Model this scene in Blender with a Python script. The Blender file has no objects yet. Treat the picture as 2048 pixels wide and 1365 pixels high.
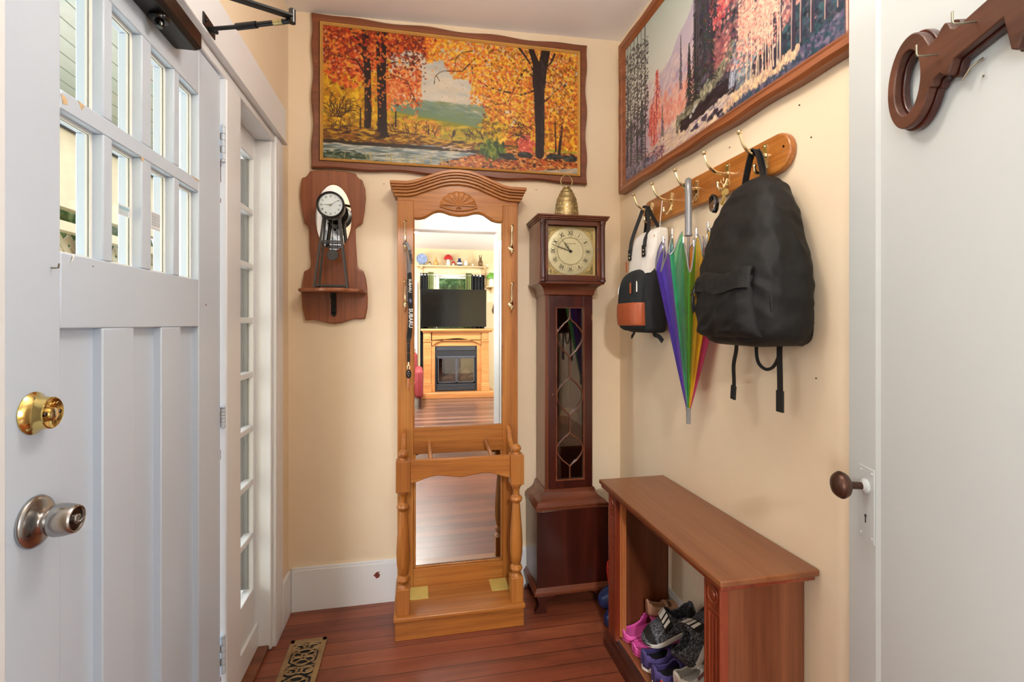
import bpy, bmesh, math, random
import numpy as np
from mathutils import Vector, Matrix, Euler, noise

# ---------------------------------------------------------------- camera, world, light, exposure
scene = bpy.context.scene
scene.view_settings.view_transform = 'Standard'
scene.view_settings.look = 'None'
scene.view_settings.gamma = 1.0
scene.view_settings.use_curve_mapping = False
scene.view_settings.exposure = 0.74
scene.cycles.max_bounces = 10
scene.cycles.transparent_max_bounces = 24
scene.cycles.caustics_reflective = False
scene.cycles.caustics_refractive = False
scene.cycles.sample_clamp_indirect = 6.0

R = math.radians
PI = math.pi
COL = scene.collection

cam_data = bpy.data.cameras.new('camera')
cam_data.sensor_fit = 'HORIZONTAL'
cam_data.sensor_width = 36.0
cam_data.lens = 963.0 / 2048.0 * 36.0
cam_data.shift_y = -34.5 / 2048.0
cam_data.clip_start = 0.02
cam = bpy.data.objects.new('camera', cam_data)
cam.location = (0, 0, 1.30)
cam.rotation_euler = (R(90), 0, R(-11.4))
COL.objects.link(cam)
scene.camera = cam

world = bpy.data.worlds.new('daylight')
scene.world = world
world.use_nodes = True
wn = world.node_tree
wn.nodes['Background'].inputs['Color'].default_value = (0.80, 0.90, 1.0, 1)
wn.nodes['Background'].inputs['Strength'].default_value = 1.2


def area_light(name, loc, rot, sx, sy, power, color=(1, 1, 1)):
    l = bpy.data.lights.new(name, 'AREA')
    l.shape = 'RECTANGLE'
    l.size = sx
    l.size_y = sy
    l.energy = power
    l.color = color
    o = bpy.data.objects.new(name, l)
    o.location = loc
    o.rotation_euler = [R(a) for a in rot]
    COL.objects.link(o)
    return o


# daylight entering the living room behind the camera through its two side windows
area_light('window_daylight_west', (-2.42, -2.2, 1.55), (0, -90, 0), 1.5, 2.2, 88, (0.93, 0.97, 1.0))
area_light('window_daylight_east', (3.02, -2.2, 1.55), (0, 90, 0), 1.5, 2.2, 62, (0.95, 0.98, 1.0))
# light added in the living room, unseen; throws a band on the back wall
area_light('living_room_fill', (-0.09, -2.4, 2.60), (0, 0, 0), 0.26, 0.26, 130, (1.0, 0.98, 0.95))
# upward fill light added out of view to brighten the ceiling
area_light('ceiling_fill', (0.42, 0.50, 1.95), (180, 0, 0), 0.22, 0.22, 8.5, (1.0, 0.99, 0.98))
# daylight entering the open side of the porch
area_light('porch_daylight', (-2.15, 1.15, 1.25), (0, -90, 0), 2.2, 1.9, 42, (0.97, 0.99, 1.0))
area_light('porch_fill', (-1.35, 3.4, 2.50), (0, 0, 0), 1.0, 3.4, 22, (0.97, 0.99, 1.0))  # fill light added below the closed porch ceiling to brighten the porch


# ---------------------------------------------------------------- helpers
def lin(h):
    if isinstance(h, str):
        h = h.lstrip('#')
        c = [int(h[i:i + 2], 16) / 255 for i in (0, 2, 4)]
    else:
        c = [x / 255 for x in h]
    return tuple((x / 12.92 if x <= 0.04045 else ((x + 0.055) / 1.055) ** 2.4) for x in c)


MATS = {}


def nodes_of(name):
    m = bpy.data.materials.new(name)
    m.use_nodes = True
    nt = m.node_tree
    b = nt.nodes['Principled BSDF']
    MATS[name] = m
    return m, nt, b


def mapping(nt, scale=(1, 1, 1), kind='Object'):
    tc = nt.nodes.new('ShaderNodeTexCoord')
    mp = nt.nodes.new('ShaderNodeMapping')
    mp.inputs['Scale'].default_value = scale
    nt.links.new(tc.outputs[kind], mp.inputs['Vector'])
    return mp.outputs['Vector']


def tex_noise(nt, vec, scale=5, detail=4, dist=0.0, rough=0.55):
    n = nt.nodes.new('ShaderNodeTexNoise')
    n.inputs['Scale'].default_value = scale
    n.inputs['Detail'].default_value = detail
    n.inputs['Roughness'].default_value = rough
    n.inputs['Distortion'].default_value = dist
    nt.links.new(vec, n.inputs['Vector'])
    return n.outputs['Fac']


def ramp(nt, fac, stops):
    r = nt.nodes.new('ShaderNodeValToRGB')
    el = r.color_ramp.elements
    while len(el) > 1:
        el.remove(el[-1])
    el[0].position = stops[0][0]
    el[0].color = (*stops[0][1], 1)
    for p, c in stops[1:]:
        e = el.new(p)
        e.color = (*c, 1)
    nt.links.new(fac, r.inputs['Fac'])
    return r.outputs['Color']


def mixc(nt, fac, a, b, mode='MIX'):
    m = nt.nodes.new('ShaderNodeMix')
    m.data_type = 'RGBA'
    m.blend_type = mode
    for sock, v in ((m.inputs['Factor'], fac), (m.inputs['A'], a), (m.inputs['B'], b)):
        if isinstance(v, bpy.types.NodeSocket):
            nt.links.new(v, sock)
        elif isinstance(v, (int, float)):
            sock.default_value = v
        else:
            sock.default_value = (*v, 1)
    return m.outputs['Result']


def bump(nt, b, h, strength=0.1, dist=0.01):
    n = nt.nodes.new('ShaderNodeBump')
    n.inputs['Strength'].default_value = strength
    n.inputs['Distance'].default_value = dist
    nt.links.new(h, n.inputs['Height'])
    nt.links.new(n.outputs['Normal'], b.inputs['Normal'])


def plain(name, col, rough=0.5, metal=0.0, var=0.06, nscale=12, bmp=0.0, bscale=60, spec=0.5, coat=0.0, sheen=0.0):
    m, nt, b = nodes_of(name)
    c = lin(col)
    vec = mapping(nt)
    f = tex_noise(nt, vec, nscale, 3)
    dark = tuple(x * (1 - var) for x in c)
    lite = tuple(min(1, x * (1 + var)) for x in c)
    nt.links.new(ramp(nt, f, [(0.3, dark), (0.7, lite)]), b.inputs['Base Color'])
    b.inputs['Roughness'].default_value = rough
    b.inputs['Metallic'].default_value = metal
    b.inputs['Specular IOR Level'].default_value = spec
    b.inputs['Coat Weight'].default_value = coat
    b.inputs['Coat Roughness'].default_value = 0.12
    if sheen:
        b.inputs['Sheen Weight'].default_value = sheen
    if bmp:
        bump(nt, b, tex_noise(nt, vec, bscale, 3), bmp, 0.004)
    return m


def wood(name, c1, c2, c3, axis='Z', scale=9, rough=0.35, coat=0.25, stretch=0.07, grain=1.0):
    m, nt, b = nodes_of(name)
    s = {'X': (stretch, 1, 1), 'Y': (1, stretch, 1), 'Z': (1, 1, stretch)}[axis]
    vec = mapping(nt, s)
    f = tex_noise(nt, vec, scale, 5, 1.4, 0.6)
    base = ramp(nt, f, [(0.28, lin(c1)), (0.5, lin(c2)), (0.72, lin(c3))])
    s2 = {'X': (0.02, 1, 1), 'Y': (1, 0.02, 1), 'Z': (1, 1, 0.02)}[axis]
    vec2 = mapping(nt, s2)
    g = tex_noise(nt, vec2, 140, 4, 0.3, 0.7)
    streak = ramp(nt, g, [(0.38, (0.55, 0.5, 0.45)), (0.56, (1, 1, 1))])
    col = mixc(nt, 0.55 * grain, base, streak, 'MULTIPLY')
    nt.links.new(col, b.inputs['Base Color'])
    b.inputs['Roughness'].default_value = rough
    b.inputs['Coat Weight'].default_value = coat
    b.inputs['Coat Roughness'].default_value = 0.18
    bump(nt, b, g, 0.06, 0.002)
    return m


def emit(name, col, strength):
    m, nt, b = nodes_of(name)
    b.inputs['Base Color'].default_value = (*lin(col), 1)
    b.inputs['Emission Color'].default_value = (*lin(col), 1)
    b.inputs['Emission Strength'].default_value = strength
    return m


def thin_glass(name, tint=(0.97, 0.98, 0.98), rough=0.02, ior=1.45):
    m = bpy.data.materials.new(name)
    m.use_nodes = True
    nt = m.node_tree
    nt.nodes.remove(nt.nodes['Principled BSDF'])
    out = nt.nodes['Material Output']
    t = nt.nodes.new('ShaderNodeBsdfTransparent')
    t.inputs['Color'].default_value = (*tint, 1)
    g = nt.nodes.new('ShaderNodeBsdfGlossy')
    g.inputs['Roughness'].default_value = rough
    lw = nt.nodes.new('ShaderNodeLayerWeight')
    lw.inputs['Blend'].default_value = 0.5
    pw = nt.nodes.new('ShaderNodeMath')
    pw.operation = 'POWER'
    nt.links.new(lw.outputs['Facing'], pw.inputs[0])
    pw.inputs[1].default_value = 5.0
    r0 = ((ior - 1) / (ior + 1)) ** 2
    f = nt.nodes.new('ShaderNodeMath')
    f.operation = 'MULTIPLY_ADD'
    nt.links.new(pw.outputs[0], f.inputs[0])
    f.inputs[1].default_value = 1 - r0
    f.inputs[2].default_value = r0
    mx = nt.nodes.new('ShaderNodeMixShader')
    nt.links.new(f.outputs[0], mx.inputs[0])
    nt.links.new(t.outputs[0], mx.inputs[1])
    nt.links.new(g.outputs[0], mx.inputs[2])
    nt.links.new(mx.outputs[0], out.inputs['Surface'])
    MATS[name] = m
    return m


def film(name, col, opacity=0.35):
    """coloured see-through plastic sheet"""
    m = bpy.data.materials.new(name)
    m.use_nodes = True
    nt = m.node_tree
    b = nt.nodes['Principled BSDF']
    out = nt.nodes['Material Output']
    c = lin(col)
    b.inputs['Base Color'].default_value = (*c, 1)
    b.inputs['Roughness'].default_value = 0.18
    b.inputs['Coat Weight'].default_value = 0.6
    t = nt.nodes.new('ShaderNodeBsdfTransparent')
    t.inputs['Color'].default_value = (*[min(1, x * 0.5 + 0.48) for x in c], 1)
    tl = nt.nodes.new('ShaderNodeBsdfTranslucent')
    tl.inputs['Color'].default_value = (*c, 1)
    m1 = nt.nodes.new('ShaderNodeMixShader')
    m1.inputs[0].default_value = 0.4
    nt.links.new(b.outputs[0], m1.inputs[1])
    nt.links.new(tl.outputs[0], m1.inputs[2])
    m2 = nt.nodes.new('ShaderNodeMixShader')
    vec = mapping(nt, (1, 1, 0.15))
    f = tex_noise(nt, vec, 30, 3)
    mr = nt.nodes.new('ShaderNodeMapRange')
    mr.inputs['From Min'].default_value = 0.3
    mr.inputs['From Max'].default_value = 0.7
    mr.inputs['To Min'].default_value = max(0, opacity - 0.12)
    mr.inputs['To Max'].default_value = opacity + 0.15
    nt.links.new(f, mr.inputs['Value'])
    nt.links.new(mr.outputs[0], m2.inputs[0])
    nt.links.new(t.outputs[0], m2.inputs[1])
    nt.links.new(m1.outputs[0], m2.inputs[2])
    nt.links.new(m2.outputs[0], out.inputs['Surface'])
    MATS[name] = m
    return m


def planks(name, axis_w, width, tones, gap_dark, rough=0.3, wear=None, bmp=0.15):
    m, nt, b = nodes_of(name)
    tc = nt.nodes.new('ShaderNodeTexCoord')
    sp = nt.nodes.new('ShaderNodeSeparateXYZ')
    nt.links.new(tc.outputs['Object'], sp.inputs[0])
    out = {'X': 0, 'Y': 1}[axis_w]

    def mth(op, a, bb=None):
        n = nt.nodes.new('ShaderNodeMath')
        n.operation = op
        for i, v in enumerate((a, bb)):
            if v is None:
                continue
            if isinstance(v, bpy.types.NodeSocket):
                nt.links.new(v, n.inputs[i])
            else:
                n.inputs[i].default_value = v
        return n.outputs[0]
    q = mth('DIVIDE', sp.outputs[out], width)
    fl = mth('FLOOR', q)
    fr = mth('FRACT', q)
    wn_ = nt.nodes.new('ShaderNodeTexWhiteNoise')
    wn_.noise_dimensions = '1D'
    nt.links.new(fl, wn_.inputs['W'])
    sc = (0.1, 1, 1) if axis_w == 'Y' else (1, 0.1, 1)
    vec = mapping(nt, sc)
    f = tex_noise(nt, vec, 14, 6, 1.0, 0.65)
    f2 = mth('ADD', mth('MULTIPLY', f, 0.7), mth('MULTIPLY', wn_.outputs['Value'], 0.3))
    col = ramp(nt, f2, [(0.25, lin(tones[0])), (0.5, lin(tones[1])), (0.75, lin(tones[2]))])
    if wear:
        v3 = mapping(nt, (1, 1, 1))
        w = tex_noise(nt, v3, 2.2, 5, 0.4, 0.6)
        wf = ramp(nt, w, [(0.52, (0, 0, 0)), (0.68, (1, 1, 1))])
        col = mixc(nt, wf, col, lin(wear))
    edge = mth('MINIMUM', fr, mth('SUBTRACT', 1.0, fr))
    g = mth('LESS_THAN', edge, 0.018)
    col = mixc(nt, g, col, lin(gap_dark))
    nt.links.new(col, b.inputs['Base Color'])
    b.inputs['Roughness'].default_value = rough
    inv = mth('ADD', mth('MULTIPLY', g, -1.0), mth('MULTIPLY', f, 0.4))
    bump(nt, b, inv, bmp, 0.004)
    return m


class MB:
    """collects shapes in one mesh"""

    def __init__(self):
        self.bm = bmesh.new()

    def _faces(self, vs, fs):
        bv = [self.bm.verts.new(v) for v in vs]
        for f in fs:
            try:
                self.bm.faces.new([bv[i] for i in f])
            except ValueError:
                pass
        return bv

    def box(self, x0, x1, y0, y1, z0, z1):
        v = [(x, y, z) for x in (x0, x1) for y in (y0, y1) for z in (z0, z1)]
        self._faces(v, [(0, 1, 3, 2), (4, 6, 7, 5), (0, 4, 5, 1), (2, 3, 7, 6), (0, 2, 6, 4), (1, 5, 7, 3)])
        return self

    def hexa(self, v):
        """8 corners: bottom ring 0-3, top ring 4-7"""
        self._faces(v, [(3, 2, 1, 0), (4, 5, 6, 7), (0, 1, 5, 4), (1, 2, 6, 5), (2, 3, 7, 6), (3, 0, 4, 7)])
        return self

    def bar(self, p0, p1, w, h, up=(0, 0, 1)):
        p0, p1 = Vector(p0), Vector(p1)
        d = (p1 - p0).normalized()
        u = Vector(up)
        s = d.cross(u)
        if s.length < 1e-4:
            s = d.cross(Vector((1, 0, 0)))
        s.normalize()
        t = s.cross(d).normalized()
        s *= w / 2
        t *= h / 2
        v = [p0 - s - t, p0 + s - t, p0 + s + t, p0 - s + t, p1 - s - t, p1 + s - t, p1 + s + t, p1 - s + t]
        self._faces(v, [(3, 2, 1, 0), (4, 5, 6, 7), (0, 1, 5, 4), (1, 2, 6, 5), (2, 3, 7, 6), (3, 0, 4, 7)])
        return self

    def rings(self, rings, caps=True, close_u=True, close_v=False):
        n = len(rings[0])
        bv = [[self.bm.verts.new(p) for p in r] for r in rings]
        m = len(rings)
        for i in range(m if close_v else m - 1):
            a, b = bv[i], bv[(i + 1) % m]
            for j in range(n if close_u else n - 1):
                k = (j + 1) % n
                try:
                    self.bm.faces.new((a[j], a[k], b[k], b[j]))
                except ValueError:
                    pass
        if caps and not close_v:
            for r in (bv[0][::-1], bv[-1]):
                try:
                    self.bm.faces.new(r)
                except ValueError:
                    pass
        return self

    def lathe(self, prof, c=(0, 0, 0), axis=(0, 0, 1), seg=24):
        """prof: (radius, height) pairs along axis from c"""
        q = Vector((0, 0, 1)).rotation_difference(Vector(axis).normalized())
        c = Vector(c)
        rr = []
        for r, hgt in prof:
            r = max(r, 1e-5)
            rr.append([c + q @ Vector((r * math.cos(2 * PI * k / seg), r * math.sin(2 * PI * k / seg), hgt)) for k in range(seg)])
        return self.rings(rr)

    def cyl(self, p0, p1, r0, r1=None, seg=16):
        p0, p1 = Vector(p0), Vector(p1)
        d = p1 - p0
        return self.lathe([(r0, 0), (r0 if r1 is None else r1, d.length)], p0, d, seg)

    def ball(self, c, r, s=(1, 1, 1), seg=16, rot=None):
        rr = []
        n = max(6, seg // 2)
        c = Vector(c)
        q = rot.to_matrix() if rot else None
        for i in range(n + 1):
            a = -PI / 2 + PI * i / n
            ring = []
            for k in range(seg):
                p = Vector((math.cos(a) * math.cos(2 * PI * k / seg) * s[0], math.cos(a) * math.sin(2 * PI * k / seg) * s[1], math.sin(a) * s[2])) * r
                if i in (0, n):
                    p += Vector((math.cos(2 * PI * k / seg), math.sin(2 * PI * k / seg), 0)) * 1e-5
                ring.append(c + (q @ p if q else p))
            rr.append(ring)
        return self.rings(rr)

    def tube(self, pts, r, seg=8, closed=False, flat=None):
        pts = [Vector(p) for p in pts]
        n = len(pts)
        rad = r if isinstance(r, (list, tuple)) else [r] * n
        tang = []
        for i in range(n):
            a = pts[(i - 1) % n] if (closed or i > 0) else pts[i]
            b = pts[(i + 1) % n] if (closed or i < n - 1) else pts[i]
            t = b - a
            tang.append(t.normalized() if t.length > 1e-9 else Vector((0, 0, 1)))
        up = Vector((0, 0, 1))
        if abs(tang[0].dot(up)) > 0.9:
            up = Vector((1, 0, 0))
        s = tang[0].cross(up).normalized()
        rr = []
        for i in range(n):
            t = tang[i]
            s = (s - t * s.dot(t))
            s = s.normalized() if s.length > 1e-6 else t.orthogonal().normalized()
            w = t.cross(s)
            fl = flat or (1, 1)
            rr.append([pts[i] + (s * math.cos(2 * PI * k / seg) * fl[0] + w * math.sin(2 * PI * k / seg) * fl[1]) * rad[i] for k in range(seg)])
        return self.rings(rr, caps=not closed, close_v=closed)

    def strap(self, pts, side, w, th):
        """flat webbing along pts; side = width direction"""
        pts = [Vector(p) for p in pts]
        s = Vector(side).normalized()
        rr = []
        for i, p in enumerate(pts):
            a, b = pts[max(0, i - 1)], pts[min(len(pts) - 1, i + 1)]
            t = (b - a).normalized()
            ss = (s - t * s.dot(t)).normalized()
            nn = t.cross(ss).normalized()
            rr.append([p - ss * w / 2 - nn * th / 2, p + ss * w / 2 - nn * th / 2, p + ss * w / 2 + nn * th / 2, p - ss * w / 2 + nn * th / 2])
        return self.rings(rr)

    def prism(self, poly, plane, a, b):
        f = {'XZ': lambda p, t: (p[0], t, p[1]), 'YZ': lambda p, t: (t, p[0], p[1]), 'XY': lambda p, t: (p[0], p[1], t)}[plane]
        return self.rings([[f(p, a) for p in poly], [f(p, b) for p in poly]])

    def quad(self, *v):
        self._faces(v, [tuple(range(len(v)))])
        return self

    def grid(self, fn, nu, nv, closed_u=False):
        rr = [[fn(i / nu, j / nv) for i in range(nu + (0 if closed_u else 1))] for j in range(nv + 1)]
        return self.rings(rr, caps=False, close_u=closed_u)

    def text(self, s, size, mtx, extrude=0.0004, align='CENTER', bold=0.0):
        cu = bpy.data.curves.new('txt', 'FONT')
        cu.body = s
        cu.size = size
        cu.align_x = align
        cu.align_y = 'CENTER'
        cu.extrude = extrude
        cu.offset = bold
        cu.resolution_u = 3
        o = bpy.data.objects.new('txt', cu)
        COL.objects.link(o)
        dg = bpy.context.evaluated_depsgraph_get()
        me = bpy.data.meshes.new_from_object(o.evaluated_get(dg))
        me.transform(mtx)
        self.bm.from_mesh(me)
        bpy.data.objects.remove(o)
        bpy.data.curves.remove(cu)
        bpy.data.meshes.remove(me)
        return self

    def xform(self, mtx):
        self.bm.transform(mtx)
        return self

    def build(self, name, mat=None, parent=None, bevel=0, seg=2, smooth=True, angle=35, solid=0, sub=0, local=False, merge=0):
        bm = self.bm
        if merge:
            bmesh.ops.remove_doubles(bm, verts=bm.verts, dist=merge)
        bmesh.ops.recalc_face_normals(bm, faces=bm.faces)
        if parent is not None and not local:
            bm.transform(Matrix.Translation(-ORG.get(parent.name, Vector((0, 0, 0)))))
        me = bpy.data.meshes.new(name)
        bm.to_mesh(me)
        bm.free()
        mats = mat if isinstance(mat, (list, tuple)) else [mat]
        for mm in mats:
            me.materials.append(MATS[mm] if isinstance(mm, str) else mm)
        if smooth:
            me.polygons.foreach_set('use_smooth', [True] * len(me.polygons))
            me.set_sharp_from_angle(angle=R(angle))
        o = bpy.data.objects.new(name, me)
        COL.objects.link(o)
        if parent is not None:
            o.parent = parent
            ORG[o.name] = ORG.get(parent.name, Vector((0, 0, 0)))
        if solid:
            md = o.modifiers.new('thickness', 'SOLIDIFY')
            md.thickness = solid
            md.offset = 0
        if sub:
            md = o.modifiers.new('smooth', 'SUBSURF')
            md.levels = sub
            md.render_levels = sub
        if bevel:
            md = o.modifiers.new('edge', 'BEVEL')
            md.width = bevel
            md.segments = seg
            md.limit_method = 'ANGLE'
            md.angle_limit = R(40)
        return o


ORG = {}


def thing(name, label, cat, loc=(0, 0, 0), rot=(0, 0, 0), group=None):
    o = bpy.data.objects.new(name, None)
    o.empty_display_size = 0.05
    o.location = loc
    o.rotation_euler = rot
    COL.objects.link(o)
    o['label'] = label
    o['category'] = cat
    if group:
        o['group'] = group
    ORG[o.name] = Vector(loc)
    return o


def tag(o, label, cat, group=None):
    o['label'] = label
    o['category'] = cat
    if group:
        o['group'] = group
    return o


def struct(o, label=None, cat=None):
    o['kind'] = 'structure'
    if label:
        o['label'] = label
    if cat:
        o['category'] = cat
    return o


def sroot(name, label, cat, loc=(0, 0, 0), rot=(0, 0, 0)):
    o = thing(name, label, cat, loc, rot)
    o['kind'] = 'structure'
    return o


def arc(c, r, a0, a1, n, plane='XZ', ry=None):
    ry = r if ry is None else ry
    out = []
    for i in range(n + 1):
        a = R(a0 + (a1 - a0) * i / n)
        p = (c[0] + r * math.cos(a), c[1] + ry * math.sin(a))
        out.append(p)
    return out


def interp(tab, x):
    xs = [t[0] for t in tab]
    ys = [t[1] for t in tab]
    return float(np.interp(x, xs, ys))


def smooth_tab(tab, n=6):
    """Catmull-Rom through points"""
    P = [Vector(p) for p in tab]
    out = []
    for i in range(len(P) - 1):
        p0 = P[max(0, i - 1)]
        p1, p2 = P[i], P[i + 1]
        p3 = P[min(len(P) - 1, i + 2)]
        for k in range(n):
            t = k / n
            out.append(0.5 * ((2 * p1) + (p2 - p0) * t + (2 * p0 - 5 * p1 + 4 * p2 - p3) * t * t + (3 * p1 - p0 - 3 * p2 + p3) * t ** 3))
    out.append(P[-1])
    return out


# ---------------------------------------------------------------- materials
def wall_paint(name, col, mott=0.05, rough=0.55):
    m, nt, b = nodes_of(name)
    c = lin(col)
    vec = mapping(nt)
    f = tex_noise(nt, vec, 1.8, 5, 0.3)
    dark = tuple(x * (1 - mott * (1 + 0.6 * i)) for i, x in enumerate(c))
    nt.links.new(ramp(nt, f, [(0.35, dark), (0.65, c)]), b.inputs['Base Color'])
    b.inputs['Roughness'].default_value = rough
    bump(nt, b, tex_noise(nt, vec, 22, 6, 0.2, 0.6), 0.12, 0.004)
    return m


wall_paint('cream_wall', (237, 220, 192), 0.05)
wall_paint('ceiling_white', (238, 235, 234), 0.02, 0.8)
wall_paint('doorway_paint', (184, 177, 170), 0.03)
wall_paint('living_cream', (236, 218, 176), 0.03)


def painted_white(name, col, rough, dirt):
    m, nt, b = nodes_of(name)
    c = lin(col)
    vec = mapping(nt)
    f = tex_noise(nt, vec, 3, 4)
    base = ramp(nt, f, [(0.3, tuple(x * 0.96 for x in c)), (0.7, c)])
    g = tex_noise(nt, vec, 46, 5, 0.6, 0.7)
    big = tex_noise(nt, vec, 4, 3)
    n = nt.nodes.new('ShaderNodeMath')
    n.operation = 'MULTIPLY'
    nt.links.new(g, n.inputs[0])
    nt.links.new(big, n.inputs[1])
    mask = ramp(nt, n.outputs[0], [(dirt, (0, 0, 0)), (dirt + 0.012, (1, 1, 1))])
    nt.links.new(mixc(nt, mask, base, lin((150, 128, 105))), b.inputs['Base Color'])
    b.inputs['Roughness'].default_value = rough
    bump(nt, b, tex_noise(nt, mapping(nt, (1, 1, 0.2)), 40, 4), 0.06, 0.002)
    return m


painted_white('door_white', (200, 213, 228), 0.32, 0.47)
painted_white('trim_white', (230, 233, 236), 0.3, 0.455)
plain('closet_white', (202, 209, 210), 0.4, var=0.02, nscale=3, bmp=0.03, bscale=30)
planks('hall_floor', 'Y', 0.0765, ((90, 46, 33), (132, 68, 45), (158, 90, 60)), (40, 18, 14), 0.36, (98, 50, 38))
planks('living_floor', 'Y', 0.125, ((62, 42, 36), (92, 64, 52), (122, 90, 74)), (36, 24, 20), 0.3)
wood('oak', (142, 82, 30), (178, 110, 44), (196, 134, 64), 'Z', 7, 0.42, 0.14)
wood('oak_x', (142, 82, 30), (178, 110, 44), (196, 134, 64), 'X', 7, 0.42, 0.14)
wood('oak_y', (142, 82, 30), (176, 108, 44), (196, 134, 64), 'Y', 7, 0.3, 0.4)
wood('mahogany', (76, 34, 18), (112, 58, 34), (140, 80, 50), 'Z', 8, 0.3, 0.35, grain=0.6)
wood('mahogany_x', (70, 30, 16), (104, 52, 30), (132, 74, 45), 'X', 8, 0.3, 0.35, grain=0.6)
wood('mahogany_dark', (46, 15, 10), (64, 24, 16), (88, 36, 24), 'Z', 6, 0.28, 0.4, grain=0.5)
wood('cherry', (84, 40, 22), (108, 58, 34), (130, 76, 48), 'Z', 9, 0.35, 0.2, grain=0.8)
wood('cherry_y', (100, 54, 30), (126, 74, 42), (144, 92, 58), 'Y', 5, 0.33, 0.3, grain=0.6)
wood('cherry_red', (92, 32, 14), (124, 50, 26), (148, 68, 38), 'Z', 9, 0.32, 0.3, grain=0.8)
wood('light_strip', (168, 96, 52), (186, 114, 66), (200, 130, 80), 'Z', 9, 0.4, 0.1)
wood('walnut_frame', (96, 50, 26), (122, 66, 36), (140, 80, 46), 'X', 9, 0.4, 0.15)
wood('walnut_frame_y', (112, 60, 32), (140, 80, 44), (158, 96, 56), 'Y', 9, 0.38, 0.2)
wood('plaque_wood', (110, 57, 30), (146, 82, 48), (170, 106, 66), 'Z', 7, 0.33, 0.3)
wood('key_wood', (62, 34, 23), (88, 52, 38), (108, 68, 50), 'X', 9, 0.42, 0.1)
wood('mantel_oak', (168, 108, 58), (188, 126, 72), (204, 148, 92), 'X', 5, 0.35, 0.2)
wood('shelf_pine', (206, 170, 122), (222, 188, 142), (232, 202, 160), 'X', 5, 0.4, 0.1)
plain('gold_liner', (206, 160, 88), 0.4, 0.25, nscale=20)
plain('brass', (224, 198, 124), 0.14, 1.0, 0.04)
plain('pale_brass', (238, 222, 180), 0.16, 1.0, 0.04)
plain('old_brass', (168, 150, 104), 0.42, 0.8, 0.3, 30, 0.6, 90)
plain('satin_steel', (172, 170, 168), 0.24, 1.0, 0.03)
plain('dark_steel', (84, 76, 70), 0.24, 1.0, 0.1)
plain('nail_steel', (150, 146, 130), 0.35, 1.0, 0.1)
plain('iron', (72, 70, 68), 0.5, 0.4, 0.15, 30)
plain('black_iron', (22, 21, 20), 0.4, 0.4, 0.1)
plain('bronze_knob', (84, 58, 48), 0.36, 0.7, 0.2, 18)
plain('closer_brown', (36, 22, 19), 0.3, 0.5, 0.1)
plain('closer_black', (20, 18, 17), 0.3, 0.4, 0.1)
plain('dial_cream', (196, 172, 116), 0.45, 0.1, 0.05, 20)
plain('dial_centre', (212, 204, 172), 0.4, 0.15, 0.04, 20)
plain('dial_white', (232, 236, 234), 0.5)
plain('ink', (26, 22, 18), 0.6)
plain('dark_line', (128, 104, 64), 0.5)
plain('black_cloth', (13, 13, 14), 0.62, var=0.25, nscale=30, bmp=0.25, bscale=500, spec=0.35)
plain('charcoal_cloth', (36, 40, 42), 0.8, var=0.15, nscale=30, bmp=0.2, bscale=400, spec=0.3)
plain('white_canvas', (226, 222, 216), 0.75, var=0.03, bmp=0.2, bscale=300)
plain('tan_leather', (168, 84, 48), 0.42, var=0.12, nscale=20, bmp=0.1)
plain('black_webbing', (16, 16, 17), 0.7, var=0.1, bmp=0.3, bscale=600)
plain('black_plastic', (14, 14, 15), 0.3)
plain('black_gloss', (6, 7, 7), 0.12)
plain('grey_plastic', (138, 140, 144), 0.3, 0.3)
plain('white_rubber', (216, 212, 206), 0.5, var=0.08, nscale=30)
plain('white_leather', (222, 218, 212), 0.42, var=0.04, nscale=20)
plain('mauve', (140, 98, 96), 0.4)
plain('pink_foam', (226, 92, 176), 0.48, var=0.05)
plain('purple_knit', (74, 62, 120), 0.75, var=0.15, nscale=60, bmp=0.2, bscale=300)
plain('inner_dark', (22, 20, 24), 0.9)
plain('tan_suede', (196, 152, 122), 0.7, var=0.06, nscale=25)
plain('tan_sole', (120, 84, 56), 0.6)
plain('red_foam', (206, 44, 40), 0.45)
plain('yellow_mark', (236, 196, 60), 0.5)
plain('blue_foam', (26, 42, 88), 0.35, var=0.1)
plain('felt_white', (238, 238, 232), 0.6)
plain('yellow_plate', (214, 196, 110), 0.35, 0.35, 0.08)
plain('vent_brass', (158, 130, 92), 0.45, 0.5, 0.2, 20)
plain('duct_dark', (26, 26, 28), 0.8)
plain('grey_metal', (118, 122, 126), 0.45, 0.3)
plain('porch_beige', (214, 196, 166), 0.7, var=0.06)
plain('porch_fascia', (64, 66, 82), 0.6)
plain('porch_grey', (200, 205, 204), 0.7, var=0.04)
plain('storm_white', (236, 234, 226), 0.5, var=0.03)
plain('sticker_white', (230, 234, 236), 0.4)
plain('sticker_blue', (160, 196, 208), 0.4)
plain('sticker_grey', (170, 172, 176), 0.5)
plain('seal_red', (120, 26, 32), 0.7, var=0.1)
plain('curtain_black', (26, 28, 30), 0.85, bmp=0.2)
plain('curtain_green', (132, 140, 88), 0.7, var=0.15)
plain('curtain_sheer', (232, 230, 214), 0.8)
plain('stove_black', (40, 42, 48), 0.35, 0.2)
plain('stove_grey', (86, 90, 100), 0.4, 0.5)
plain('fire_log', (176, 170, 160), 0.9, var=0.3, nscale=20, bmp=0.6)
plain('mush_red', (190, 36, 36), 0.3)
plain('mush_green', (96, 150, 48), 0.35)
plain('mush_white', (238, 234, 222), 0.4)
plain('plate_blue', (132, 150, 188), 0.25, var=0.4, nscale=30)
plain('clay_brown', (120, 92, 56), 0.5, var=0.2)
plain('peel_red', (120, 56, 46), 0.7, var=0.3, nscale=60)
plain('worn_wood', (206, 180, 142), 0.7, var=0.3, nscale=60)
thin_glass('clear_glass')
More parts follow.
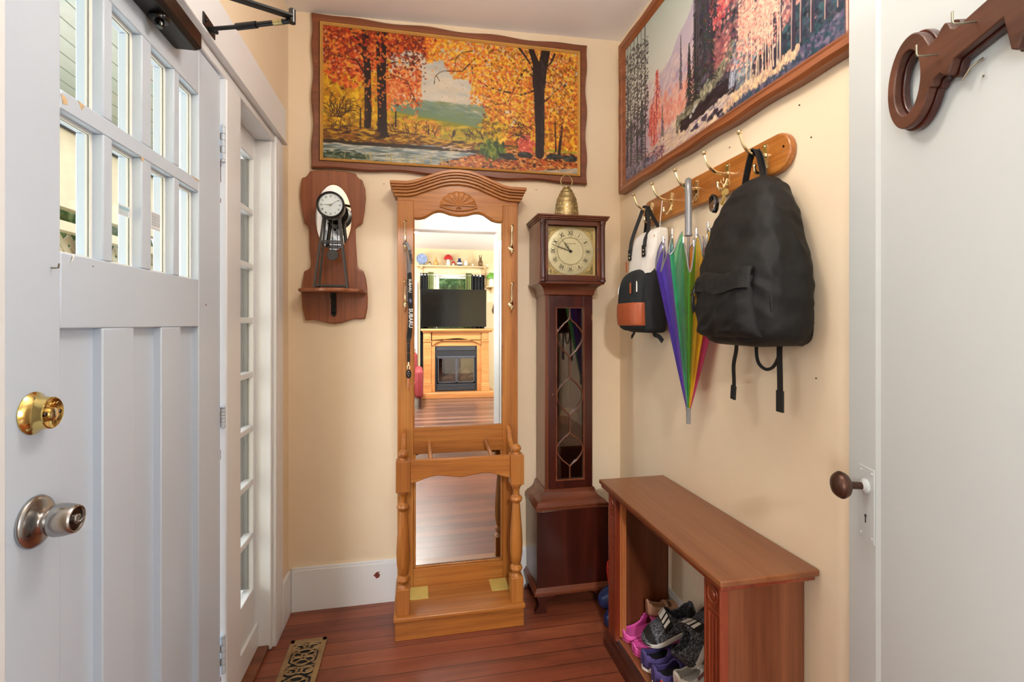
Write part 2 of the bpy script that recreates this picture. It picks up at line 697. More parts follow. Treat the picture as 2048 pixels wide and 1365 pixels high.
thin_glass('dark_glass', (0.6, 0.52, 0.48), 0.03, 2.3)
thin_glass('dial_glass', (0.98, 0.98, 0.95), 0.03, 1.25)
m, nt, b = nodes_of('mirror')
b.inputs['Base Color'].default_value = (0.93, 0.94, 0.93, 1)
b.inputs['Metallic'].default_value = 1
b.inputs['Roughness'].default_value = 0.0
m, nt, b = nodes_of('mirror_aged')
vec = mapping(nt)
f = tex_noise(nt, vec, 3, 4)
nt.links.new(ramp(nt, f, [(0.3, (0.70, 0.70, 0.66)), (0.7, (0.82, 0.82, 0.8))]), b.inputs['Base Color'])
b.inputs['Metallic'].default_value = 1
b.inputs['Roughness'].default_value = 0.035

# dark knit with light flecks
m, nt, b = nodes_of('fleck_knit')
vec = mapping(nt, (1, 1, 1))
f = tex_noise(nt, mapping(nt, (0.35, 1, 1)), 260, 3, 0.5, 0.7)
nt.links.new(ramp(nt, f, [(0.45, lin((30, 31, 36))), (0.6, lin((120, 124, 134)))]), b.inputs['Base Color'])
b.inputs['Roughness'].default_value = 0.85
bump(nt, b, f, 0.3, 0.002)

# leaves outside
m, nt, b = nodes_of('foliage')
f = tex_noise(nt, mapping(nt), 9, 6, 0.6, 0.7)
nt.links.new(ramp(nt, f, [(0.35, lin((40, 84, 34))), (0.52, lin((96, 150, 62))), (0.66, lin((206, 232, 160)))]), b.inputs['Base Color'])
b.inputs['Roughness'].default_value = 0.6
bump(nt, b, f, 1.0, 0.1)

m = bpy.data.materials.new('painting_print')
m.use_nodes = True
nt = m.node_tree
b = nt.nodes['Principled BSDF']
at = nt.nodes.new('ShaderNodeAttribute')
at.attribute_name = 'paint'
nt.links.new(at.outputs['Color'], b.inputs['Base Color'])
b.inputs['Roughness'].default_value = 0.38
b.inputs['Specular IOR Level'].default_value = 0.35
MATS['painting_print'] = m
for nm, c, o_ in (('film_violet', (110, 80, 220), .55), ('film_lilac', (190, 180, 250), .35), ('film_magenta', (214, 70, 190), .5), ('film_pink', (250, 160, 190), .35),
                  ('film_teal', (70, 210, 150), .55), ('film_green', (110, 214, 60), .6), ('film_lime', (186, 224, 50), .5), ('film_yellow', (255, 214, 20), .62),
                  ('film_orange', (252, 180, 60), .5), ('film_red', (220, 80, 130), .5)):
    film(nm, c, o_)

# ================================================================ SETTING
# hall: X -0.56..1.04, Y 0.12..2.33 ; living room: X -2.5..3.1, Y -4.6..0
struct(MB().box(-0.70, 1.16, -0.02, 2.45, -0.06, 0.0).build('floor', 'hall_floor', smooth=False), 'reddish brown plank floor of the entry hall', 'floor')
struct(MB().box(-2.6, 3.2, -4.72, -0.02, -0.06, 0.0).build('floor', 'living_floor', smooth=False), 'glossy dark brown laminate floor seen in the mirror', 'floor')
c = MB().hexa([(-0.60, 0.02, 2.712), (1.10, 0.02, 2.764), (1.10, 2.40, 2.764), (-0.60, 2.40, 2.712),
               (-0.60, 0.02, 2.80), (1.10, 0.02, 2.85), (1.10, 2.40, 2.85), (-0.60, 2.40, 2.80)])
struct(c.build('ceiling', 'ceiling_white', smooth=False), 'white plaster ceiling of the hall', 'ceiling')
struct(MB().box(-2.6, 3.2, -4.72, -0.02, 2.70, 2.78).build('ceiling', 'ceiling_white', smooth=False), 'white ceiling of the living room in the mirror', 'ceiling')
struct(MB().box(-0.72, 1.16, 2.33, 2.45, 0, 2.86).build('wall_back', 'cream_wall', smooth=False), 'cream wall behind the oak hall tree', 'wall')
struct(MB().box(1.04, 1.16, 0.10, 2.33, 0, 2.86).build('wall_right', 'cream_wall', smooth=False), 'cream wall behind the coat hooks and shoe bench', 'wall')
wl = MB()
wl.box(-0.70, -0.56, 0.10, 0.745, 0, 2.86)
wl.box(-0.70, -0.56, 0.745, 2.11, 2.06, 2.86)
wl.box(-0.70, -0.56, 2.11, 2.33, 0, 2.86)
struct(wl.build('wall_left', 'cream_wall', smooth=False), 'cream wall above and beside the white front door', 'wall')
wf = MB()
wf.box(-0.70, -0.17, -0.02, 0.12, 0, 2.86)
wf.box(0.745, 1.16, -0.02, 0.12, 0, 2.86)
wf.box(-0.17, 0.745, -0.02, 0.12, 2.15, 2.86)
struct(wf.build('wall_front', 'doorway_paint', smooth=False), 'off-white wall over the living room doorway, seen in the mirror', 'wall')
# living room shell
struct(MB().box(-2.6, -0.72, -0.02, 0.08, 0, 2.78).build('wall_living_north', 'living_cream', smooth=False))
struct(MB().box(1.17, 3.2, -0.02, 0.08, 0, 2.78).build('wall_living_north', 'living_cream', smooth=False))
for nm, x0, x1 in (('wall_living_west', -2.6, -2.5), ('wall_living_east', 3.1, 3.2)):
    w = MB()
    w.box(x0, x1, -4.72, -3.3, 0, 2.70)
    w.box(x0, x1, -1.1, -0.02, 0, 2.70)
    w.box(x0, x1, -3.3, -1.1, 0, 0.8)
    w.box(x0, x1, -3.3, -1.1, 2.3, 2.70)
    struct(w.build(nm, 'living_cream', smooth=False))
w = MB()
w.box(-2.5, 0.41, -4.72, -4.6, 0, 2.70)
w.box(0.98, 3.1, -4.72, -4.6, 0, 2.70)
w.box(0.41, 0.98, -4.72, -4.6, 2.20, 2.70)
w.box(0.41, 0.98, -4.72, -4.6, 0, 1.05)
struct(w.build('wall_living_south', 'living_cream', smooth=False), 'cream living room wall behind the television, seen in the mirror', 'wall')


def window_frame(x, y0, y1, z0, z1, name, label=None):
    r = sroot(name, label or 'white framed living room window', 'window', (x, (y0 + y1) / 2, z0))
    f = MB()
    f.box(x - 0.02, x + 0.02, y0, y0 + 0.05, z0, z1)
    f.box(x - 0.02, x + 0.02, y1 - 0.05, y1, z0, z1)
    f.box(x - 0.02, x + 0.02, y0 + 0.05, y1 - 0.05, z0, z0 + 0.05)
    f.box(x - 0.02, x + 0.02, y0 + 0.05, y1 - 0.05, z1 - 0.05, z1)
    f.box(x - 0.015, x + 0.015, (y0 + y1) / 2 - 0.02, (y0 + y1) / 2 + 0.02, z0 + 0.05, z1 - 0.05)
    f.build('window_frame', 'trim_white', r)
    MB().box(x - 0.004, x + 0.004, y0 + 0.05, y1 - 0.05, z0 + 0.05, z1 - 0.05).build('pane', 'clear_glass', r, smooth=False)
    return r


window_frame(-2.55, -3.3, -1.1, 0.8, 2.3, 'window_3', 'wide white window on the west side of the living room')
window_frame(3.15, -3.3, -1.1, 0.8, 2.3, 'window_4', 'wide white window on the east side of the living room')
# small window over the fireplace
r = sroot('window_2', 'small white framed window above the television in the mirror', 'window', (0.695, -4.62, 1.05))
f = MB()
for (a, b_, z0, z1) in ((0.40, 0.44, 1.04, 2.21), (0.95, 0.99, 1.04, 2.21), (0.40, 0.99, 2.15, 2.21), (0.40, 0.99, 1.04, 1.09)):
    f.box(a, b_, -4.66, -4.585, z0, z1)
f.build('window_frame', 'storm_white', r, bevel=0.003)
MB().box(0.44, 0.95, -4.64, -4.632, 1.09, 2.15).build('pane', 'clear_glass', r, smooth=False)

# baseboards
bb = MB()
bb.box(-0.545, 1.04, 2.315, 2.33, 0, 0.186)
bb.box(-0.545, 1.04, 2.319, 2.33, 0.186, 0.197)
struct(bb.build('baseboard_back', 'trim_white', bevel=0.002), 'tall white painted baseboard under the cream back wall', 'baseboard')
# chipped paint on the back baseboard
struct(MB().prism([(-0.189, 0.132), (-0.176, 0.146), (-0.160, 0.148), (-0.166, 0.139), (-0.158, 0.135), (-0.163, 0.121), (-0.176, 0.117), (-0.181, 0.126)], 'XZ', 2.3142, 2.3148).build('trim_7', 'peel_red', smooth=False), 'reddish paint chip on the white back baseboard', 'paint chip')
bb = MB()
bb.box(1.025, 1.04, 0.98, 2.315, 0, 0.19)
bb.box(1.029, 1.04, 0.98, 2.315, 0.19, 0.202)
struct(bb.build('baseboard_right', 'trim_white', bevel=0.002), 'white baseboard behind the shoe bench', 'baseboard')
struct(MB().box(-0.56, -0.545, 2.19, 2.315, 0, 0.19).build('baseboard_left', 'trim_white', bevel=0.002), 'short white baseboard beside the door casing', 'baseboard')

# door casing: header, posts, casing
h = MB()
h.box(-0.56, -0.535, 0.62, 2.188, 2.067, 2.205)
h.box(-0.56, -0.530, 0.62, 2.196, 2.058, 2.067)
struct(h.build('trim_1', 'trim_white', bevel=0.003), 'wide white header board over the front door and sidelight', 'trim')
h = MB()
h.box(-0.70, -0.548, 1.572, 1.690, 0, 2.03)
h.box(-0.66, -0.60, 1.690, 1.700, 0, 2.0)
struct(h.build('trim_2', 'trim_white', bevel=0.004), 'white post between the front door and the sidelight', 'trim')
h = MB()
h.box(-0.70, -0.545, 2.083, 2.115, 0, 2.06)
h.box(-0.56, -0.545, 2.112, 2.185, 0.0, 2.058)
h.box(-0.66, -0.56, 2.070, 2.083, 0, 2.03)
struct(h.build('trim_3', 'trim_white', bevel=0.006, seg=3), 'white casing on the far side of the sidelight', 'trim')
h = MB()
h.box(-0.70, -0.552, 0.745, 2.115, 2.03, 2.058)
struct(h.build('trim_4', 'trim_white', bevel=0.004), 'white head jamb above the front door', 'trim')
h = MB()
h.box(-0.70, -0.548, 0.745, 0.783, 0, 2.03)
h.box(-0.56, -0.545, 0.66, 0.745, 0, 2.058)
struct(h.build('trim_5', 'trim_white', bevel=0.003), 'white casing on the latch side of the front door', 'trim')
# door sill
struct(MB().box(-0.72, -0.57, 0.76, 2.09, 0.0, 0.02).build('trim_6', 'walnut_frame', bevel=0.004))

# ---------------------------------------------------------------- front door
DX = -0.56
dr = sroot('door_1', 'white glazed front door with eight small panes over three tall panels', 'door', (DX, 1.555, 0.02))
cols = [(0.906, 1.014), (1.041, 1.141), (1.178, 1.278), (1.305, 1.411)]
rows = [(1.416, 1.648), (1.680, 1.906)]
pan = [(0.905, 1.012), (1.113, 1.220), (1.312, 1.418)]
d = MB()
Y0, Y1, T = 0.788, 1.555, 0.045
zb, zt = 0.025, 2.026


def slab(y0, y1, z0, z1):
    d.box(DX - T, DX, y0, y1, z0, z1)


slab(Y0, 0.905, zb, zt)
slab(1.412, Y1, zb, zt)
slab(0.905, 1.412, 1.906, zt)
slab(0.905, 1.412, 1.648, 1.680)
slab(0.905, 1.412, 1.292, 1.416)
slab(0.905, 1.412, zb, 0.27)
for a, b_ in ((1.014, 1.041), (1.141, 1.178), (1.278, 1.305)):
    for z0, z1 in rows:
        slab(a, b_, z0, z1)
for a, b_ in ((1.012, 1.113), (1.220, 1.312)):
    slab(a, b_, 0.27, 1.292)
d.build('door_slab', 'door_white', dr, bevel=0.0025)
for a, b_ in pan:
    MB().box(DX - T + 0.008, DX - 0.016, a - 0.001, b_ + 0.001, 0.269, 1.293).build('panel', 'door_white', dr, smooth=False)
# glazing beads (putty strips) and panes
for z0, z1 in rows:
    for a, b_ in cols:
        p = MB().box(DX - 0.0235, DX - 0.0205, a, b_, z0, z1).build('pane', 'clear_glass', dr, smooth=False)
        g = MB()
        w = 0.005
        for x0, x1 in ((DX - 0.027, DX - 0.0235), (DX - 0.0205, DX - 0.018)):
            g.box(x0, x1, a, a + w, z0, z1)
            g.box(x0, x1, b_ - w, b_, z0, z1)
            g.box(x0, x1, a + w, b_ - w, z0, z0 + w)
            g.box(x0, x1, a + w, b_ - w, z1 - w, z1)
        g.build('glazing_bead', 'storm_white', p, smooth=False)
# stickers on two panes
s = MB().box(DX - 0.0202, DX - 0.0198, 1.096, 1.1365, 1.519, 1.541).build('window_sticker', 'sticker_white', dr, smooth=False)
s['label'] = 'small pale blue and white sticker'
q = MB()
q.box(DX - 0.0197, DX - 0.0194, 1.099, 1.1335, 1.531, 1.538)
for k in range(3):
    q.box(DX - 0.0197, DX - 0.0194, 1.100, 1.130, 1.522 + k * 0.003, 1.5230 + k * 0.003)
q.build('sticker_print', 'sticker_blue', s, smooth=False)
s = MB().box(DX - 0.0202, DX - 0.0198, 1.218, 1.257, 1.513, 1.553).build('window_sticker', 'sticker_white', dr, smooth=False)
s['label'] = 'small white sticker printed with a grid of figures'
q = MB()
for k in range(6):
    q.box(DX - 0.0197, DX - 0.0194, 1.220, 1.255, 1.516 + k * 0.0066, 1.5168 + k * 0.0066)
for k in range(7):
    q.box(DX - 0.0197, DX - 0.0194, 1.2225 + k * 0.005, 1.2235 + k * 0.005, 1.5226, 1.549)
q.build('sticker_print', 'sticker_grey', s, smooth=False)


# hinges
def hinge(z0, z1):
    h = MB()
    n = 5
    dz = (z1 - z0) / n
    for k in range(n):
        h.cyl((DX + 0.004, 1.5635, z0 + k * dz + 0.0008), (DX + 0.004, 1.5635, z0 + (k + 1) * dz - 0.0008), 0.0072, seg=14)
    h.ball((DX + 0.004, 1.5635, z1 + 0.004), 0.0072, (1, 1, 0.9), 12)
    h.ball((DX + 0.004, 1.5635, z0 - 0.004), 0.0072, (1, 1, 0.9), 12)
    o = h.build('hinge', 'door_white', dr)
    h = MB()
    for k in (1, 3):
        h.box(DX - 0.001, DX + 0.0006, 1.553, 1.5585, z0 + k * dz, z0 + (k + 1) * dz)
    h.cyl((DX + 0.004, 1.5635, z0), (DX + 0.004, 1.5635, z1), 0.0058, seg=10)
    h.build('hinge_pin', 'nail_steel', o)
    return o


hinge(1.785, 1.880)
hinge(0.275, 0.372)
hinge(1.00, 1.05)

b = MB()
for z0, z1, w in ((1.715, 1.775, 0.0035), (1.76, 1.785, 0.006), (1.655, 1.67, 0.004), (0.995, 1.055, 0.003), (0.90, 0.93, 0.002), (0.245, 0.262, 0.004)):
    b.prism([(1.5560, z0), (1.5560 + w, z0 + 0.006), (1.5560 + w * 0.4, (z0 + z1) / 2), (1.5560 + w, z1 - 0.004), (1.5560, z1), (1.5552, (z0 + z1) / 2)], 'YZ', DX - 0.0005, DX + 0.0004)
b.build('paint_chip', 'peel_red', dr, smooth=False)
# brass deadbolt
cy, cz = 0.848, 1.166
b = MB()
b.lathe([(0.0315, 0), (0.032, 0.002), (0.030, 0.004), (0.0265, 0.008), (0.0245, 0.015), (0.0238, 0.022), (0.0236, 0.025), (0.0222, 0.026), (0.0210, 0.025), (0.0001, 0.025)], (DX, cy, cz), (1, 0, 0), 48)
lk = b.build('deadbolt', 'brass', dr, angle=50)
lk['label'] = 'brass deadbolt cylinder'
b = MB()
b.lathe([(0.0095, 0), (0.0095, 0.0025), (0.0085, 0.003), (0.0001, 0.003)], (DX + 0.0245, cy, cz - 0.002), (1, 0, 0), 28)
b.build('lock_cylinder', 'pale_brass', lk)
b = MB()
for s_ in (-1, 1):
    b.ball((DX + 0.0252, cy + s_ * 0.0150, cz), 0.0033, (0.6, 1, 1), 12)
b.build('screw', 'dark_steel', lk)
b = MB().box(DX + 0.0273, DX + 0.0277, cy - 0.001, cy + 0.001, cz - 0.007, cz + 0.003)
b.build('keyhole', 'ink', lk, smooth=False)
b = MB()
b.tube([(DX + 0.0253, cy - 0.011 + 0.0022 * k, cz + 0.0140 + 0.0014 * math.sin(k * 2.1)) for k in range(11)], 0.0004, 5)
b.build('engraving', 'pale_brass', lk)

# satin knob
cy, cz = 0.850, 1.003
b = MB()
b.lathe([(0.0375, 0), (0.0385, 0.0025), (0.037, 0.0055), (0.031, 0.008), (0.021, 0.010), (0.0145, 0.0125), (0.0125, 0.016), (0.0125, 0.018),
         (0.017, 0.020), (0.0225, 0.0245), (0.0245, 0.031), (0.0240, 0.041), (0.0215, 0.052), (0.0198, 0.056), (0.0187, 0.0565), (0.0180, 0.0557), (0.0172, 0.0557), (0.0163, 0.053), (0.0001, 0.053)], (DX, cy, cz), (1, 0, 0), 56)
kn = b.build('door_knob', 'satin_steel', dr, angle=50)
kn['label'] = 'round satin steel knob'
b = MB()
b.lathe([(0.0075, 0), (0.0075, 0.0035), (0.0062, 0.005), (0.0001, 0.005)], (DX + 0.053, cy, cz), (1, 0, 0), 24)
b.hexa([(DX + 0.057, cy - 0.007, cz - 0.0036), (DX + 0.057, cy + 0.007, cz + 0.001), (DX + 0.057, cy + 0.0065, cz + 0.0036), (DX + 0.057, cy - 0.007, cz - 0.001),
        (DX + 0.064, cy - 0.006, cz - 0.003), (DX + 0.064, cy + 0.006, cz + 0.0012), (DX + 0.064, cy + 0.0055, cz + 0.003), (DX + 0.064, cy - 0.006, cz - 0.001)])
b.build('turn_button', 'satin_steel', kn, bevel=0.001)
b = MB().lathe([(0.0162, 0), (0.0162, 0.0006), (0.0001, 0.0006)], (DX + 0.053, cy, cz), (1, 0, 0), 32)
b.build('knob_face', 'dark_steel', kn)
b = MB().cyl((DX + 0.0070, cy - 0.024, cz - 0.011), (DX + 0.0102, cy - 0.024, cz - 0.011), 0.0030, seg=12)
b.build('screw', 'dark_steel', kn)
# cup hook screwed in the rail, and small nails
b = MB()
b.tube([(DX, 0.884, 1.388), (DX + 0.006, 0.884, 1.3875), (DX + 0.010, 0.884, 1.388), (DX + 0.011, 0.884, 1.395)], 0.0012, 8)
o = b.build('nail_hook', 'nail_steel', dr)
b = MB().tube([(DX, 0.932, 1.414), (DX + 0.003, 0.930, 1.411), (DX + 0.002, 0.926, 1.402)], [0.0018, 0.0014, 0.0006], 6)
b.build('nail', 'storm_white', dr)
b = MB().cyl((DX, 0.984, 1.402), (DX + 0.0008, 0.984, 1.402), 0.0011, seg=8)
b.cyl((DX, 1.455, 1.352), (DX + 0.001, 1.455, 1.352), 0.0022, seg=8)
b.build('nail', 'peel_red', dr)
# paint chips on the muntins
b = MB()
b.prism([(0.905, 1.672), (0.918, 1.670), (0.921, 1.660), (0.909, 1.657)], 'YZ', DX + 0.0001, DX + 0.0005)
b.prism([(0.945, 1.679), (0.962, 1.677), (0.955, 1.666)], 'YZ', DX + 0.0001, DX + 0.0005)
b.prism([(1.372, 1.6805), (1.416, 1.6795), (1.409, 1.6755), (1.385, 1.6755)], 'YZ', DX + 0.0001, DX + 0.0006)
b.prism([(1.135, 1.650), (1.150, 1.648), (1.143, 1.640)], 'YZ', DX + 0.0001, DX + 0.0006)
b.build('paint_chip', 'worn_wood', dr, smooth=False)

# ---------------------------------------------------------------- door closer
t = thing('door_closer', 'dark brown hydraulic door closer with folded arm on the front door', 'door closer', (DX, 1.16, 1.955))
b = MB()
b.prism([(DX + 0.001, 1.955), (DX + 0.045, 1.955), (DX + 0.052, 1.962), (DX + 0.052, 1.995), (DX + 0.045, 2.003), (DX + 0.001, 2.003)], 'XZ', 0.86, 1.283)
b.build('body', 'closer_black', t, bevel=0.002)
b = MB().prism([(DX + 0.0455, 1.958), (DX + 0.0555, 1.964), (DX + 0.0555, 1.998), (DX + 0.046, 2.007), (DX + 0.010, 2.007), (DX + 0.010, 2.0035), (DX + 0.044, 2.0035), (DX + 0.0522, 1.996), (DX + 0.0522, 1.964)], 'XZ', 0.862, 1.286)
b.build('cover', 'closer_brown', t)
b = MB().lathe([(0.0185, 0), (0.0185, 0.006), (0.016, 0.010), (0.009, 0.011), (0.009, 0.020), (0.0075, 0.022), (0.0001, 0.022)], (DX + 0.026, 1.155, 1.955), (0, 0, -1), 28)
b.build('adjusting_cap', 'black_gloss', t)
b = MB()
b.cyl((DX + 0.026, 1.155, 2.003), (DX + 0.026, 1.155, 2.050), 0.009, seg=14)
b.bar((DX + 0.026, 1.150, 2.044), (-0.300, 1.285, 2.066), 0.020, 0.007)
b.build('main_arm', 'black_iron', t, bevel=0.0015)
b = MB()
b.cyl((-0.300, 1.285, 2.050), (-0.300, 1.285, 2.082), 0.0085, seg=14)
b.ball((-0.300, 1.285, 2.082), 0.0085, (1, 1, 0.6), 12)
b.build('elbow_joint', 'black_gloss', t)
b = MB()
b.cyl((-0.300, 1.285, 2.056), (-0.395, 1.330, 2.062), 0.0062, seg=12)
b.cyl((-0.395, 1.330, 2.062), (-0.450, 1.357, 2.066), 0.0085, seg=12)
b.cyl((-0.450, 1.357, 2.066), (-0.515, 1.388, 2.072), 0.0052, seg=12)
fa = b.build('forearm', 'black_iron', t)
MB().cyl((-0.324, 1.2964, 2.0575), (-0.348, 1.3078, 2.059), 0.0072, seg=14).build('rod_sleeve', 'old_brass', fa)
b = MB()
b.box(-0.5348, -0.531, 1.368, 1.442, 2.070, 2.104)
b.box(-0.531, -0.509, 1.396, 1.402, 2.066, 2.082)
b.cyl((-0.515, 1.388, 2.072), (-0.515, 1.408, 2.072), 0.005, seg=10)
b.cyl((-0.531, 1.380, 2.087), (-0.528, 1.380, 2.087), 0.0045, seg=10)
b.cyl((-0.531, 1.432, 2.087), (-0.528, 1.432, 2.087), 0.0045, seg=10)
b.build('wall_bracket', 'black_iron', t, bevel=0.0015)

# ---------------------------------------------------------------- sidelight
r = sroot('window_1', 'tall narrow sidelight of eight stacked panes beside the front door', 'window', (-0.62, 1.89, 0.02))
f = MB()
SX0, SX1 = -0.655, -0.620
f.box(SX0, SX1, 1.690, 1.770, 0.02, 2.03)
f.box(SX0, SX1, 2.050, 2.083, 0.02, 2.03)
f.box(SX0, SX1, 1.770, 2.050, 1.943, 2.03)
f.box(SX0, SX1, 1.770, 2.050, 0.02, 0.262)
zs = [0.262 + k * 0.2101 for k in range(9)]
for z in zs[1:-1]:
    f.box(SX0 + 0.004, SX1 - 0.001, 1.770, 2.050, z - 0.011, z + 0.011)
f.box(SX1, SX1 + 0.012, 1.690, 2.083, 0.02, 0.115)
f.build('window_frame', 'trim_white', r, bevel=0.003)
for k in range(8):
    MB().box(-0.640, -0.637, 1.770, 2.050, zs[k] + (0.011 if k else 0), zs[k + 1] - (0.011 if k < 7 else 0)).build('pane', 'clear_glass', r, smooth=False)
f = MB()
for y0, y1, x in ((2.018, 2.034, -0.675), (1.995, 2.004, -0.690), (1.70, 1.73, -0.675)):
    f.box(x - 0.008, x + 0.008, y0, y1, 0.05, 1.99)
f.box(-0.683, -0.667, 1.73, 2.018, 0.24, 0.262)
f.box(-0.683, -0.667, 1.73, 2.018, 1.945, 1.965)
f.box(-0.690, -0.641, 2.0465, 2.0498, 0.263, 1.942)
f.box(-0.690, -0.672, 2.042, 2.0465, 0.263, 1.942)
f.box(-0.662, -0.656, 2.0425, 2.0465, 0.263, 1.942)
f.build('storm_frame', 'grey_metal', r, smooth=False)

# ---------------------------------------------------------------- porch outside
struct(MB().box(-2.3, -0.72, -1.6, 6.0, -0.14, -0.04).build('floor', 'porch_grey', smooth=False))
pc = MB()
for k in range(17):
    pc.box(-2.25 + k * 0.092, -2.25 + k * 0.092 + 0.086, -1.5, 6.0, 2.56, 2.58)
pc.box(-2.25, -0.70, -1.5, 6.0, 2.585, 2.60)
struct(pc.build('ceiling', 'porch_grey', smooth=False), 'grey beadboard porch ceiling seen through the upper door panes', 'ceiling')
w = MB()
w.box(-2.06, -2.0, 2.2, 6.0, 1.98, 2.44)
w.box(-2.06, -2.0, 2.2, 6.0, 1.845, 1.90)
for y in (2.5, 3.05, 3.46, 4.7, 5.6):
    w.box(-2.06, -1.98, y, y + 0.09, -0.04, 1.98)
struct(w.build('wall_porch', 'porch_beige', smooth=False), 'beige porch screen wall seen through the lower door panes', 'porch wall')
struct(MB().box(-2.02, -1.97, 2.2, 6.0, 2.435, 2.495).build('trim_8', 'porch_fascia', smooth=False), 'dark blue grey fascia strip of the porch beam', 'trim')
lat = MB()
for k in range(-14, 40):
    y = 2.2 + k * 0.095
    for s_ in (1, -1):
        y0, z0, y1, z1 = (y, 0.0, y + 1.84, 1.84) if s_ > 0 else (y, 1.84, y + 1.84, 0.0)
        ya, yb = max(y0, 2.2), min(y1, 6.0)
        if yb <= ya:
            continue
        za = z0 + (ya - y0) * (z1 - z0) / (y1 - y0)
        zb2 = z0 + (yb - y0) * (z1 - z0) / (y1 - y0)
        x = -2.090 - (0.006 if s_ > 0 else 0)
        lat.hexa([
            (x - 0.003, ya, za - 0.031), (x + 0.003, ya, za - 0.031), (x + 0.003, yb, zb2 - 0.031), (x - 0.003, yb, zb2 - 0.031),
            (x - 0.003, ya, za + 0.031), (x + 0.003, ya, za + 0.031), (x + 0.003, yb, zb2 + 0.031), (x - 0.003, yb, zb2 + 0.031)])
tag(lat.build('lattice', 'porch_beige', smooth=False), 'beige diagonal garden lattice on the porch behind the door glass', 'lattice')


def bush(name, label, c, r, seed, s=(1, 1, 1), sub=5):
    bm = bmesh.new()
    bmesh.ops.create_icosphere(bm, subdivisions=sub, radius=1)
    for v in bm.verts:
        n = noise.noise(v.co * 3 + Vector((seed, 0, 0))) * 0.25 + noise.noise(v.co * 11 + Vector((0, seed, 0))) * 0.16
        v.co = Vector((v.co.x * s[0], v.co.y * s[1], v.co.z * s[2])) * r * (1 + n)
    bm.transform(Matrix.Translation(c))
    b = MB()
    b.bm.free()
    b.bm = bm
    o = b.build(name, 'foliage', smooth=False)
    return tag(o, label, 'bush')


bush('leafy_bush', 'green leafy bush behind the porch lattice', (-3.0, 4.4, 1.25), 1.0, 3.0, (0.65, 2.6, 1.15))
bush('leafy_bush', 'pale green bush outside the small living room window', (0.72, -6.0, 1.6), 1.0, 9.0, (1.6, 0.7, 0.95))
tag(MB().box(-9, 9, -13, 13, -0.30, -0.2).build('lawn', 'foliage', smooth=False), 'green lawn around the house outside the windows', 'lawn')

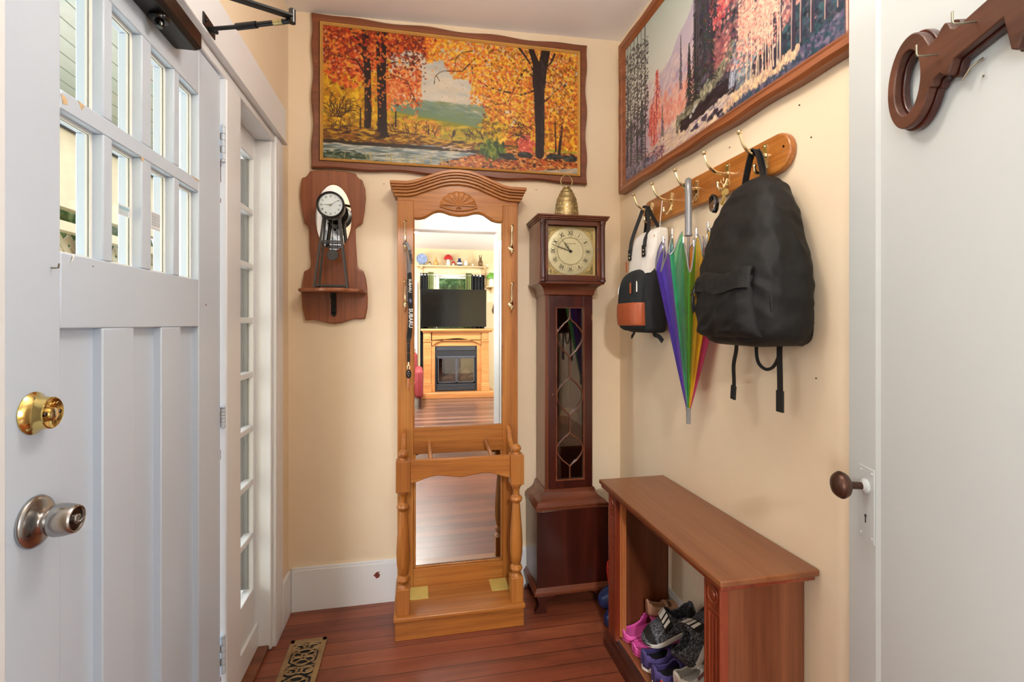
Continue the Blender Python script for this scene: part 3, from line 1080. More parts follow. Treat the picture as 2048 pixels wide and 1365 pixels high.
# ================================================================ PAINTINGS
class Canvas:
    def __init__(s, W, H, base):
        s.W, s.H = W, H
        s.a = np.zeros((H, W, 3), np.float32)
        s.a[:] = np.array(base, np.float32) / 255
        s.yy, s.xx = np.mgrid[0:H, 0:W].astype(np.float32)
        s.u = s.xx / W
        s.v = s.yy / H

    def mask(s, m, col, alpha=1.0):
        c = np.array(col, np.float32) / 255
        m = (m.astype(np.float32) * alpha)[..., None]
        s.a = s.a * (1 - m) + c * m

    def grad(s, m, c0, c1, t):
        c0 = np.array(c0, np.float32) / 255
        c1 = np.array(c1, np.float32) / 255
        t = np.clip(t, 0, 1)[..., None]
        m = m.astype(np.float32)[..., None]
        s.a = s.a * (1 - m) + (c0 * (1 - t) + c1 * t) * m

    def dab(s, u, v, ru, rv, ang, col, al=0.9):
        cx, cy = u * s.W, v * s.H
        rx, ry = max(0.7, ru * s.W), max(0.7, rv * s.W)
        q = int(max(rx, ry) + 2)
        x0, x1, y0, y1 = max(0, int(cx) - q), min(s.W, int(cx) + q + 1), max(0, int(cy) - q), min(s.H, int(cy) + q + 1)
        if x1 <= x0 or y1 <= y0:
            return
        X = s.xx[y0:y1, x0:x1] - cx
        Y = s.yy[y0:y1, x0:x1] - cy
        ca, sa = math.cos(ang), math.sin(ang)
        d = ((X * ca + Y * sa) / rx) ** 2 + ((-X * sa + Y * ca) / ry) ** 2
        m = (np.clip(1.6 - d * 1.3, 0, 1) * al)[..., None]
        c = np.array(col, np.float32) / 255
        s.a[y0:y1, x0:x1] = s.a[y0:y1, x0:x1] * (1 - m) + c * m

    def dabs(s, rng, n, region, cols, ru, rv, ang=(0, PI), al=0.85):
        """region(rng) -> (u, v) or None"""
        for _ in range(n):
            p = region(rng)
            if p is None:
                continue
            c = cols[rng.randrange(len(cols))]
            j = rng.uniform(-14, 14)
            c = [min(255, max(0, x + j)) for x in c]
            k = rng.uniform(0.6, 1.4)
            s.dab(p[0], p[1], ru * k, rv * k, rng.uniform(*ang), c, al)

    def stroke(s, pts, w0, w1, col, al=1.0):
        n = 0
        P = [Vector((p[0], p[1], 0)) for p in pts]
        L = sum((P[i + 1] - P[i]).length for i in range(len(P) - 1))
        acc = 0
        for i in range(len(P) - 1):
            seg = (P[i + 1] - P[i]).length
            k = max(1, int(seg * s.W / 1.0))
            for j in range(k):
                t = (acc + seg * j / k) / L
                p = P[i].lerp(P[i + 1], j / k)
                w = w0 + (w1 - w0) * t
                s.dab(p[0], p[1], w, w, 0, col, al)
            acc += seg

    def branch(s, rng, u, v, ang, ln, w, col, depth):
        pts = [(u, v)]
        for k in range(4):
            ang += rng.uniform(-0.35, 0.35)
            u += math.cos(ang) * ln / 4
            v += math.sin(ang) * ln / 4 * (s.W / s.H)
            pts.append((u, v))
            if depth > 0 and rng.random() < 0.7:
                s.branch(rng, u, v, ang + rng.choice((-1, 1)) * rng.uniform(0.4, 0.9), ln * 0.55, w * 0.5, col, depth - 1)
        s.stroke(pts, w, w * 0.35, col)

    def mesh(s, name, fn, parent):
        """fn(U, V) arrays -> X, Y, Z arrays (U right, V down)"""
        U, V = np.meshgrid((np.arange(s.W)) / (s.W - 1), (np.arange(s.H)) / (s.H - 1))
        X, Y, Z = fn(U, V)
        o_ = ORG.get(parent.name, Vector((0, 0, 0)))
        co = np.stack([X - o_.x, Y - o_.y, Z - o_.z], -1).reshape(-1, 3).astype(np.float32)
        n = len(co)
        idx = np.arange(n).reshape(s.H, s.W)
        q = np.stack([idx[:-1, :-1], idx[1:, :-1], idx[1:, 1:], idx[:-1, 1:]], -1).reshape(-1)
        nf = len(q) // 4
        me = bpy.data.meshes.new(name)
        me.vertices.add(n)
        me.vertices.foreach_set('co', co.ravel())
        me.loops.add(len(q))
        me.loops.foreach_set('vertex_index', q.astype(np.int32))
        me.polygons.add(nf)
        me.polygons.foreach_set('loop_start', np.arange(0, nf * 4, 4, dtype=np.int32))
        me.update(calc_edges=True)
        ca = me.color_attributes.new('paint', 'FLOAT_COLOR', 'POINT')
        c = np.clip(s.a, 0, 1).reshape(-1, 3)
        c = 0.90 * c ** 1.12   # darkens all colours of the print
        c = np.where(c <= 0.04045, c / 12.92, ((c + 0.055) / 1.055) ** 2.4)
        c = np.concatenate([c, np.ones((n, 1))], 1).astype(np.float32)
        ca.data.foreach_set('color', c.ravel())
        me.materials.append(MATS['painting_print'])
        o = bpy.data.objects.new(name, me)
        COL.objects.link(o)
        o.parent = parent
        ORG[o.name] = o_
        return o


def autumn():
    rng = random.Random(5)
    c = Canvas(540, 272, (226, 214, 196))
    u, v = c.u, c.v
    # sky
    c.grad(v < 0.75, (196, 200, 196), (238, 222, 196), v * 1.5)
    c.dabs(rng, 420, lambda r: (r.uniform(0.2, 0.75), r.uniform(0, 0.6)), [(206, 206, 200), (236, 224, 206), (226, 212, 190), (188, 194, 190)], 0.03, 0.011, (-0.2, 0.4), 0.3)
    # hills
    hill = 0.50 + 0.03 * np.sin(u * 9) + np.clip(u - 0.24, 0, 1) * 0.30
    c.grad(v > hill, (120, 150, 138), (136, 152, 84), (v - hill) / 0.18)
    f2 = 0.60 + np.clip(u - 0.25, 0, 1) * 0.22
    c.grad(v > f2, (150, 150, 46), (206, 184, 52), (v - f2) / 0.15)
    c.dabs(rng, 600, lambda r: ((lambda a: (a, r.uniform(0.62 + max(0, a - 0.25) * 0.2, 0.80)))(r.uniform(0.22, 0.8))), [(180, 168, 48), (214, 186, 54), (150, 140, 40), (120, 128, 44), (226, 180, 40)], 0.022, 0.005, (-0.2, 0.2), 0.5)
    c.dabs(rng, 500, lambda r: ((lambda a: (a, r.uniform(0.50, 0.53 + (a - 0.24) * 0.32)))(r.uniform(0.24, 0.66))), [(134, 158, 140), (120, 146, 132), (150, 166, 140), (136, 150, 96)], 0.02, 0.004, (-0.1, 0.3), 0.35)
    # left yellow bushes
    c.dabs(rng, 1500, lambda r: (r.uniform(0, 0.24), r.uniform(0.22, 0.74)), [(224, 176, 24), (240, 200, 40), (200, 140, 24), (214, 160, 20), (150, 110, 24)], 0.012, 0.006)
    c.dabs(rng, 500, lambda r: (r.gauss(0.33, 0.05), r.gauss(0.72, 0.03)), [(226, 190, 50), (206, 150, 40), (228, 150, 70), (160, 120, 40)], 0.011, 0.005)
    c.dabs(rng, 400, lambda r: (r.gauss(0.66, 0.025), r.gauss(0.66, 0.045)), [(214, 176, 30), (232, 196, 50), (120, 104, 30)], 0.010, 0.006)
    # right yellow/orange mass
    c.dabs(rng, 2600, lambda r: ((lambda a, b: (a, b) if b < 0.80 - 0.0 * a and a > 0.70 - 0.05 * math.sin(b * 9) else None)(r.uniform(0.66, 1.0), r.uniform(0.3, 0.84))),
           [(240, 176, 30), (246, 196, 50), (228, 140, 34), (214, 116, 40), (250, 208, 80), (180, 96, 30)], 0.011, 0.006)
    # far bank
    bank = 0.78 + 0.05 * np.clip((u - 0.25) * 5, 0, 1)
    c.mask((v > bank) & (u < 0.80), (88, 56, 24))
    c.dabs(rng, 2400, lambda r: ((lambda a: (a, r.uniform(0.74 + 0.06 * min(1, max(0, (a - 0.25) * 5)), 0.868 - 0.008 * math.sin(a * 8))))(r.uniform(0, 0.78))), [(206, 160, 30), (150, 96, 28), (92, 56, 22), (60, 36, 20), (226, 186, 60), (170, 110, 30), (120, 84, 26)], 0.014, 0.0035, (-0.3, 0.3), 0.8)
    # river
    top = 0.855 + 0.01 * np.sin(u * 12) + np.clip(0.30 - u, 0, 1) * 0.10
    c.grad((v > top) & (u < 0.80), (150, 166, 172), (206, 204, 188), (v - top) / 0.14)
    c.dabs(rng, 1100, lambda r: (r.uniform(0, 0.62), r.uniform(0.87, 1.0)), [(228, 222, 204), (160, 176, 184), (120, 142, 152), (210, 206, 186), (96, 112, 104)], 0.026, 0.003, (-0.12, 0.12), 0.6)
    c.dabs(rng, 260, lambda r: (r.uniform(0, 0.62), r.uniform(0.855, 0.875)), [(52, 38, 26), (70, 50, 28)], 0.018, 0.003, (-0.1, 0.1), 0.8)
    c.dabs(rng, 260, lambda r: (r.gauss(0.05, 0.05), r.gauss(0.97, 0.015)), [(40, 62, 40), (64, 84, 50), (140, 150, 130)], 0.012, 0.003, (-0.3, 0.3), 0.7)
    # driftwood
    for k in range(10):
        a = rng.uniform(-0.5, 0.6)
        uu, vv = rng.uniform(0.43, 0.53), rng.uniform(0.84, 0.89)
        c.stroke([(uu, vv), (uu + 0.035 * math.cos(a), vv + 0.05 * math.sin(a))], 0.0022, 0.001, (222, 190, 156))
    # leaf litter lower right
    c.mask((v > 1.02 - (u - 0.42) * 0.60) & (v > 0.86) & (u > 0.45), (104, 54, 28))
    c.mask((v > 0.845) & (u > 0.80), (110, 52, 30))
    c.dabs(rng, 5200, lambda r: ((lambda a: (a, r.uniform(max(0.85 - 0.02 * a, 1.0 - (a - 0.40) * 0.62), 1.0)))(r.uniform(0.44, 1.0))), [(206, 110, 40), (232, 160, 70), (160, 70, 30), (90, 40, 26), (60, 30, 22), (240, 186, 110), (196, 84, 34), (214, 140, 50)], 0.0075, 0.003, (-0.5, 0.5), 0.85)
    c.dabs(rng, 300, lambda r: ((lambda a: (a, r.uniform(1.03 - (a - 0.72) * 0.28, 1.0)))(r.uniform(0.78, 1.0))), [(214, 196, 172), (190, 184, 170), (160, 160, 150)], 0.02, 0.004, (-0.2, 0.2), 0.8)
    # green bush and rocks
    c.dabs(rng, 420, lambda r: (r.gauss(0.645, 0.02), r.gauss(0.85, 0.026)), [(64, 96, 40), (110, 140, 50), (150, 160, 60), (40, 62, 30)], 0.005, 0.010, (-0.4, 0.4), 0.8)
    c.dabs(rng, 300, lambda r: (r.gauss(0.775, 0.014), r.gauss(0.79, 0.03)), [(226, 110, 90), (206, 80, 70), (240, 140, 110)], 0.007, 0.005)
    for (a, b2, w) in ((0.70, 0.885, 0.03), (0.775, 0.862, 0.022), (0.905, 0.86, 0.032), (0.965, 0.868, 0.02)):
        for k in range(40):
            c.dab(a + rng.uniform(-w, w), b2 + rng.uniform(-0.012, 0.02), 0.012, 0.006, 0.1, rng.choice([(44, 46, 44), (66, 70, 66), (90, 96, 90), (30, 28, 28)]), 0.8)
    # posts
    for uu, a, b2 in ((0.135, 0.60, 0.75), (0.265, 0.60, 0.72), (0.39, 0.69, 0.76), (0.487, 0.715, 0.76)):
        c.stroke([(uu, a), (uu - 0.001, b2)], 0.0022, 0.003, (58, 40, 30))
    for k in range(26):
        c.branch(rng, rng.uniform(0.02, 0.62), rng.uniform(0.76, 0.80), -PI / 2 + rng.uniform(-0.8, 0.8), 0.035, 0.0013, (70, 46, 26), 1)
    # dark branches of the bush at the left edge
    for k in range(12):
        c.branch(rng, 0.045 + rng.uniform(-0.02, 0.02), 0.68, -PI / 2 + rng.uniform(-1.0, 1.0), 0.07, 0.0018, (74, 46, 24), 1)
    # slim trees on the right
    trunk = (52, 32, 26)
    c.stroke([(0.905, 0.82), (0.90, 0.5), (0.893, 0.2)], 0.0035, 0.0015, trunk)
    c.stroke([(0.918, 0.84), (0.935, 0.55), (0.942, 0.3), (0.945, 0.1)], 0.0062, 0.0022, trunk)
    for k in range(12):
        c.branch(rng, 0.938, rng.uniform(0.15, 0.6), -PI / 2 + rng.uniform(-1.1, 1.1), 0.06, 0.0015, trunk, 1)
    for k in range(10):
        c.branch(rng, 0.80 - rng.uniform(0, 0.02), rng.uniform(0.62, 0.75), PI + rng.uniform(-0.1, 0.9), 0.06, 0.0014, trunk, 1)
    # foliage canopies behind trunks
    LO = [(214, 84, 34), (232, 112, 44), (180, 56, 28), (240, 140, 60), (150, 44, 26), (236, 160, 60)]
    c.dabs(rng, 2600, lambda r: ((lambda a, b3: (a, b3) if b3 < 0.30 + 0.16 * math.sin(a * 16 + 0.2) - max(0, a - 0.28) * 1.5 else None)(r.uniform(0, 0.42), abs(r.gauss(0, 0.22)))), LO, 0.009, 0.0055, (0, PI), 0.85)
    c.dabs(rng, 900, lambda r: ((lambda a: (a, r.gauss(0.42 - (a - 0.22) * 0.5, 0.08)))(r.uniform(0.2, 0.36))), [(226, 120, 60), (236, 150, 80), (214, 96, 50), (244, 180, 110)], 0.007, 0.004)
    RO = [(246, 190, 50), (240, 160, 50), (232, 130, 56), (250, 210, 90), (226, 110, 60), (200, 130, 30), (250, 200, 60)]

    def right_crown(r):
        a, b3 = r.uniform(0.38, 1.0), r.uniform(0, 0.62)
        lim = 0.20 + 0.42 * max(0, min(1, (a - 0.42) / 0.22)) ** 1.4 + 0.05 * math.sin(a * 40)
        if b3 > lim or (0.47 < a < 0.56 and b3 > 0.30):
            return None
        return a, b3
    c.dabs(rng, 5200, right_crown, RO, 0.008, 0.005, (0, PI), 0.8)
    c.dabs(rng, 500, lambda r: (r.uniform(0.42, 0.98), r.uniform(0, 0.5)), [(224, 206, 176), (214, 200, 170)], 0.004, 0.003)
    c.dabs(rng, 260, lambda r: (r.uniform(0.0, 0.42), r.uniform(0, 0.35)), [(224, 190, 150), (236, 170, 110)], 0.004, 0.003)
    # shadowed leaves inside the crowns
    c.dabs(rng, 900, lambda r: (r.uniform(0.0, 0.38), abs(r.gauss(0, 0.16))), [(120, 40, 24), (96, 36, 24), (150, 60, 28)], 0.005, 0.0035, (0, PI), 0.7)
    c.dabs(rng, 1100, lambda r: (r.uniform(0.60, 1.0), r.uniform(0.02, 0.72)), [(150, 90, 30), (120, 70, 26), (176, 96, 34)], 0.005, 0.0035, (0, PI), 0.65)
    # big trunks
    dk = (46, 26, 24)
    c.stroke([(0.153, 0), (0.160, 0.3), (0.163, 0.6), (0.160, 0.73)], 0.0115, 0.0125, dk)
    c.stroke([(0.098, 0), (0.128, 0.10), (0.150, 0.20)], 0.004, 0.008, dk)
    c.stroke([(0.196, 0), (0.203, 0.4), (0.206, 0.76)], 0.006, 0.008, dk)
    c.stroke([(0.220, 0), (0.218, 0.4), (0.222, 0.79)], 0.008, 0.0115, dk)
    c.stroke([(0.214, 0.76), (0.24, 0.80)], 0.010, 0.004, dk)
    c.stroke([(0.80, 0), (0.822, 0.12), (0.828, 0.3)], 0.010, 0.02, dk)
    c.stroke([(0.863, 0), (0.846, 0.16), (0.838, 0.3)], 0.017, 0.02, dk)
    c.stroke([(0.832, 0.16), (0.836, 0.5), (0.838, 0.70), (0.836, 0.86)], 0.0225, 0.0165, dk)
    for (pts, w) in (([(0.75, 0.0), (0.79, 0.1), (0.815, 0.2)], .004), ([(0.90, 0.02), (0.885, 0.09), (0.855, 0.16)], .004), ([(0.82, 0.33), (0.76, 0.38), (0.70, 0.37), (0.62, 0.34), (0.57, 0.28)], .0035),
                     ([(0.82, 0.24), (0.775, 0.17), (0.74, 0.30), (0.70, 0.46), (0.65, 0.48)], .003), ([(0.855, 0.42), (0.885, 0.37)], .003), ([(0.57, 0.13), (0.52, 0.24), (0.45, 0.25)], .0024), ([(0.56, 0.07), (0.52, 0.09)], .002),
                     ([(0.15, 0.33), (0.12, 0.24), (0.06, 0.22)], .0028), ([(0.225, 0.26), (0.26, 0.22), (0.30, 0.22)], .0026), ([(0.225, 0.12), (0.27, 0.08), (0.32, 0.02)], .002), ([(0.225, 0.36), (0.27, 0.33), (0.31, 0.36), (0.32, 0.42)], .0018)):
        c.stroke(pts, w * 1.2, w * 0.6, (60, 34, 28))
        c.branch(rng, pts[-1][0], pts[-1][1], math.atan2(pts[-1][1] - pts[-2][1], pts[-1][0] - pts[-2][0]), 0.05, w * 0.5, (60, 34, 28), 1)
    for k in range(60):
        b3 = rng.uniform(0.05, 0.82)
        c.dab(0.846 + rng.uniform(-0.004, 0.012), b3, 0.0016, 0.010, 0, (84, 78, 70), 0.5)
        c.dab(0.156, rng.uniform(0.02, 0.7), 0.0016, 0.008, 0, (90, 60, 50), 0.5)
    c.dabs(rng, 260, lambda r: (r.uniform(0.02, 0.30), abs(r.gauss(0, 0.14))), LO, 0.007, 0.0045, (0, PI), 0.85)
    c.dabs(rng, 90, lambda r: (r.gauss(0.19, 0.03), r.gauss(0.42, 0.10)), [(226, 120, 60), (236, 150, 50)], 0.005, 0.0035)
    c.dabs(rng, 500, lambda r: (r.uniform(0.55, 0.80), r.uniform(0.1, 0.5)), RO, 0.006, 0.004)
    # grass stalks in front
    for k in range(26):
        uu = rng.uniform(0.06, 0.48)
        c.stroke([(uu, 1.0), (uu + rng.uniform(-0.012, 0.012), 0.93)], 0.0009, 0.0005, (190, 176, 120), 0.8)
    return c


def mountain():
    rng = random.Random(11)
    c = Canvas(560, 293, (200, 206, 196))
    u, v = c.u, c.v
    c.grad(v < 0.9, (196, 208, 198), (230, 226, 218), v * 1.6)
    # far mountains in mist
    m1 = np.interp(u, [0, 0.18, 0.26, 0.34, 0.42, 0.50, 1], [0.6, 0.58, 0.50, 0.40, 0.30, 0.18, 0.1]) + 0.012 * np.sin(u * 60)
    c.grad(v > m1, (196, 184, 200), (214, 196, 200), (v - m1) / 0.4)
    m2 = np.interp(u, [0, 0.25, 0.33, 0.42, 0.50, 1], [0.8, 0.66, 0.56, 0.50, 0.36, 0.3]) + 0.01 * np.sin(u * 90)
    c.grad(v > m2, (180, 164, 188), (222, 190, 190), (v - m2) / 0.3)
    c.dabs(rng, 900, lambda r: (r.uniform(0.16, 0.5), r.uniform(0.42, 0.8)), [(206, 186, 198), (226, 200, 196), (190, 172, 192), (232, 214, 206)], 0.012, 0.006, (-1.3, -0.5), 0.3)
    c.dabs(rng, 1300, lambda r: ((lambda a: (a, r.gauss(0.74 - 0.25 * abs(a - 0.38), 0.06)))(r.uniform(0.20, 0.47))), [(234, 160, 140), (240, 186, 164), (222, 134, 124), (230, 200, 190), (236, 172, 150)], 0.006, 0.009, (-0.4, 0.4), 0.45)
    # pale ground and river bed
    g0 = np.interp(u, [0, 0.2, 0.30, 0.42, 0.5, 1], [0.92, 0.90, 0.85, 0.80, 0.84, 0.95])
    c.grad(v > g0, (226, 204, 186), (206, 178, 168), (v - g0) / 0.15)
    c.dabs(rng, 2400, lambda r: ((lambda a: (a, r.uniform(float(np.interp(a, [0, 0.2, 0.3, 0.42, 0.5, 1], [0.92, 0.9, 0.85, 0.8, 0.84, 0.95])), 1.0)))(r.uniform(0.12, 0.66))), [(240, 222, 186), (232, 204, 176), (206, 176, 176), (178, 160, 184), (244, 230, 200), (220, 190, 160)], 0.012, 0.0028, (-0.5, 0.1), 0.6)
    # dark wooded cliff
    edge = 0.49 + 0.012 * np.sin(v * 55) + 0.008 * np.sin(v * 140)
    low = np.interp(u, [0.45, 0.50, 0.56, 0.65, 0.72, 1], [0.84, 0.82, 0.84, 0.90, 0.93, 0.93])
    c.mask((u > edge) & (v < low), (58, 56, 66))
    c.dabs(rng, 5200, lambda r: ((lambda a: (a, r.uniform(0, float(np.interp(a, [0.45, 0.5, 0.56, 0.65, 0.72, 1], [0.84, 0.82, 0.84, 0.9, 0.92, 0.92])))))(r.uniform(0.485, 0.82))), [(46, 46, 56), (70, 68, 82), (92, 88, 104), (36, 38, 44), (112, 106, 122), (60, 58, 60), (78, 82, 96)], 0.006, 0.007, (-0.7, 0.7), 0.7)
    c.dabs(rng, 500, lambda r: (r.gauss(0.60, 0.028), r.gauss(0.40, 0.06)), [(206, 84, 96), (232, 130, 124), (180, 74, 92), (236, 160, 146)], 0.005, 0.004, (0, PI), 0.75)
    c.dabs(rng, 520, lambda r: (r.gauss(0.61, 0.025), r.gauss(0.66, 0.06)), [(170, 96, 104), (196, 130, 126), (134, 80, 94), (150, 110, 112)], 0.006, 0.005, (-0.8, 0.4), 0.55)
    # mossy lit slope running down to the stream
    c.dabs(rng, 1500, lambda r: ((lambda a: (a, float(np.interp(a, [0.37, 0.45, 0.52, 0.60, 0.67], [0.87, 0.83, 0.80, 0.76, 0.66])) + r.gauss(0, 0.016)))(r.uniform(0.38, 0.66))), [(120, 118, 104), (160, 156, 132), (186, 182, 158), (90, 90, 82), (140, 136, 120)], 0.005, 0.006, (-0.6, 0.6), 0.75)
    # dark channel, boulder and waterfall
    c.dabs(rng, 900, lambda r: ((lambda a: (a, float(np.interp(a, [0.40, 0.52, 0.60, 0.66], [0.90, 0.87, 0.86, 0.86])) + r.gauss(0, 0.014)))(r.uniform(0.41, 0.67))), [(46, 40, 52), (66, 58, 72), (34, 32, 40)], 0.012, 0.004, (-0.3, 0.1), 0.8)
    c.dabs(rng, 800, lambda r: (r.gauss(0.695, 0.016), r.gauss(0.79, 0.045)), [(150, 160, 166), (120, 130, 140), (182, 190, 192), (98, 104, 118)], 0.007, 0.005, (-1.2, -0.6), 0.7)
    for k in range(26):
        a = 0.655 + rng.uniform(-0.012, 0.012)
        c.stroke([(a + 0.012, 0.76), (a, 0.82), (a - 0.003, 0.88)], 0.0009, 0.0012, rng.choice([(222, 226, 232), (180, 188, 204), (150, 158, 180)]), 0.7)
    for k in range(46):
        a = rng.uniform(0, 1)
        uu, vv = 0.44 + 0.20 * a, 0.95 - 0.04 * a + rng.uniform(-0.02, 0.03)
        c.stroke([(uu, vv), (uu + 0.03, vv - 0.012)], 0.0014, 0.0008, rng.choice([(236, 228, 232), (176, 168, 196), (116, 108, 136), (240, 230, 214)]), 0.75)
    for (uu, vv, w) in ((0.48, 0.95, .018), (0.53, 0.935, .010), (0.56, 0.955, .012), (0.585, 0.94, .010), (0.60, 0.965, .012)):
        for k in range(20):
            c.dab(uu + rng.uniform(-w, w), vv + rng.uniform(-0.010, 0.012), 0.006, 0.004, -0.2, rng.choice([(70, 62, 82), (96, 86, 104), (50, 46, 60)]), 0.85)
        c.dab(uu, vv - 0.014, w * 0.7, 0.0018, -0.15, (206, 194, 202), 0.7)
    for (uu, vv) in ((0.475, 0.85), (0.485, 0.835), (0.46, 0.87)):
        c.dab(uu, vv, 0.008, 0.007, 0, (206, 206, 204), 0.9)
    # autumn wood on the right
    c.dabs(rng, 5200, lambda r: ((lambda a: (a, r.uniform(0.15, 0.80)) if r.random() < (a - 0.60) * 4 else None)(r.uniform(0.62, 1.0))), [(228, 168, 152), (240, 192, 168), (196, 128, 130), (134, 96, 110), (244, 208, 184), (110, 88, 100), (216, 140, 126)], 0.0055, 0.0045, (0, PI), 0.7)
    c.dabs(rng, 1500, lambda r: ((lambda a: (a, r.uniform(0.55, 0.92)) if r.random() < (a - 0.72) * 4 else None)(r.uniform(0.76, 1.0))), [(150, 100, 106), (196, 130, 124), (96, 80, 98), (226, 166, 146)], 0.006, 0.005, (0, PI), 0.6)
    c.dabs(rng, 2200, lambda r: ((lambda a, b2: (a, b2) if b2 > 1.02 - 1.5 * (a - 0.76) - 0.1 else None)(r.uniform(0.80, 1.0), r.uniform(0.55, 1.0))), [(40, 62, 76), (58, 86, 98), (74, 70, 92), (34, 48, 62), (60, 100, 108)], 0.006, 0.005, (0, PI), 0.7)
    c.mask(v > np.interp(u, [0.6, 0.66, 0.8, 1], [1.0, 0.955, 0.955, 0.90]), (66, 78, 98))
    c.dabs(rng, 1500, lambda r: ((lambda a: (a, r.uniform(float(np.interp(a, [0.6, 0.66, 0.8, 1], [0.99, 0.955, 0.955, 0.9])), 1.0)))(r.uniform(0.60, 1.0))), [(54, 66, 88), (84, 96, 116), (110, 96, 126), (44, 80, 92), (130, 120, 140)], 0.005, 0.004, (0, PI), 0.75)
    c.dabs(rng, 700, lambda r: ((lambda a: (a, float(np.interp(a, [0.62, 0.7, 0.8, 0.9], [0.965, 0.93, 0.94, 0.92])) + r.gauss(0, 0.010)))(r.uniform(0.62, 0.88))), [(240, 214, 170), (228, 194, 158), (210, 172, 150), (190, 164, 150)], 0.0028, 0.006, (-0.4, 0.4), 0.8)
    # tall trunks and pale birches
    for uu, w in ((0.805, .0075), (0.825, .0035), (0.862, .006), (0.885, .003), (0.915, .005), (0.95, .003), (0.98, .003)):
        b2 = 0.93 - 0.3 * max(0, uu - 0.8)
        c.stroke([(uu, 0), (uu + 0.005, 0.5), (uu + 0.002, b2)], w, w, (66, 60, 78))
        c.stroke([(uu - w * 0.8, 0), (uu + 0.005 - w * 0.8, 0.5), (uu - w * 0.6, b2)], 0.0012, 0.0012, (206, 176, 164), 0.8)
    for k in range(15):
        uu = 0.705 + 0.0085 * k + rng.uniform(-0.003, 0.003)
        vb = 0.93 + rng.uniform(-0.01, 0.01)
        vt = vb - rng.uniform(0.22, 0.45)
        ln = rng.uniform(-0.010, 0.010)
        c.stroke([(uu, vb), (uu + ln, (vb + vt) / 2), (uu + ln * 0.4, vt)], 0.0014, 0.0008, (238, 212, 186))
        for q in range(2):
            c.branch(rng, uu + ln * 0.6, rng.uniform(vt, vb - 0.12), -PI / 2 + rng.uniform(-0.8, 0.8), 0.025, 0.0007, (230, 202, 180), 1)
    c.dabs(rng, 1300, lambda r: (r.uniform(0.68, 0.82), r.gauss(0.60, 0.10)), [(246, 204, 178), (238, 176, 156), (250, 218, 190), (226, 150, 140)], 0.0035, 0.003, (-0.8, 0.8), 0.8)

    # conifers
    def fir(uu, vt, vb, w, col, dens=110):
        c.stroke([(uu, vt), (uu, vb)], 0.0010, 0.0020, col)
        n = int((vb - vt) * dens)
        for k in range(n):
            t = k / n
            for s_ in (-1, 1):
                ww = w * (0.12 + t) * rng.uniform(0.35, 1.15)
                y0 = vt + (vb - vt) * t
                c.stroke([(uu, y0), (uu + s_ * ww * 0.6, y0 + 0.010), (uu + s_ * ww, y0 + rng.uniform(0.018, 0.034))], 0.0024, 0.0009, [x + rng.uniform(-14, 26) for x in col], 0.85)
    for uu, w in ((0.02, .002), (0.045, .0022), (0.075, .002), (0.105, .0022), (0.135, .002), (0.165, .0028)):
        c.stroke([(uu, 0), (uu + 0.002, 0.95)], w, w * 1.4, (64, 56, 62))
    c.dabs(rng, 1900, lambda r: ((lambda a, b2: (a, b2) if r.random() < 0.35 + 0.6 * b2 else None)(r.uniform(0.0, 0.19), r.uniform(0.05, 0.75))), [(52, 54, 60), (78, 76, 84), (40, 42, 48), (96, 90, 92)], 0.006, 0.003, (-0.6, 0.6), 0.75)
    for uu, vt, vb, w in ((0.05, 0.55, 1.0, .045), (0.14, 0.50, 0.98, .05), (0.10, 0.66, 1.0, .05), (0.015, 0.6, 1.0, .03)):
        fir(uu, vt, vb, w, (58, 62, 72))
    fir(0.405, 0.34, 0.66, 0.012, (110, 104, 116))
    fir(0.29, 0.66, 0.86, 0.014, (120, 112, 120))
    fir(0.452, 0.44, 0.80, 0.026, (50, 56, 60), 150)
    fir(0.485, 0.30, 0.80, 0.030, (46, 50, 56), 150)
    for uu, vt in ((0.52, 0.05), (0.55, 0.2), (0.58, 0.1), (0.53, 0.35), (0.565, 0.42)):
        fir(uu, vt, vt + 0.34, 0.026, (54, 56, 66))
    for uu in (0.478, 0.492, 0.503):
        c.stroke([(uu, 0), (uu, 0.62)], 0.0013, 0.0018, (96, 84, 92))
    # slender red trees on the left
    for uu, vt, vb, s_ in ((0.252, 0.40, 0.74, 1.0), (0.235, 0.66, 0.88, 0.8), (0.215, 0.60, 0.8, 0.8)):
        c.dabs(rng, 420, lambda r: ((lambda t: (uu + r.gauss(0, (0.004 + 0.012 * t) * s_), vt + (vb - vt) * t))(r.random())), [(214, 96, 92), (236, 132, 114), (184, 70, 84), (244, 164, 146)], 0.0035, 0.003, (0, PI), 0.8)
        c.stroke([(uu, vt), (uu - 0.002, vb + 0.05)], 0.0008, 0.0014, (120, 66, 66))
    # rocks and brush in the lower left corner
    c.dabs(rng, 500, lambda r: (r.uniform(0.16, 0.30), r.gauss(0.95, 0.02)), [(196, 130, 140), (110, 92, 110), (226, 176, 170), (84, 76, 90)], 0.004, 0.003, (0, PI), 0.75)
    for k in range(220):
        uu = rng.uniform(0, 0.24)
        c.dab(uu, rng.uniform(0.90 + 0.2 * uu, 1.0), rng.uniform(0.006, 0.014), 0.006, rng.uniform(-0.9, 0.9), rng.choice([(104, 100, 124), (140, 134, 152), (76, 72, 96), (168, 150, 164)]), 0.75)
    return c


def wavy(n, amp, waves, phase, ends=0.12):
    """edge offset profile along one side, zero at the corners"""
    out = []
    for i in range(n):
        t = i / n
        e = min(1, min(t, 1 - t) / ends)
        out.append(amp * e * (0.5 + 0.5 * math.sin(2 * PI * waves * t + phase)) * -1)
    return out


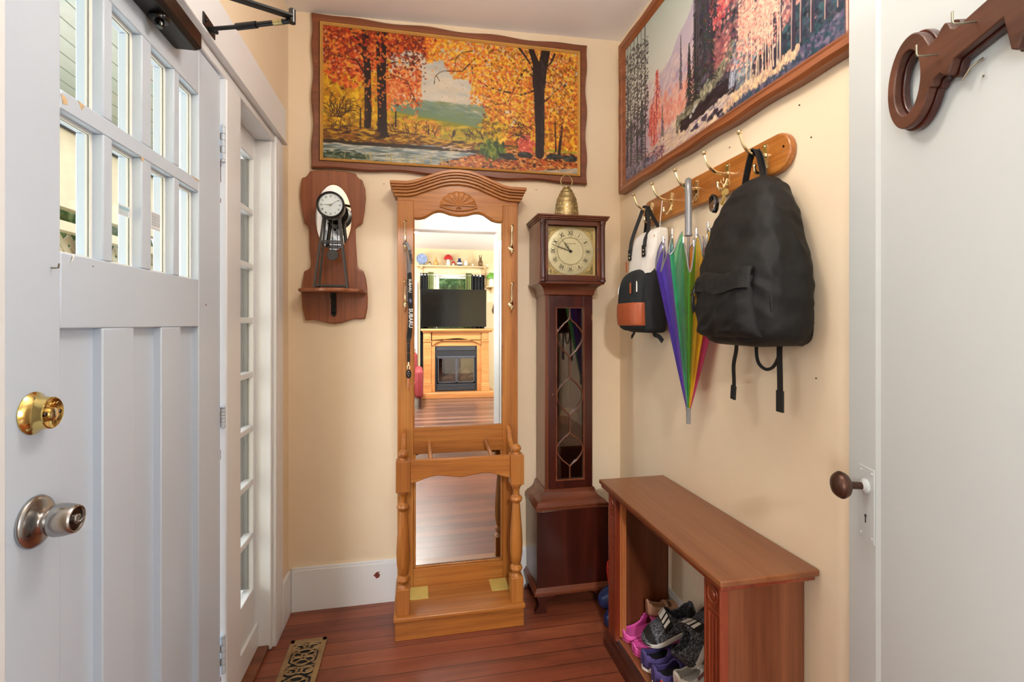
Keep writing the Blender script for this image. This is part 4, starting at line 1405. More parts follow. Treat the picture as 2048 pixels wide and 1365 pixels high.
def frame_rings(a0, a1, b0, b1, specs, fn, amp, waves_a, waves_b):
    """specs: (inset, depth, wavy?) ; fn(a, b, depth) -> point"""
    n = 40
    rings = []
    for ins, dep, wv in specs:
        A0, A1, B0, B1 = a0 + ins, a1 - ins, b0 + ins, b1 - ins
        ring = []
        sides = [((A0, B0), (A1, B0), waves_a, (0, 1), 0.3), ((A1, B0), (A1, B1), waves_b, (-1, 0), 1.2), ((A1, B1), (A0, B1), waves_a, (0, -1), 2.0), ((A0, B1), (A0, B0), waves_b, (1, 0), 0.8)]
        for p, q, w, nrm, ph in sides:
            off = wavy(n, amp if wv else 0, w, ph)
            for i in range(n):
                t = i / n
                x = p[0] + (q[0] - p[0]) * t - nrm[0] * off[i]
                y = p[1] + (q[1] - p[1]) * t - nrm[1] * off[i]
                ring.append(fn(x, y, dep))
        rings.append(ring)
    return rings


t = thing('autumn_painting', 'large autumn river landscape painting in a wavy edged brown frame on the back wall', 'painting', (0.197, 2.33, 2.003))
fn = lambda a, b, d: (a, 2.33 - d, b)
MB().rings(frame_rings(-0.459, 0.852, 2.003, 2.706, [(0.001, 0.001, 1), (0, 0.022, 1), (0.006, 0.028, 1), (0.034, 0.026, 0), (0.037, 0.012, 0), (0.037, 0.001, 0)], fn, 0.009, 4, 3), caps=False, close_v=True).build('outer_frame', 'walnut_frame', t)
MB().rings(frame_rings(-0.421, 0.814, 2.040, 2.668, [(0, 0.010, 0), (0.0, 0.030, 0), (0.003, 0.033, 0), (0.006, 0.030, 0), (0.008, 0.032, 0), (0.013, 0.024, 0), (0.013, 0.010, 0)], fn, 0, 1, 1), caps=False, close_v=True).build('gold_liner', 'gold_liner', t, angle=25)
autumn().mesh('canvas', lambda U, V: (-0.409 + U * 1.211, np.full_like(U, 2.33 - 0.020), 2.656 - V * 0.604), t)

t = thing('mountain_painting', 'large pink and violet mountain forest painting in a wooden frame on the right wall', 'painting', (1.04, 1.60, 1.945))
fn = lambda a, b, d: (1.04 - d, a, b)
MB().rings(frame_rings(0.925, 2.262, 1.948, 2.696, [(0.001, 0.001, 1), (0, 0.034, 1), (0.010, 0.044, 1), (0.030, 0.040, 0), (0.034, 0.034, 0), (0.040, 0.036, 0), (0.052, 0.026, 0), (0.052, 0.001, 0)], fn, 0.005, 5, 3), caps=False, close_v=True).build('outer_frame', 'walnut_frame_y', t)
mountain().mesh('canvas', lambda U, V: (np.full_like(U, 1.04 - 0.024), 2.212 - U * 1.237, 2.646 - V * 0.648), t)

# ================================================================ HALL TREE
t = thing('hall_tree', 'tall oak hall tree with two mirrors, brass hooks and umbrella tray', 'hall tree', (0.19, 2.14, 0))
ht = t
YF, YB = 2.245, 2.325          # front face of the back frame, back


def topz(x):
    return interp([(-0.12, 1.936), (-0.035, 1.937), (0.0, 1.944), (0.04, 1.960), (0.08, 1.976), (0.12, 1.991), (0.16, 2.000), (0.20, 2.003), (0.24, 2.000), (0.28, 1.991), (0.32, 1.976), (0.36, 1.960), (0.40, 1.945), (0.435, 1.938), (0.52, 1.937)], x)


def mirz(x):
    return interp([(-0.01, 1.783), (0.02, 1.784), (0.045, 1.790), (0.065, 1.803), (0.085, 1.816), (0.108, 1.822), (0.13, 1.820), (0.16, 1.810), (0.20, 1.805), (0.24, 1.810), (0.27, 1.820), (0.295, 1.822), (0.318, 1.816), (0.338, 1.803), (0.358, 1.790), (0.385, 1.784), (0.415, 1.783)], x)


f = MB()
f.box(-0.078, -0.006, YF, YB, 0.095, 1.90)
f.build('stile', 'oak', t, bevel=0.002)
f = MB()
f.box(0.409, 0.481, YF, YB, 0.095, 1.90)
f.build('stile', 'oak', t, bevel=0.002)
xs = [-0.078 + 0.559 * i / 60 for i in range(61)]
f = MB()
xm = [-0.006 + 0.415 * i / 60 for i in range(61)]
f.prism([(x, topz(x) - 0.02) for x in xs] + [(0.481, 1.86)] + [(0.409, 1.86)] + [(x, mirz(x)) for x in xm[::-1]] + [(-0.006, 1.86), (-0.078, 1.86)], 'XZ', YF - 0.0015, YB)
f.build('crest_rail', 'oak_x', t, bevel=0.003, seg=2)
# crown moulding in steps that follow the arch
f = MB()
for (x0, x1, dt, db, yf) in ((-0.109, 0.512, 0.0, 0.014, 2.192), (-0.104, 0.507, 0.014, 0.024, 2.198), (-0.1, 0.503, 0.024, 0.034, 2.208), (-0.096, 0.499, 0.034, 0.046, 2.218), (-0.09, 0.493, 0.046, 0.058, 2.230)):
    xx = [x0 + (x1 - x0) * i / 60 for i in range(61)]
    f.prism([(x, topz(x) - dt) for x in xx] + [(x, topz(x) - db) for x in xx[::-1]], 'XZ', yf, YB)
f.build('crown_moulding', 'oak_x', t, bevel=0.002, angle=30)
# carved shell
cx, cz = 0.199, 1.846


def shell(u, v):
    a = R(8) + R(164) * u
    n = 15
    lobe = abs(math.sin(a * n * 0.5 * 180 / 164))
    rr = v * (0.080 + 0.004 * lobe)
    ell = 0.88 if math.sin(a) > 0.3 else 0.88
    x = cx + rr * math.cos(a) * 1.06
    z = cz + rr * math.sin(a) * ell * 0.95 - 0.010 * (1 - math.sin(a)) * v + 0.0
    y = YF - 0.0015 - (0.0035 + 0.0045 * lobe * v) * math.sin(PI * min(1, v * 0.96 + 0.04)) ** 0.5
    return (x, y, z)


f = MB().grid(shell, 160, 14)
f.tube([(cx - 0.086 + 0.172 * k / 24, YF - 0.004, cz - 0.002 - 0.018 * math.sin(PI * k / 24) ** 0.9) for k in range(25)], 0.0042, 8)
f.tube([(cx + s * 0.001 + 0.009 * math.cos(a), YF - 0.005, cz - 0.011 + 0.006 * math.sin(a)) for s in (0,) for a in [PI * 2 * k / 14 for k in range(14)]], 0.0022, 6, closed=True)
f.build('carved_shell', 'oak_x', t, angle=60)
# upper mirror with inner bead
mz = [(x, mirz(x)) for x in xm]
f = MB().prism([(-0.006, 0.823)] + mz + [(0.409, 0.823)], 'XZ', YF + 0.012, YF + 0.016)
um = f.build('mirror', 'mirror', t, smooth=False)
bead = [(-0.006, YF + 0.006, 0.823)] + [(x, YF + 0.006, z) for x, z in mz] + [(0.409, YF + 0.006, 0.823)]
f = MB().tube(bead, 0.0055, 6, closed=True)
f.build('mirror_bead', 'oak_x', t)
f = MB()
f.box(-0.006, 0.409, YF, YB, 0.702, 0.823)
f.build('middle_rail', 'oak_x', t, bevel=0.002)
f = MB().box(-0.006, 0.409, YF + 0.012, YF + 0.016, 0.178, 0.702)
lm = f.build('lower_mirror', 'mirror_aged', t, smooth=False)
f = MB()
for a in ((-0.006, 0.004, 0.178, 0.702), (0.399, 0.409, 0.178, 0.702), (-0.006, 0.409, 0.178, 0.188)):
    f.box(a[0], a[1], YF + 0.002, YF + 0.012, a[2], a[3])
f.build('mirror_bead', 'oak', t, bevel=0.003)
f = MB().box(-0.006, 0.409, YF, YB, 0.095, 0.178)
f.build('bottom_rail', 'oak_x', t, bevel=0.002)
# base box
f = MB()
f.box(-0.080, 0.460, 2.022, 2.325, 0.0, 0.078)
b1 = f.build('base', 'oak_x', t, bevel=0.002)
f = MB()
f.box(-0.086, 0.466, 2.012, 2.325, 0.078, 0.097)
f.build('base_top', 'oak_x', t, bevel=0.006, seg=3)
for x0, name in ((-0.022, 'l'), (0.340, 'r')):
    f = MB().box(x0, x0 + 0.080, 2.140, 2.240, 0.0968, 0.0985)
    f.build('drip_plate', 'yellow_plate', t, bevel=0.0004)['label'] = 'pale yellow brass drip plate'
# front posts
for px in (-0.048, 0.433):
    py = 2.055
    f = MB()
    f.box(px - 0.027, px + 0.027, py - 0.027, py + 0.027, 0.097, 0.205)
    f.lathe([(0.024, 0.203), (0.014, 0.213), (0.0125, 0.218), (0.022, 0.226), (0.0275, 0.236), (0.024, 0.247), (0.0165, 0.252), (0.0165, 0.256), (0.021, 0.262),
             (0.0265, 0.30), (0.028, 0.345), (0.0255, 0.40), (0.020, 0.47), (0.0165, 0.515), (0.0155, 0.522), (0.022, 0.527), (0.0275, 0.538), (0.0225, 0.549), (0.0145, 0.553),
             (0.0135, 0.575), (0.018, 0.590), (0.0245, 0.598), (0.0245, 0.607)], (px, py, 0), seg=28)
    f.box(px - 0.029, px + 0.029, py - 0.029, py + 0.029, 0.605, 0.733)
    f.lathe([(0.020, 0.731), (0.0125, 0.739), (0.0135, 0.743)], (px, py, 0), seg=20)
    f.ball((px, py, 0.757), 0.0215, (1, 1, 0.88), 24)
    f.build('turned_post', 'oak', t, bevel=0.0025)
# apron
pts = []
for i in range(41):
    x = -0.020 + 0.424 * i / 40
    s_ = i / 40
    z = interp([(0, 0.636), (0.06, 0.640), (0.16, 0.655), (0.26, 0.663), (0.38, 0.656), (0.5, 0.649), (0.62, 0.656), (0.74, 0.663), (0.84, 0.655), (0.94, 0.640), (1, 0.636)], s_)
    pts.append((x, z))
MB().prism([(-0.020, 0.732)] + pts + [(0.404, 0.732)], 'XZ', 2.040, 2.060).build('apron', 'oak_x', t, bevel=0.003)
# side rails of the tray, scooped down from the back, and two dividers
for x in (-0.048, 0.433):
    prof = [(2.245, 0.640), (2.080, 0.640), (2.080, 0.725), (2.11, 0.730), (2.15, 0.742), (2.18, 0.765), (2.205, 0.800), (2.225, 0.818), (2.245, 0.822)]
    MB().prism(prof, 'YZ', x - 0.010, x + 0.010).build('tray_side', 'oak_y', t, bevel=0.003)
for x in (0.065, 0.325):
    f = MB()
    f.bar((x, 2.055, 0.726), (x, 2.250, 0.752), 0.018, 0.018)
    f.build('tray_divider', 'oak_y', t, bevel=0.006, seg=3)


def brass_hook(parent, x, z):
    """double coat hook, upper prong long, fixed to the oak stile"""
    f = MB()
    f.lathe([(0.0001, 0), (0.011, 0.001), (0.0125, 0.004), (0.009, 0.007), (0.007, 0.009)], (x, YF, z + 0.006), (0, -1, 0), 20)
    f.ball((x, YF - 0.006, z), 0.0095, (1, 0.8, 1.5), 16)
    up = smooth_tab([(x, YF - 0.010, z + 0.008), (x, YF - 0.020, z + 0.022), (x, YF - 0.022, z + 0.045), (x, YF - 0.030, z + 0.075), (x, YF - 0.044, z + 0.101)], 5)
    f.tube(up, [0.0060 - 0.0026 * i / len(up) for i in range(len(up))], 10)
    f.lathe([(0.003, -0.002), (0.0095, 0.001), (0.0095, 0.004), (0.004, 0.007)], (x, YF - 0.044, z + 0.101), (0, -0.4, 1), 18)
    dn = smooth_tab([(x, YF - 0.008, z - 0.008), (x, YF - 0.018, z - 0.022), (x, YF - 0.032, z - 0.022), (x, YF - 0.038, z - 0.012)], 4)
    f.tube(dn, 0.0045, 10)
    f.ball((x, YF - 0.039, z - 0.009), 0.0062, (1, 1, 1), 14)
    return f.build('coat_hook', 'pale_brass', parent)


for x, z in ((-0.042, 1.655), (-0.042, 1.388), (0.447, 1.655), (0.447, 1.388)):
    brass_hook(ht, x, z)

# lanyard with car key on the upper left hook
t = thing('key_lanyard', 'black and grey lanyard with a car key hanging from the hall tree hook', 'lanyard', (-0.03, 2.20, 1.66))
Y = 2.212
f = MB()
f.strap(smooth_tab([(-0.040, Y + 0.005, 1.668), (-0.028, Y, 1.645), (-0.021, Y - 0.004, 1.61), (-0.023, Y - 0.004, 1.565), (-0.026, Y - 0.004, 1.525)], 5), (1, 0.35, 0), 0.014, 0.0012)
f.strap(smooth_tab([(-0.046, Y + 0.004, 1.668), (-0.040, Y, 1.64), (-0.034, Y - 0.002, 1.58), (-0.032, Y - 0.003, 1.52), (-0.032, Y - 0.003, 1.40)], 5), (0.4, 0.9, 0), 0.013, 0.0012)
f.build('grey_strap', 'grey_plastic', t)['label'] = 'silver grey upper half of the strap'
f = MB()
f.strap(smooth_tab([(-0.026, Y - 0.0045, 1.53), (-0.021, Y - 0.006, 1.46), (-0.019, Y - 0.006, 1.38), (-0.021, Y - 0.006, 1.30), (-0.026, Y - 0.005, 1.235)], 5), (1, 0.15, 0), 0.021, 0.0014)
sb = f.build('black_strap', 'black_webbing', t)
sb['label'] = 'black lower half of the strap'
mt = Matrix.Translation((-0.0185, Y - 0.0085, 1.325)) @ Matrix(((1, 0, 0, 0), (0, 0, -1, 0), (0, 1, 0, 0), (0, 0, 0, 1))) @ Matrix.Rotation(R(-90), 4, 'Z')
MB().text('SUBARU', 0.0235, mt, 0.0002, bold=0.0004).build('lettering', 'felt_white', sb, smooth=False)
f = MB()
mt = Matrix.Translation((-0.0215, Y - 0.0085, 1.47)) @ Matrix(((1, 0, 0, 0), (0, 0, -1, 0), (0, 1, 0, 0), (0, 0, 0, 1))) @ Matrix.Rotation(R(-90), 4, 'Z')
f.text('SUBARU', 0.0165, mt, 0.0002, bold=0.0003)
f.build('lettering', 'felt_white', sb, smooth=False)
mt = Matrix.Translation((-0.0185, Y - 0.0075, 1.600)) @ Matrix(((1, 0, 0, 0), (0, 0, -1, 0), (0, 1, 0, 0), (0, 0, 0, 1))) @ Matrix.Rotation(R(-80), 4, 'Z')
MB().text('SUBARU', 0.017, mt, 0.0002, bold=0.0004).build('lettering', 'ink', t, smooth=False)
f = MB().lathe([(0.0001, 0), (0.0092, 0.0), (0.0092, 0.0012), (0.0001, 0.0016)], (0, 0, 0), (0, 0, 1), 24)
f.xform(Matrix.Translation((-0.0195, Y - 0.0075, 1.402)) @ Matrix(((0.75, 0, 0, 0), (0, 0, -1, 0), (0, 1.15, 0, 0), (0, 0, 0, 1))))
em = f.build('oval_emblem', 'blue_foam', sb)
f = MB()
for dx, dz, r_ in ((-0.003, 0.003, .0012), (0.001, 0.001, .0007), (0.0035, 0.003, .0007), (0.003, -0.001, .0007), (0.0005, -0.0035, .0007), (-0.001, -0.001, .0007)):
    f.ball((-0.0195 + dx, Y - 0.0092, 1.402 + dz), r_, (1, 0.4, 1), 8)
f.build('star_marks', 'felt_white', em)
f = MB()
f.box(-0.036, -0.020, Y - 0.008, Y - 0.001, 1.215, 1.237)
f.box(-0.0345, -0.0215, Y - 0.009, Y, 1.170, 1.213)
f.box(-0.035, -0.021, Y - 0.0075, Y - 0.002, 1.128, 1.168)
f.build('buckle', 'black_plastic', t, bevel=0.0015)
f = MB()
f.tube([(-0.0275 + 0.0055 * math.cos(a), Y - 0.004, 1.105 + 0.012 * math.sin(a)) for a in [2 * PI * k / 16 for k in range(16)]], 0.0009, 6, closed=True)
f.tube([(-0.0275, Y - 0.004, 1.128), (-0.0275, Y - 0.004, 1.112)], 0.0016, 6)
f.build('split_ring', 'pale_brass', t)
f = MB()
f.rings([[(-0.028 + x * s, Y - 0.009 + d, 1.075 + z * s) for x, z in arc((0, 0), 0.012, 0, 360, 20, ry=0.020)[:-1]] for s, d in ((0.86, -0.001), (1, 0.0015), (1, 0.0075), (0.86, 0.010))])
kf = f.build('key_fob', 'black_plastic', t)
f = MB()
f.ball((-0.028, Y - 0.0105, 1.085), 0.003, (1.3, 0.4, 1), 10)
f.ball((-0.032, Y - 0.0105, 1.076), 0.0024, (1, 0.4, 1), 10)
f.ball((-0.024, Y - 0.0105, 1.076), 0.0024, (1, 0.4, 1), 10)
f.ball((-0.028, Y - 0.0105, 1.067), 0.0026, (1, 0.4, 1), 10)
f.build('fob_buttons', 'grey_plastic', kf)
f = MB().prism([(-0.032, 1.058), (-0.0235, 1.058), (-0.0245, 1.030), (-0.0235, 1.026), (-0.0255, 1.022), (-0.0245, 1.016), (-0.028, 1.008), (-0.0315, 1.014)], 'XZ', Y - 0.0055, Y - 0.0035)
f.build('key_blade', 'pale_brass', t, bevel=0.0004)

# ================================================================ LONGCASE CLOCK
t = thing('longcase_clock', 'tall dark mahogany longcase clock standing in the corner', 'clock', (0.71, 2.20, 0))
CX = 0.7115
f = MB()
f.box(0.540, 0.884, 2.092, 2.322, 1.789, 1.797)
f.box(0.544, 0.880, 2.097, 2.322, 1.781, 1.789)
f.box(0.549, 0.875, 2.102, 2.322, 1.774, 1.781)
f.build('hood_top', 'mahogany_x', t, bevel=0.002)
f = MB()
f.box(0.555, 0.588, 2.118, 2.316, 1.490, 1.775)
f.box(0.836, 0.870, 2.118, 2.316, 1.490, 1.775)
f.box(0.588, 0.836, 2.118, 2.316, 1.764, 1.775)
f.box(0.588, 0.836, 2.118, 2.316, 1.490, 1.520)
f.box(0.588, 0.836, 2.150, 2.316, 1.520, 1.764)
f.build('hood', 'mahogany', t, bevel=0.0015)
for x in (0.5695, 0.8555):
    f = MB().lathe([(0.0135, 1.494), (0.0135, 1.503), (0.011, 1.506), (0.0125, 1.510), (0.0105, 1.514), (0.0098, 1.520), (0.0098, 1.748), (0.0115, 1.752), (0.0102, 1.756), (0.0132, 1.762), (0.0135, 1.773)], (x, 2.108, 0), seg=24)
    f.build('hood_column', 'mahogany_dark', t)
f = MB()
f.box(0.588, 0.836, 2.112, 2.118, 1.752, 1.775)
f.box(0.588, 0.836, 2.112, 2.118, 1.496, 1.524)
f.box(0.582, 0.594, 2.112, 2.118, 1.496, 1.775)
f.box(0.830, 0.842, 2.112, 2.118, 1.496, 1.775)
f.build('bezel', 'mahogany_x', t, bevel=0.0015)
# dial
dp = MB().box(0.594, 0.830, 2.140, 2.144, 1.524, 1.752)
dz, dx = 1.637, 0.7075
dial = dp.build('dial', 'dial_cream', t, smooth=False)
f = MB().lathe([(0.1135, 0), (0.1135, 0.002), (0.112, 0.003), (0.076, 0.003), (0.075, 0.0022), (0.0001, 0.0022)], (dx, 2.140, dz), (0, -1, 0), 64)
f.build('chapter_ring', 'dial_centre', dial)
f = MB()
for r_ in (0.112, 0.064, 0.061):
    f.tube([(dx + r_ * math.cos(a), 2.1366, dz + r_ * math.sin(a)) for a in [2 * PI * k / 64 for k in range(64)]], 0.0005, 5, closed=True)
for k in range(12):
    a = 2 * PI * k / 12
    c0 = (dx + 0.083 * math.sin(a), dz + 0.083 * math.cos(a))
    f.tube([(c0[0] + 0.0165 * math.cos(q), 2.1366, c0[1] + 0.0165 * math.sin(q)) for q in [2 * PI * j / 24 for j in range(24)]], 0.00045, 5, closed=True)
    f.ball((dx + 0.107 * math.sin(a), 2.1366, dz + 0.107 * math.cos(a)), 0.0012, (1, 0.4, 1), 8)
f.build('engraved_rings', 'dark_line', dial)
NUM = ['XII', 'I', 'II', 'III', 'IIII', 'V', 'VI', 'VII', 'VIII', 'IX', 'X', 'XI']
FACE = Matrix(((1, 0, 0, 0), (0, 0, -1, 0), (0, 1, 0, 0), (0, 0, 0, 1)))


def numerals(cx_, y_, cz_, r_, size, xs_=0.8, names=NUM, radial=True):
    f = MB()
    for k, s_ in enumerate(names):
        a = 2 * PI * k / 12
        mtx = Matrix.Translation((cx_ + r_ * math.sin(a), y_, cz_ + r_ * math.cos(a))) @ FACE @ Matrix.Rotation(-a, 4, 'Z') @ Matrix.Diagonal((xs_ if len(s_) < 4 else xs_ * 0.8, 1, 1, 1))
        f.text(s_, size, mtx, 0.0003, bold=0.0005 if size > 0.02 else 0.0002)
    return f


numerals(dx, 2.1364, dz, 0.083, 0.0275, 0.72).build('numerals', 'ink', dial, smooth=False)
f = MB().text('Westminster', 0.0105, Matrix.Translation((dx, 2.1372, dz + 0.036)) @ FACE, 0.0002)
f.build('lettering', 'dark_line', dial, smooth=False)
MB().text('IT', 0.0075, Matrix.Translation((dx, 2.1372, dz + 0.025)) @ FACE, 0.0002).build('lettering', 'dark_line', dial, smooth=False)
# corner spandrels of brass scrolls
for sx in (-1, 1):
    for sz in (-1, 1):
        f = MB()
        ox, oz = dx + sx * 0.112, dz + sz * 0.107
        for (a, b_, r_, turns) in ((0.014, 0.014, 0.009, 1.6), (0.032, 0.009, 0.007, 1.4), (0.009, 0.032, 0.007, 1.4), (0.046, 0.006, 0.004, 1.2), (0.006, 0.046, 0.004, 1.2)):
            c0 = (ox - sx * a, oz - sz * b_)
            f.tube([(c0[0] + r_ * (1 - 0.8 * j / 20) * math.cos(2 * PI * turns * j / 20), 2.1385, c0[1] + r_ * (1 - 0.8 * j / 20) * math.sin(2 * PI * turns * j / 20)) for j in range(21)], 0.0012, 5)
        f.prism([(ox - sx * 0.001, oz - sz * 0.001), (ox - sx * 0.062, oz - sz * 0.001)] + [(ox - sx * (0.062 - 0.061 * math.sin(q)), oz - sz * (0.001 + 0.061 * (1 - math.cos(q)))) for q in [PI / 2 * j / 8 for j in range(1, 9)]], 'XZ', 2.1388, 2.1398)
        f.build('corner_ornament', 'old_brass', dial)


def hand(f, cx_, y_, cz_, ang, ln, w, fancy=True):
    ca, sa = math.cos(ang), math.sin(ang)

    def P(a, b_):
        return (cx_ + sa * a + ca * b_, cz_ + ca * a - sa * b_)
    f.prism([P(-0.10 * ln, -w * 0.5), P(-0.10 * ln, w * 0.5), P(0.35 * ln, w * 0.35), P(ln, w * 0.12), P(ln, -w * 0.12), P(0.35 * ln, -w * 0.35)], 'XZ', y_, y_ + 0.0008)
    if fancy:
        for q, r_ in ((0.30, w * 1.3), (0.45, w * 1.7), (0.60, w * 1.1)):
            c0 = P(q * ln, 0)
            f.tube([(c0[0] + r_ * math.cos(s_), y_, c0[1] + r_ * math.sin(s_)) for s_ in [2 * PI * j / 12 for j in range(12)]], 0.0006, 5, closed=True)
    f.cyl((cx_, y_ - 0.001, cz_), (cx_, y_ + 0.003, cz_), w * 1.6, seg=14)
    return f


hand(MB(), dx, 2.1335, dz, R(288), 0.098, 0.0034).build('minute_hand', 'ink', dial)
hand(MB(), dx, 2.1350, dz, R(322), 0.066, 0.0042).build('hour_hand', 'ink', dial)
MB().box(0.594, 0.830, 2.120, 2.1215, 1.524, 1.752).build('dial_glass', 'dial_glass', t, smooth=False)


def rect_ring(x0, x1, y0, y1, z):
    return [(x0, y0, z), (x1, y0, z), (x1, y1, z), (x0, y1, z)]


def flare(tab, x0, x1, y0, y1):
    """tab: (z, outset)"""
    return [rect_ring(x0 - o, x1 + o, y0 - o, y1, z) for z, o in tab]


# coves under the hood and over the base
WX0, WX1, WY0 = 0.589, 0.820, 2.150
f = MB().rings(flare([(1.432, 0.002), (1.436, 0.006), (1.440, 0.006), (1.450, 0.0075), (1.462, 0.012), (1.472, 0.020), (1.479, 0.031), (1.482, 0.036), (1.482, 0.041), (1.487, 0.043), (1.492, 0.041), (1.492, 0.036)], WX0, WX1, WY0, 2.310))
f.build('upper_cove', 'mahogany_x', t, angle=30)
f = MB().rings(flare([(0.535, 0.002), (0.530, 0.008), (0.524, 0.009), (0.512, 0.013), (0.500, 0.022), (0.490, 0.036), (0.485, 0.046), (0.479, 0.050), (0.474, 0.056), (0.468, 0.057), (0.465, 0.054)], WX0, WX1, WY0, 2.316))
f.build('lower_cove', 'mahogany_x', t, angle=30)
f = MB()
f.box(WX0, 0.608, WY0, 2.308, 0.53, 1.436)
f.box(0.812, WX1, WY0, 2.308, 0.53, 1.436)
f.box(0.608, 0.812, WY0 + 0.035, 2.308, 0.53, 1.436)
f.build('waist', 'mahogany', t, bevel=0.002)
# waist door with fretted glass
f = MB()
DW0, DW1, GZ0, GZ1, GX0, GX1 = 0.606, 0.818, 0.578, 1.372, 0.644, 0.772
f.box(DW0, GX0, 2.143, 2.160, 0.536, 1.430)
f.box(GX1, DW1, 2.143, 2.160, 0.536, 1.430)
f.box(GX0, GX1, 2.143, 2.160, 0.536, GZ0)
f.box(GX0, GX1, 2.143, 2.160, GZ1, 1.430)
wd = f.build('waist_door', 'mahogany_dark', t, bevel=0.0015)
f = MB()
for a in ((GX0 - 0.006, GX0, GZ0 - 0.006, GZ1 + 0.006), (GX1, GX1 + 0.006, GZ0 - 0.006, GZ1 + 0.006), (GX0, GX1, GZ0 - 0.006, GZ0), (GX0, GX1, GZ1, GZ1 + 0.006)):
    f.box(a[0], a[1], 2.139, 2.143, a[2], a[3])
gc = (GX0 + GX1) / 2
for z0, z1 in ((1.145, 1.330), (0.872, 1.055), (0.635, 0.795)):
    for s_ in (-1, 1):
        zz = lambda q: z0 + (z1 - z0) * q
        pts = smooth_tab([(gc, 2.147, zz(1.0)), (gc + s_ * 0.010, 2.147, zz(0.92)), (gc + s_ * 0.034, 2.147, zz(0.82))], 5)[:-1] + [(gc + s_ * 0.036, 2.147, zz(0.78))] + smooth_tab([(gc + s_ * 0.040, 2.147, zz(0.77)), (gc + s_ * 0.060, 2.147, zz(0.62)), (gc + s_ * 0.063, 2.147, zz(0.47)), (gc + s_ * 0.052, 2.147, zz(0.32)), (gc + s_ * 0.036, 2.147, zz(0.20))], 5)[:-1] + [(gc + s_ * 0.034, 2.147, zz(0.17))] + smooth_tab([(gc + s_ * 0.028, 2.147, zz(0.15)), (gc + s_ * 0.010, 2.147, zz(0.06)), (gc, 2.147, zz(0.0))], 5)
        f.tube(pts, 0.0030, 6)
for z0, z1 in ((1.330, 1.372), (1.055, 1.145), (0.795, 0.872), (0.578, 0.635)):
    f.tube([(gc, 2.147, z0), (gc, 2.147, z1)], 0.0030, 6)
f.build('fret_tracery', 'mahogany_x', wd)
MB().box(GX0, GX1, 2.151, 2.1525, GZ0, GZ1).build('door_glass', 'dark_glass', wd, smooth=False)
MB().lathe([(0.003, 0), (0.003, 0.006), (0.0055, 0.009), (0.0045, 0.013), (0.0001, 0.014)], (0.621, 2.143, 0.975), (0, -1, 0), 14).build('door_knob', 'mahogany_x', wd)
for z in (1.315, 0.605):
    MB().box(0.8130, 0.8165, 2.1405, 2.1435, z, z + 0.028).build('hinge', 'pale_brass', wd, smooth=False)
MB().box(0.609, 0.811, 2.180, 2.184, 0.54, 1.43).build('waist_lining', 'mahogany_dark', t, smooth=False)
f = MB()
f.cyl((0.708, 2.172, 0.88), (0.708, 2.172, 1.40), 0.002, seg=8)
f.lathe([(0.0001, 0), (0.04, 0.002), (0.046, 0.005), (0.04, 0.008), (0.0001, 0.010)], (0.708, 2.176, 0.86), (0, -1, 0), 28)
f.build('pendulum', 'old_brass', t)
# base
f = MB()
f.box(0.538, 0.880, 2.100, 2.312, 0.095, 0.452)
f.build('base', 'mahogany_dark', t, bevel=0.0015)
f = MB().rings(flare([(0.452, 0.0), (0.454, 0.004), (0.459, 0.006), (0.464, 0.005), (0.466, 0.001)], 0.538, 0.880, 2.100, 2.316))
f.build('base_moulding', 'mahogany_x', t, angle=30)
f = MB().rings(flare([(0.108, 0.0), (0.104, 0.004), (0.097, 0.007), (0.092, 0.013), (0.086, 0.015), (0.078, 0.014), (0.076, 0.006)], 0.538, 0.880, 2.100, 2.312))
f.build('base_moulding', 'mahogany_x', t, angle=30)
for fx in (0.552, 0.866):
    for fy in (2.112, 2.290):
        s_ = -1 if fx < 0.7 else 1
        f = MB().prism([(fx + s_ * 0.014, 0.078), (fx - s_ * 0.075, 0.078), (fx - s_ * 0.055, 0.066), (fx - s_ * 0.028, 0.060), (fx - s_ * 0.020, 0.045), (fx - s_ * 0.022, 0.022), (fx - s_ * 0.030, 0.010), (fx - s_ * 0.028, 0.0), (fx + s_ * 0.026, 0.0), (fx + s_ * 0.026, 0.010), (fx + s_ * 0.014, 0.022), (fx + s_ * 0.006, 0.045), (fx + s_ * 0.016, 0.066)], 'XZ', fy - 0.024 if fy < 2.2 else fy, fy if fy < 2.2 else fy + 0.024)
        f.build('foot', 'mahogany_dark', t, bevel=0.002)

# brass bell on top
t = thing('brass_bell', 'engraved old brass bell with ring handle on top of the longcase clock', 'bell', (0.709, 2.20, 1.797))
f = MB()
prof = [(0.057, 0), (0.058, 0.002), (0.0565, 0.005), (0.056, 0.018), (0.0545, 0.045), (0.052, 0.070), (0.0525, 0.073), (0.0505, 0.076), (0.0475, 0.092), (0.048, 0.095), (0.045, 0.099), (0.036, 0.118), (0.0365, 0.121), (0.033, 0.123), (0.028, 0.134), (0.0285, 0.137), (0.024, 0.139), (0.019, 0.148), (0.013, 0.152), (0.0001, 0.154)]
f.lathe([(r_, z + 1.7975) for r_, z in prof], (0.709, 2.20, 0), seg=40)
bl = f.build('bell_body', 'old_brass', t, angle=60)
f = MB()
for k in range(14):
    a = 2 * PI * k / 14
    c0 = Vector((0.709, 2.20, 1.797))
    for zz, rr, r_ in ((0.030, 0.0557, 0.010), (0.055, 0.0540, 0.006)):
        f.tube([c0 + Vector(((rr + 0.0006) * math.cos(a + r_ * (1 - .7 * j / 14) * math.cos(1.4 * 2 * PI * j / 14) / rr), (rr + 0.0006) * math.sin(a + r_ * (1 - .7 * j / 14) * math.cos(1.4 * 2 * PI * j / 14) / rr), zz + r_ * (1 - .7 * j / 14) * math.sin(1.4 * 2 * PI * j / 14))) for j in range(15)], 0.0010, 5)
f.build('engraving', 'pale_brass', bl)
f = MB()
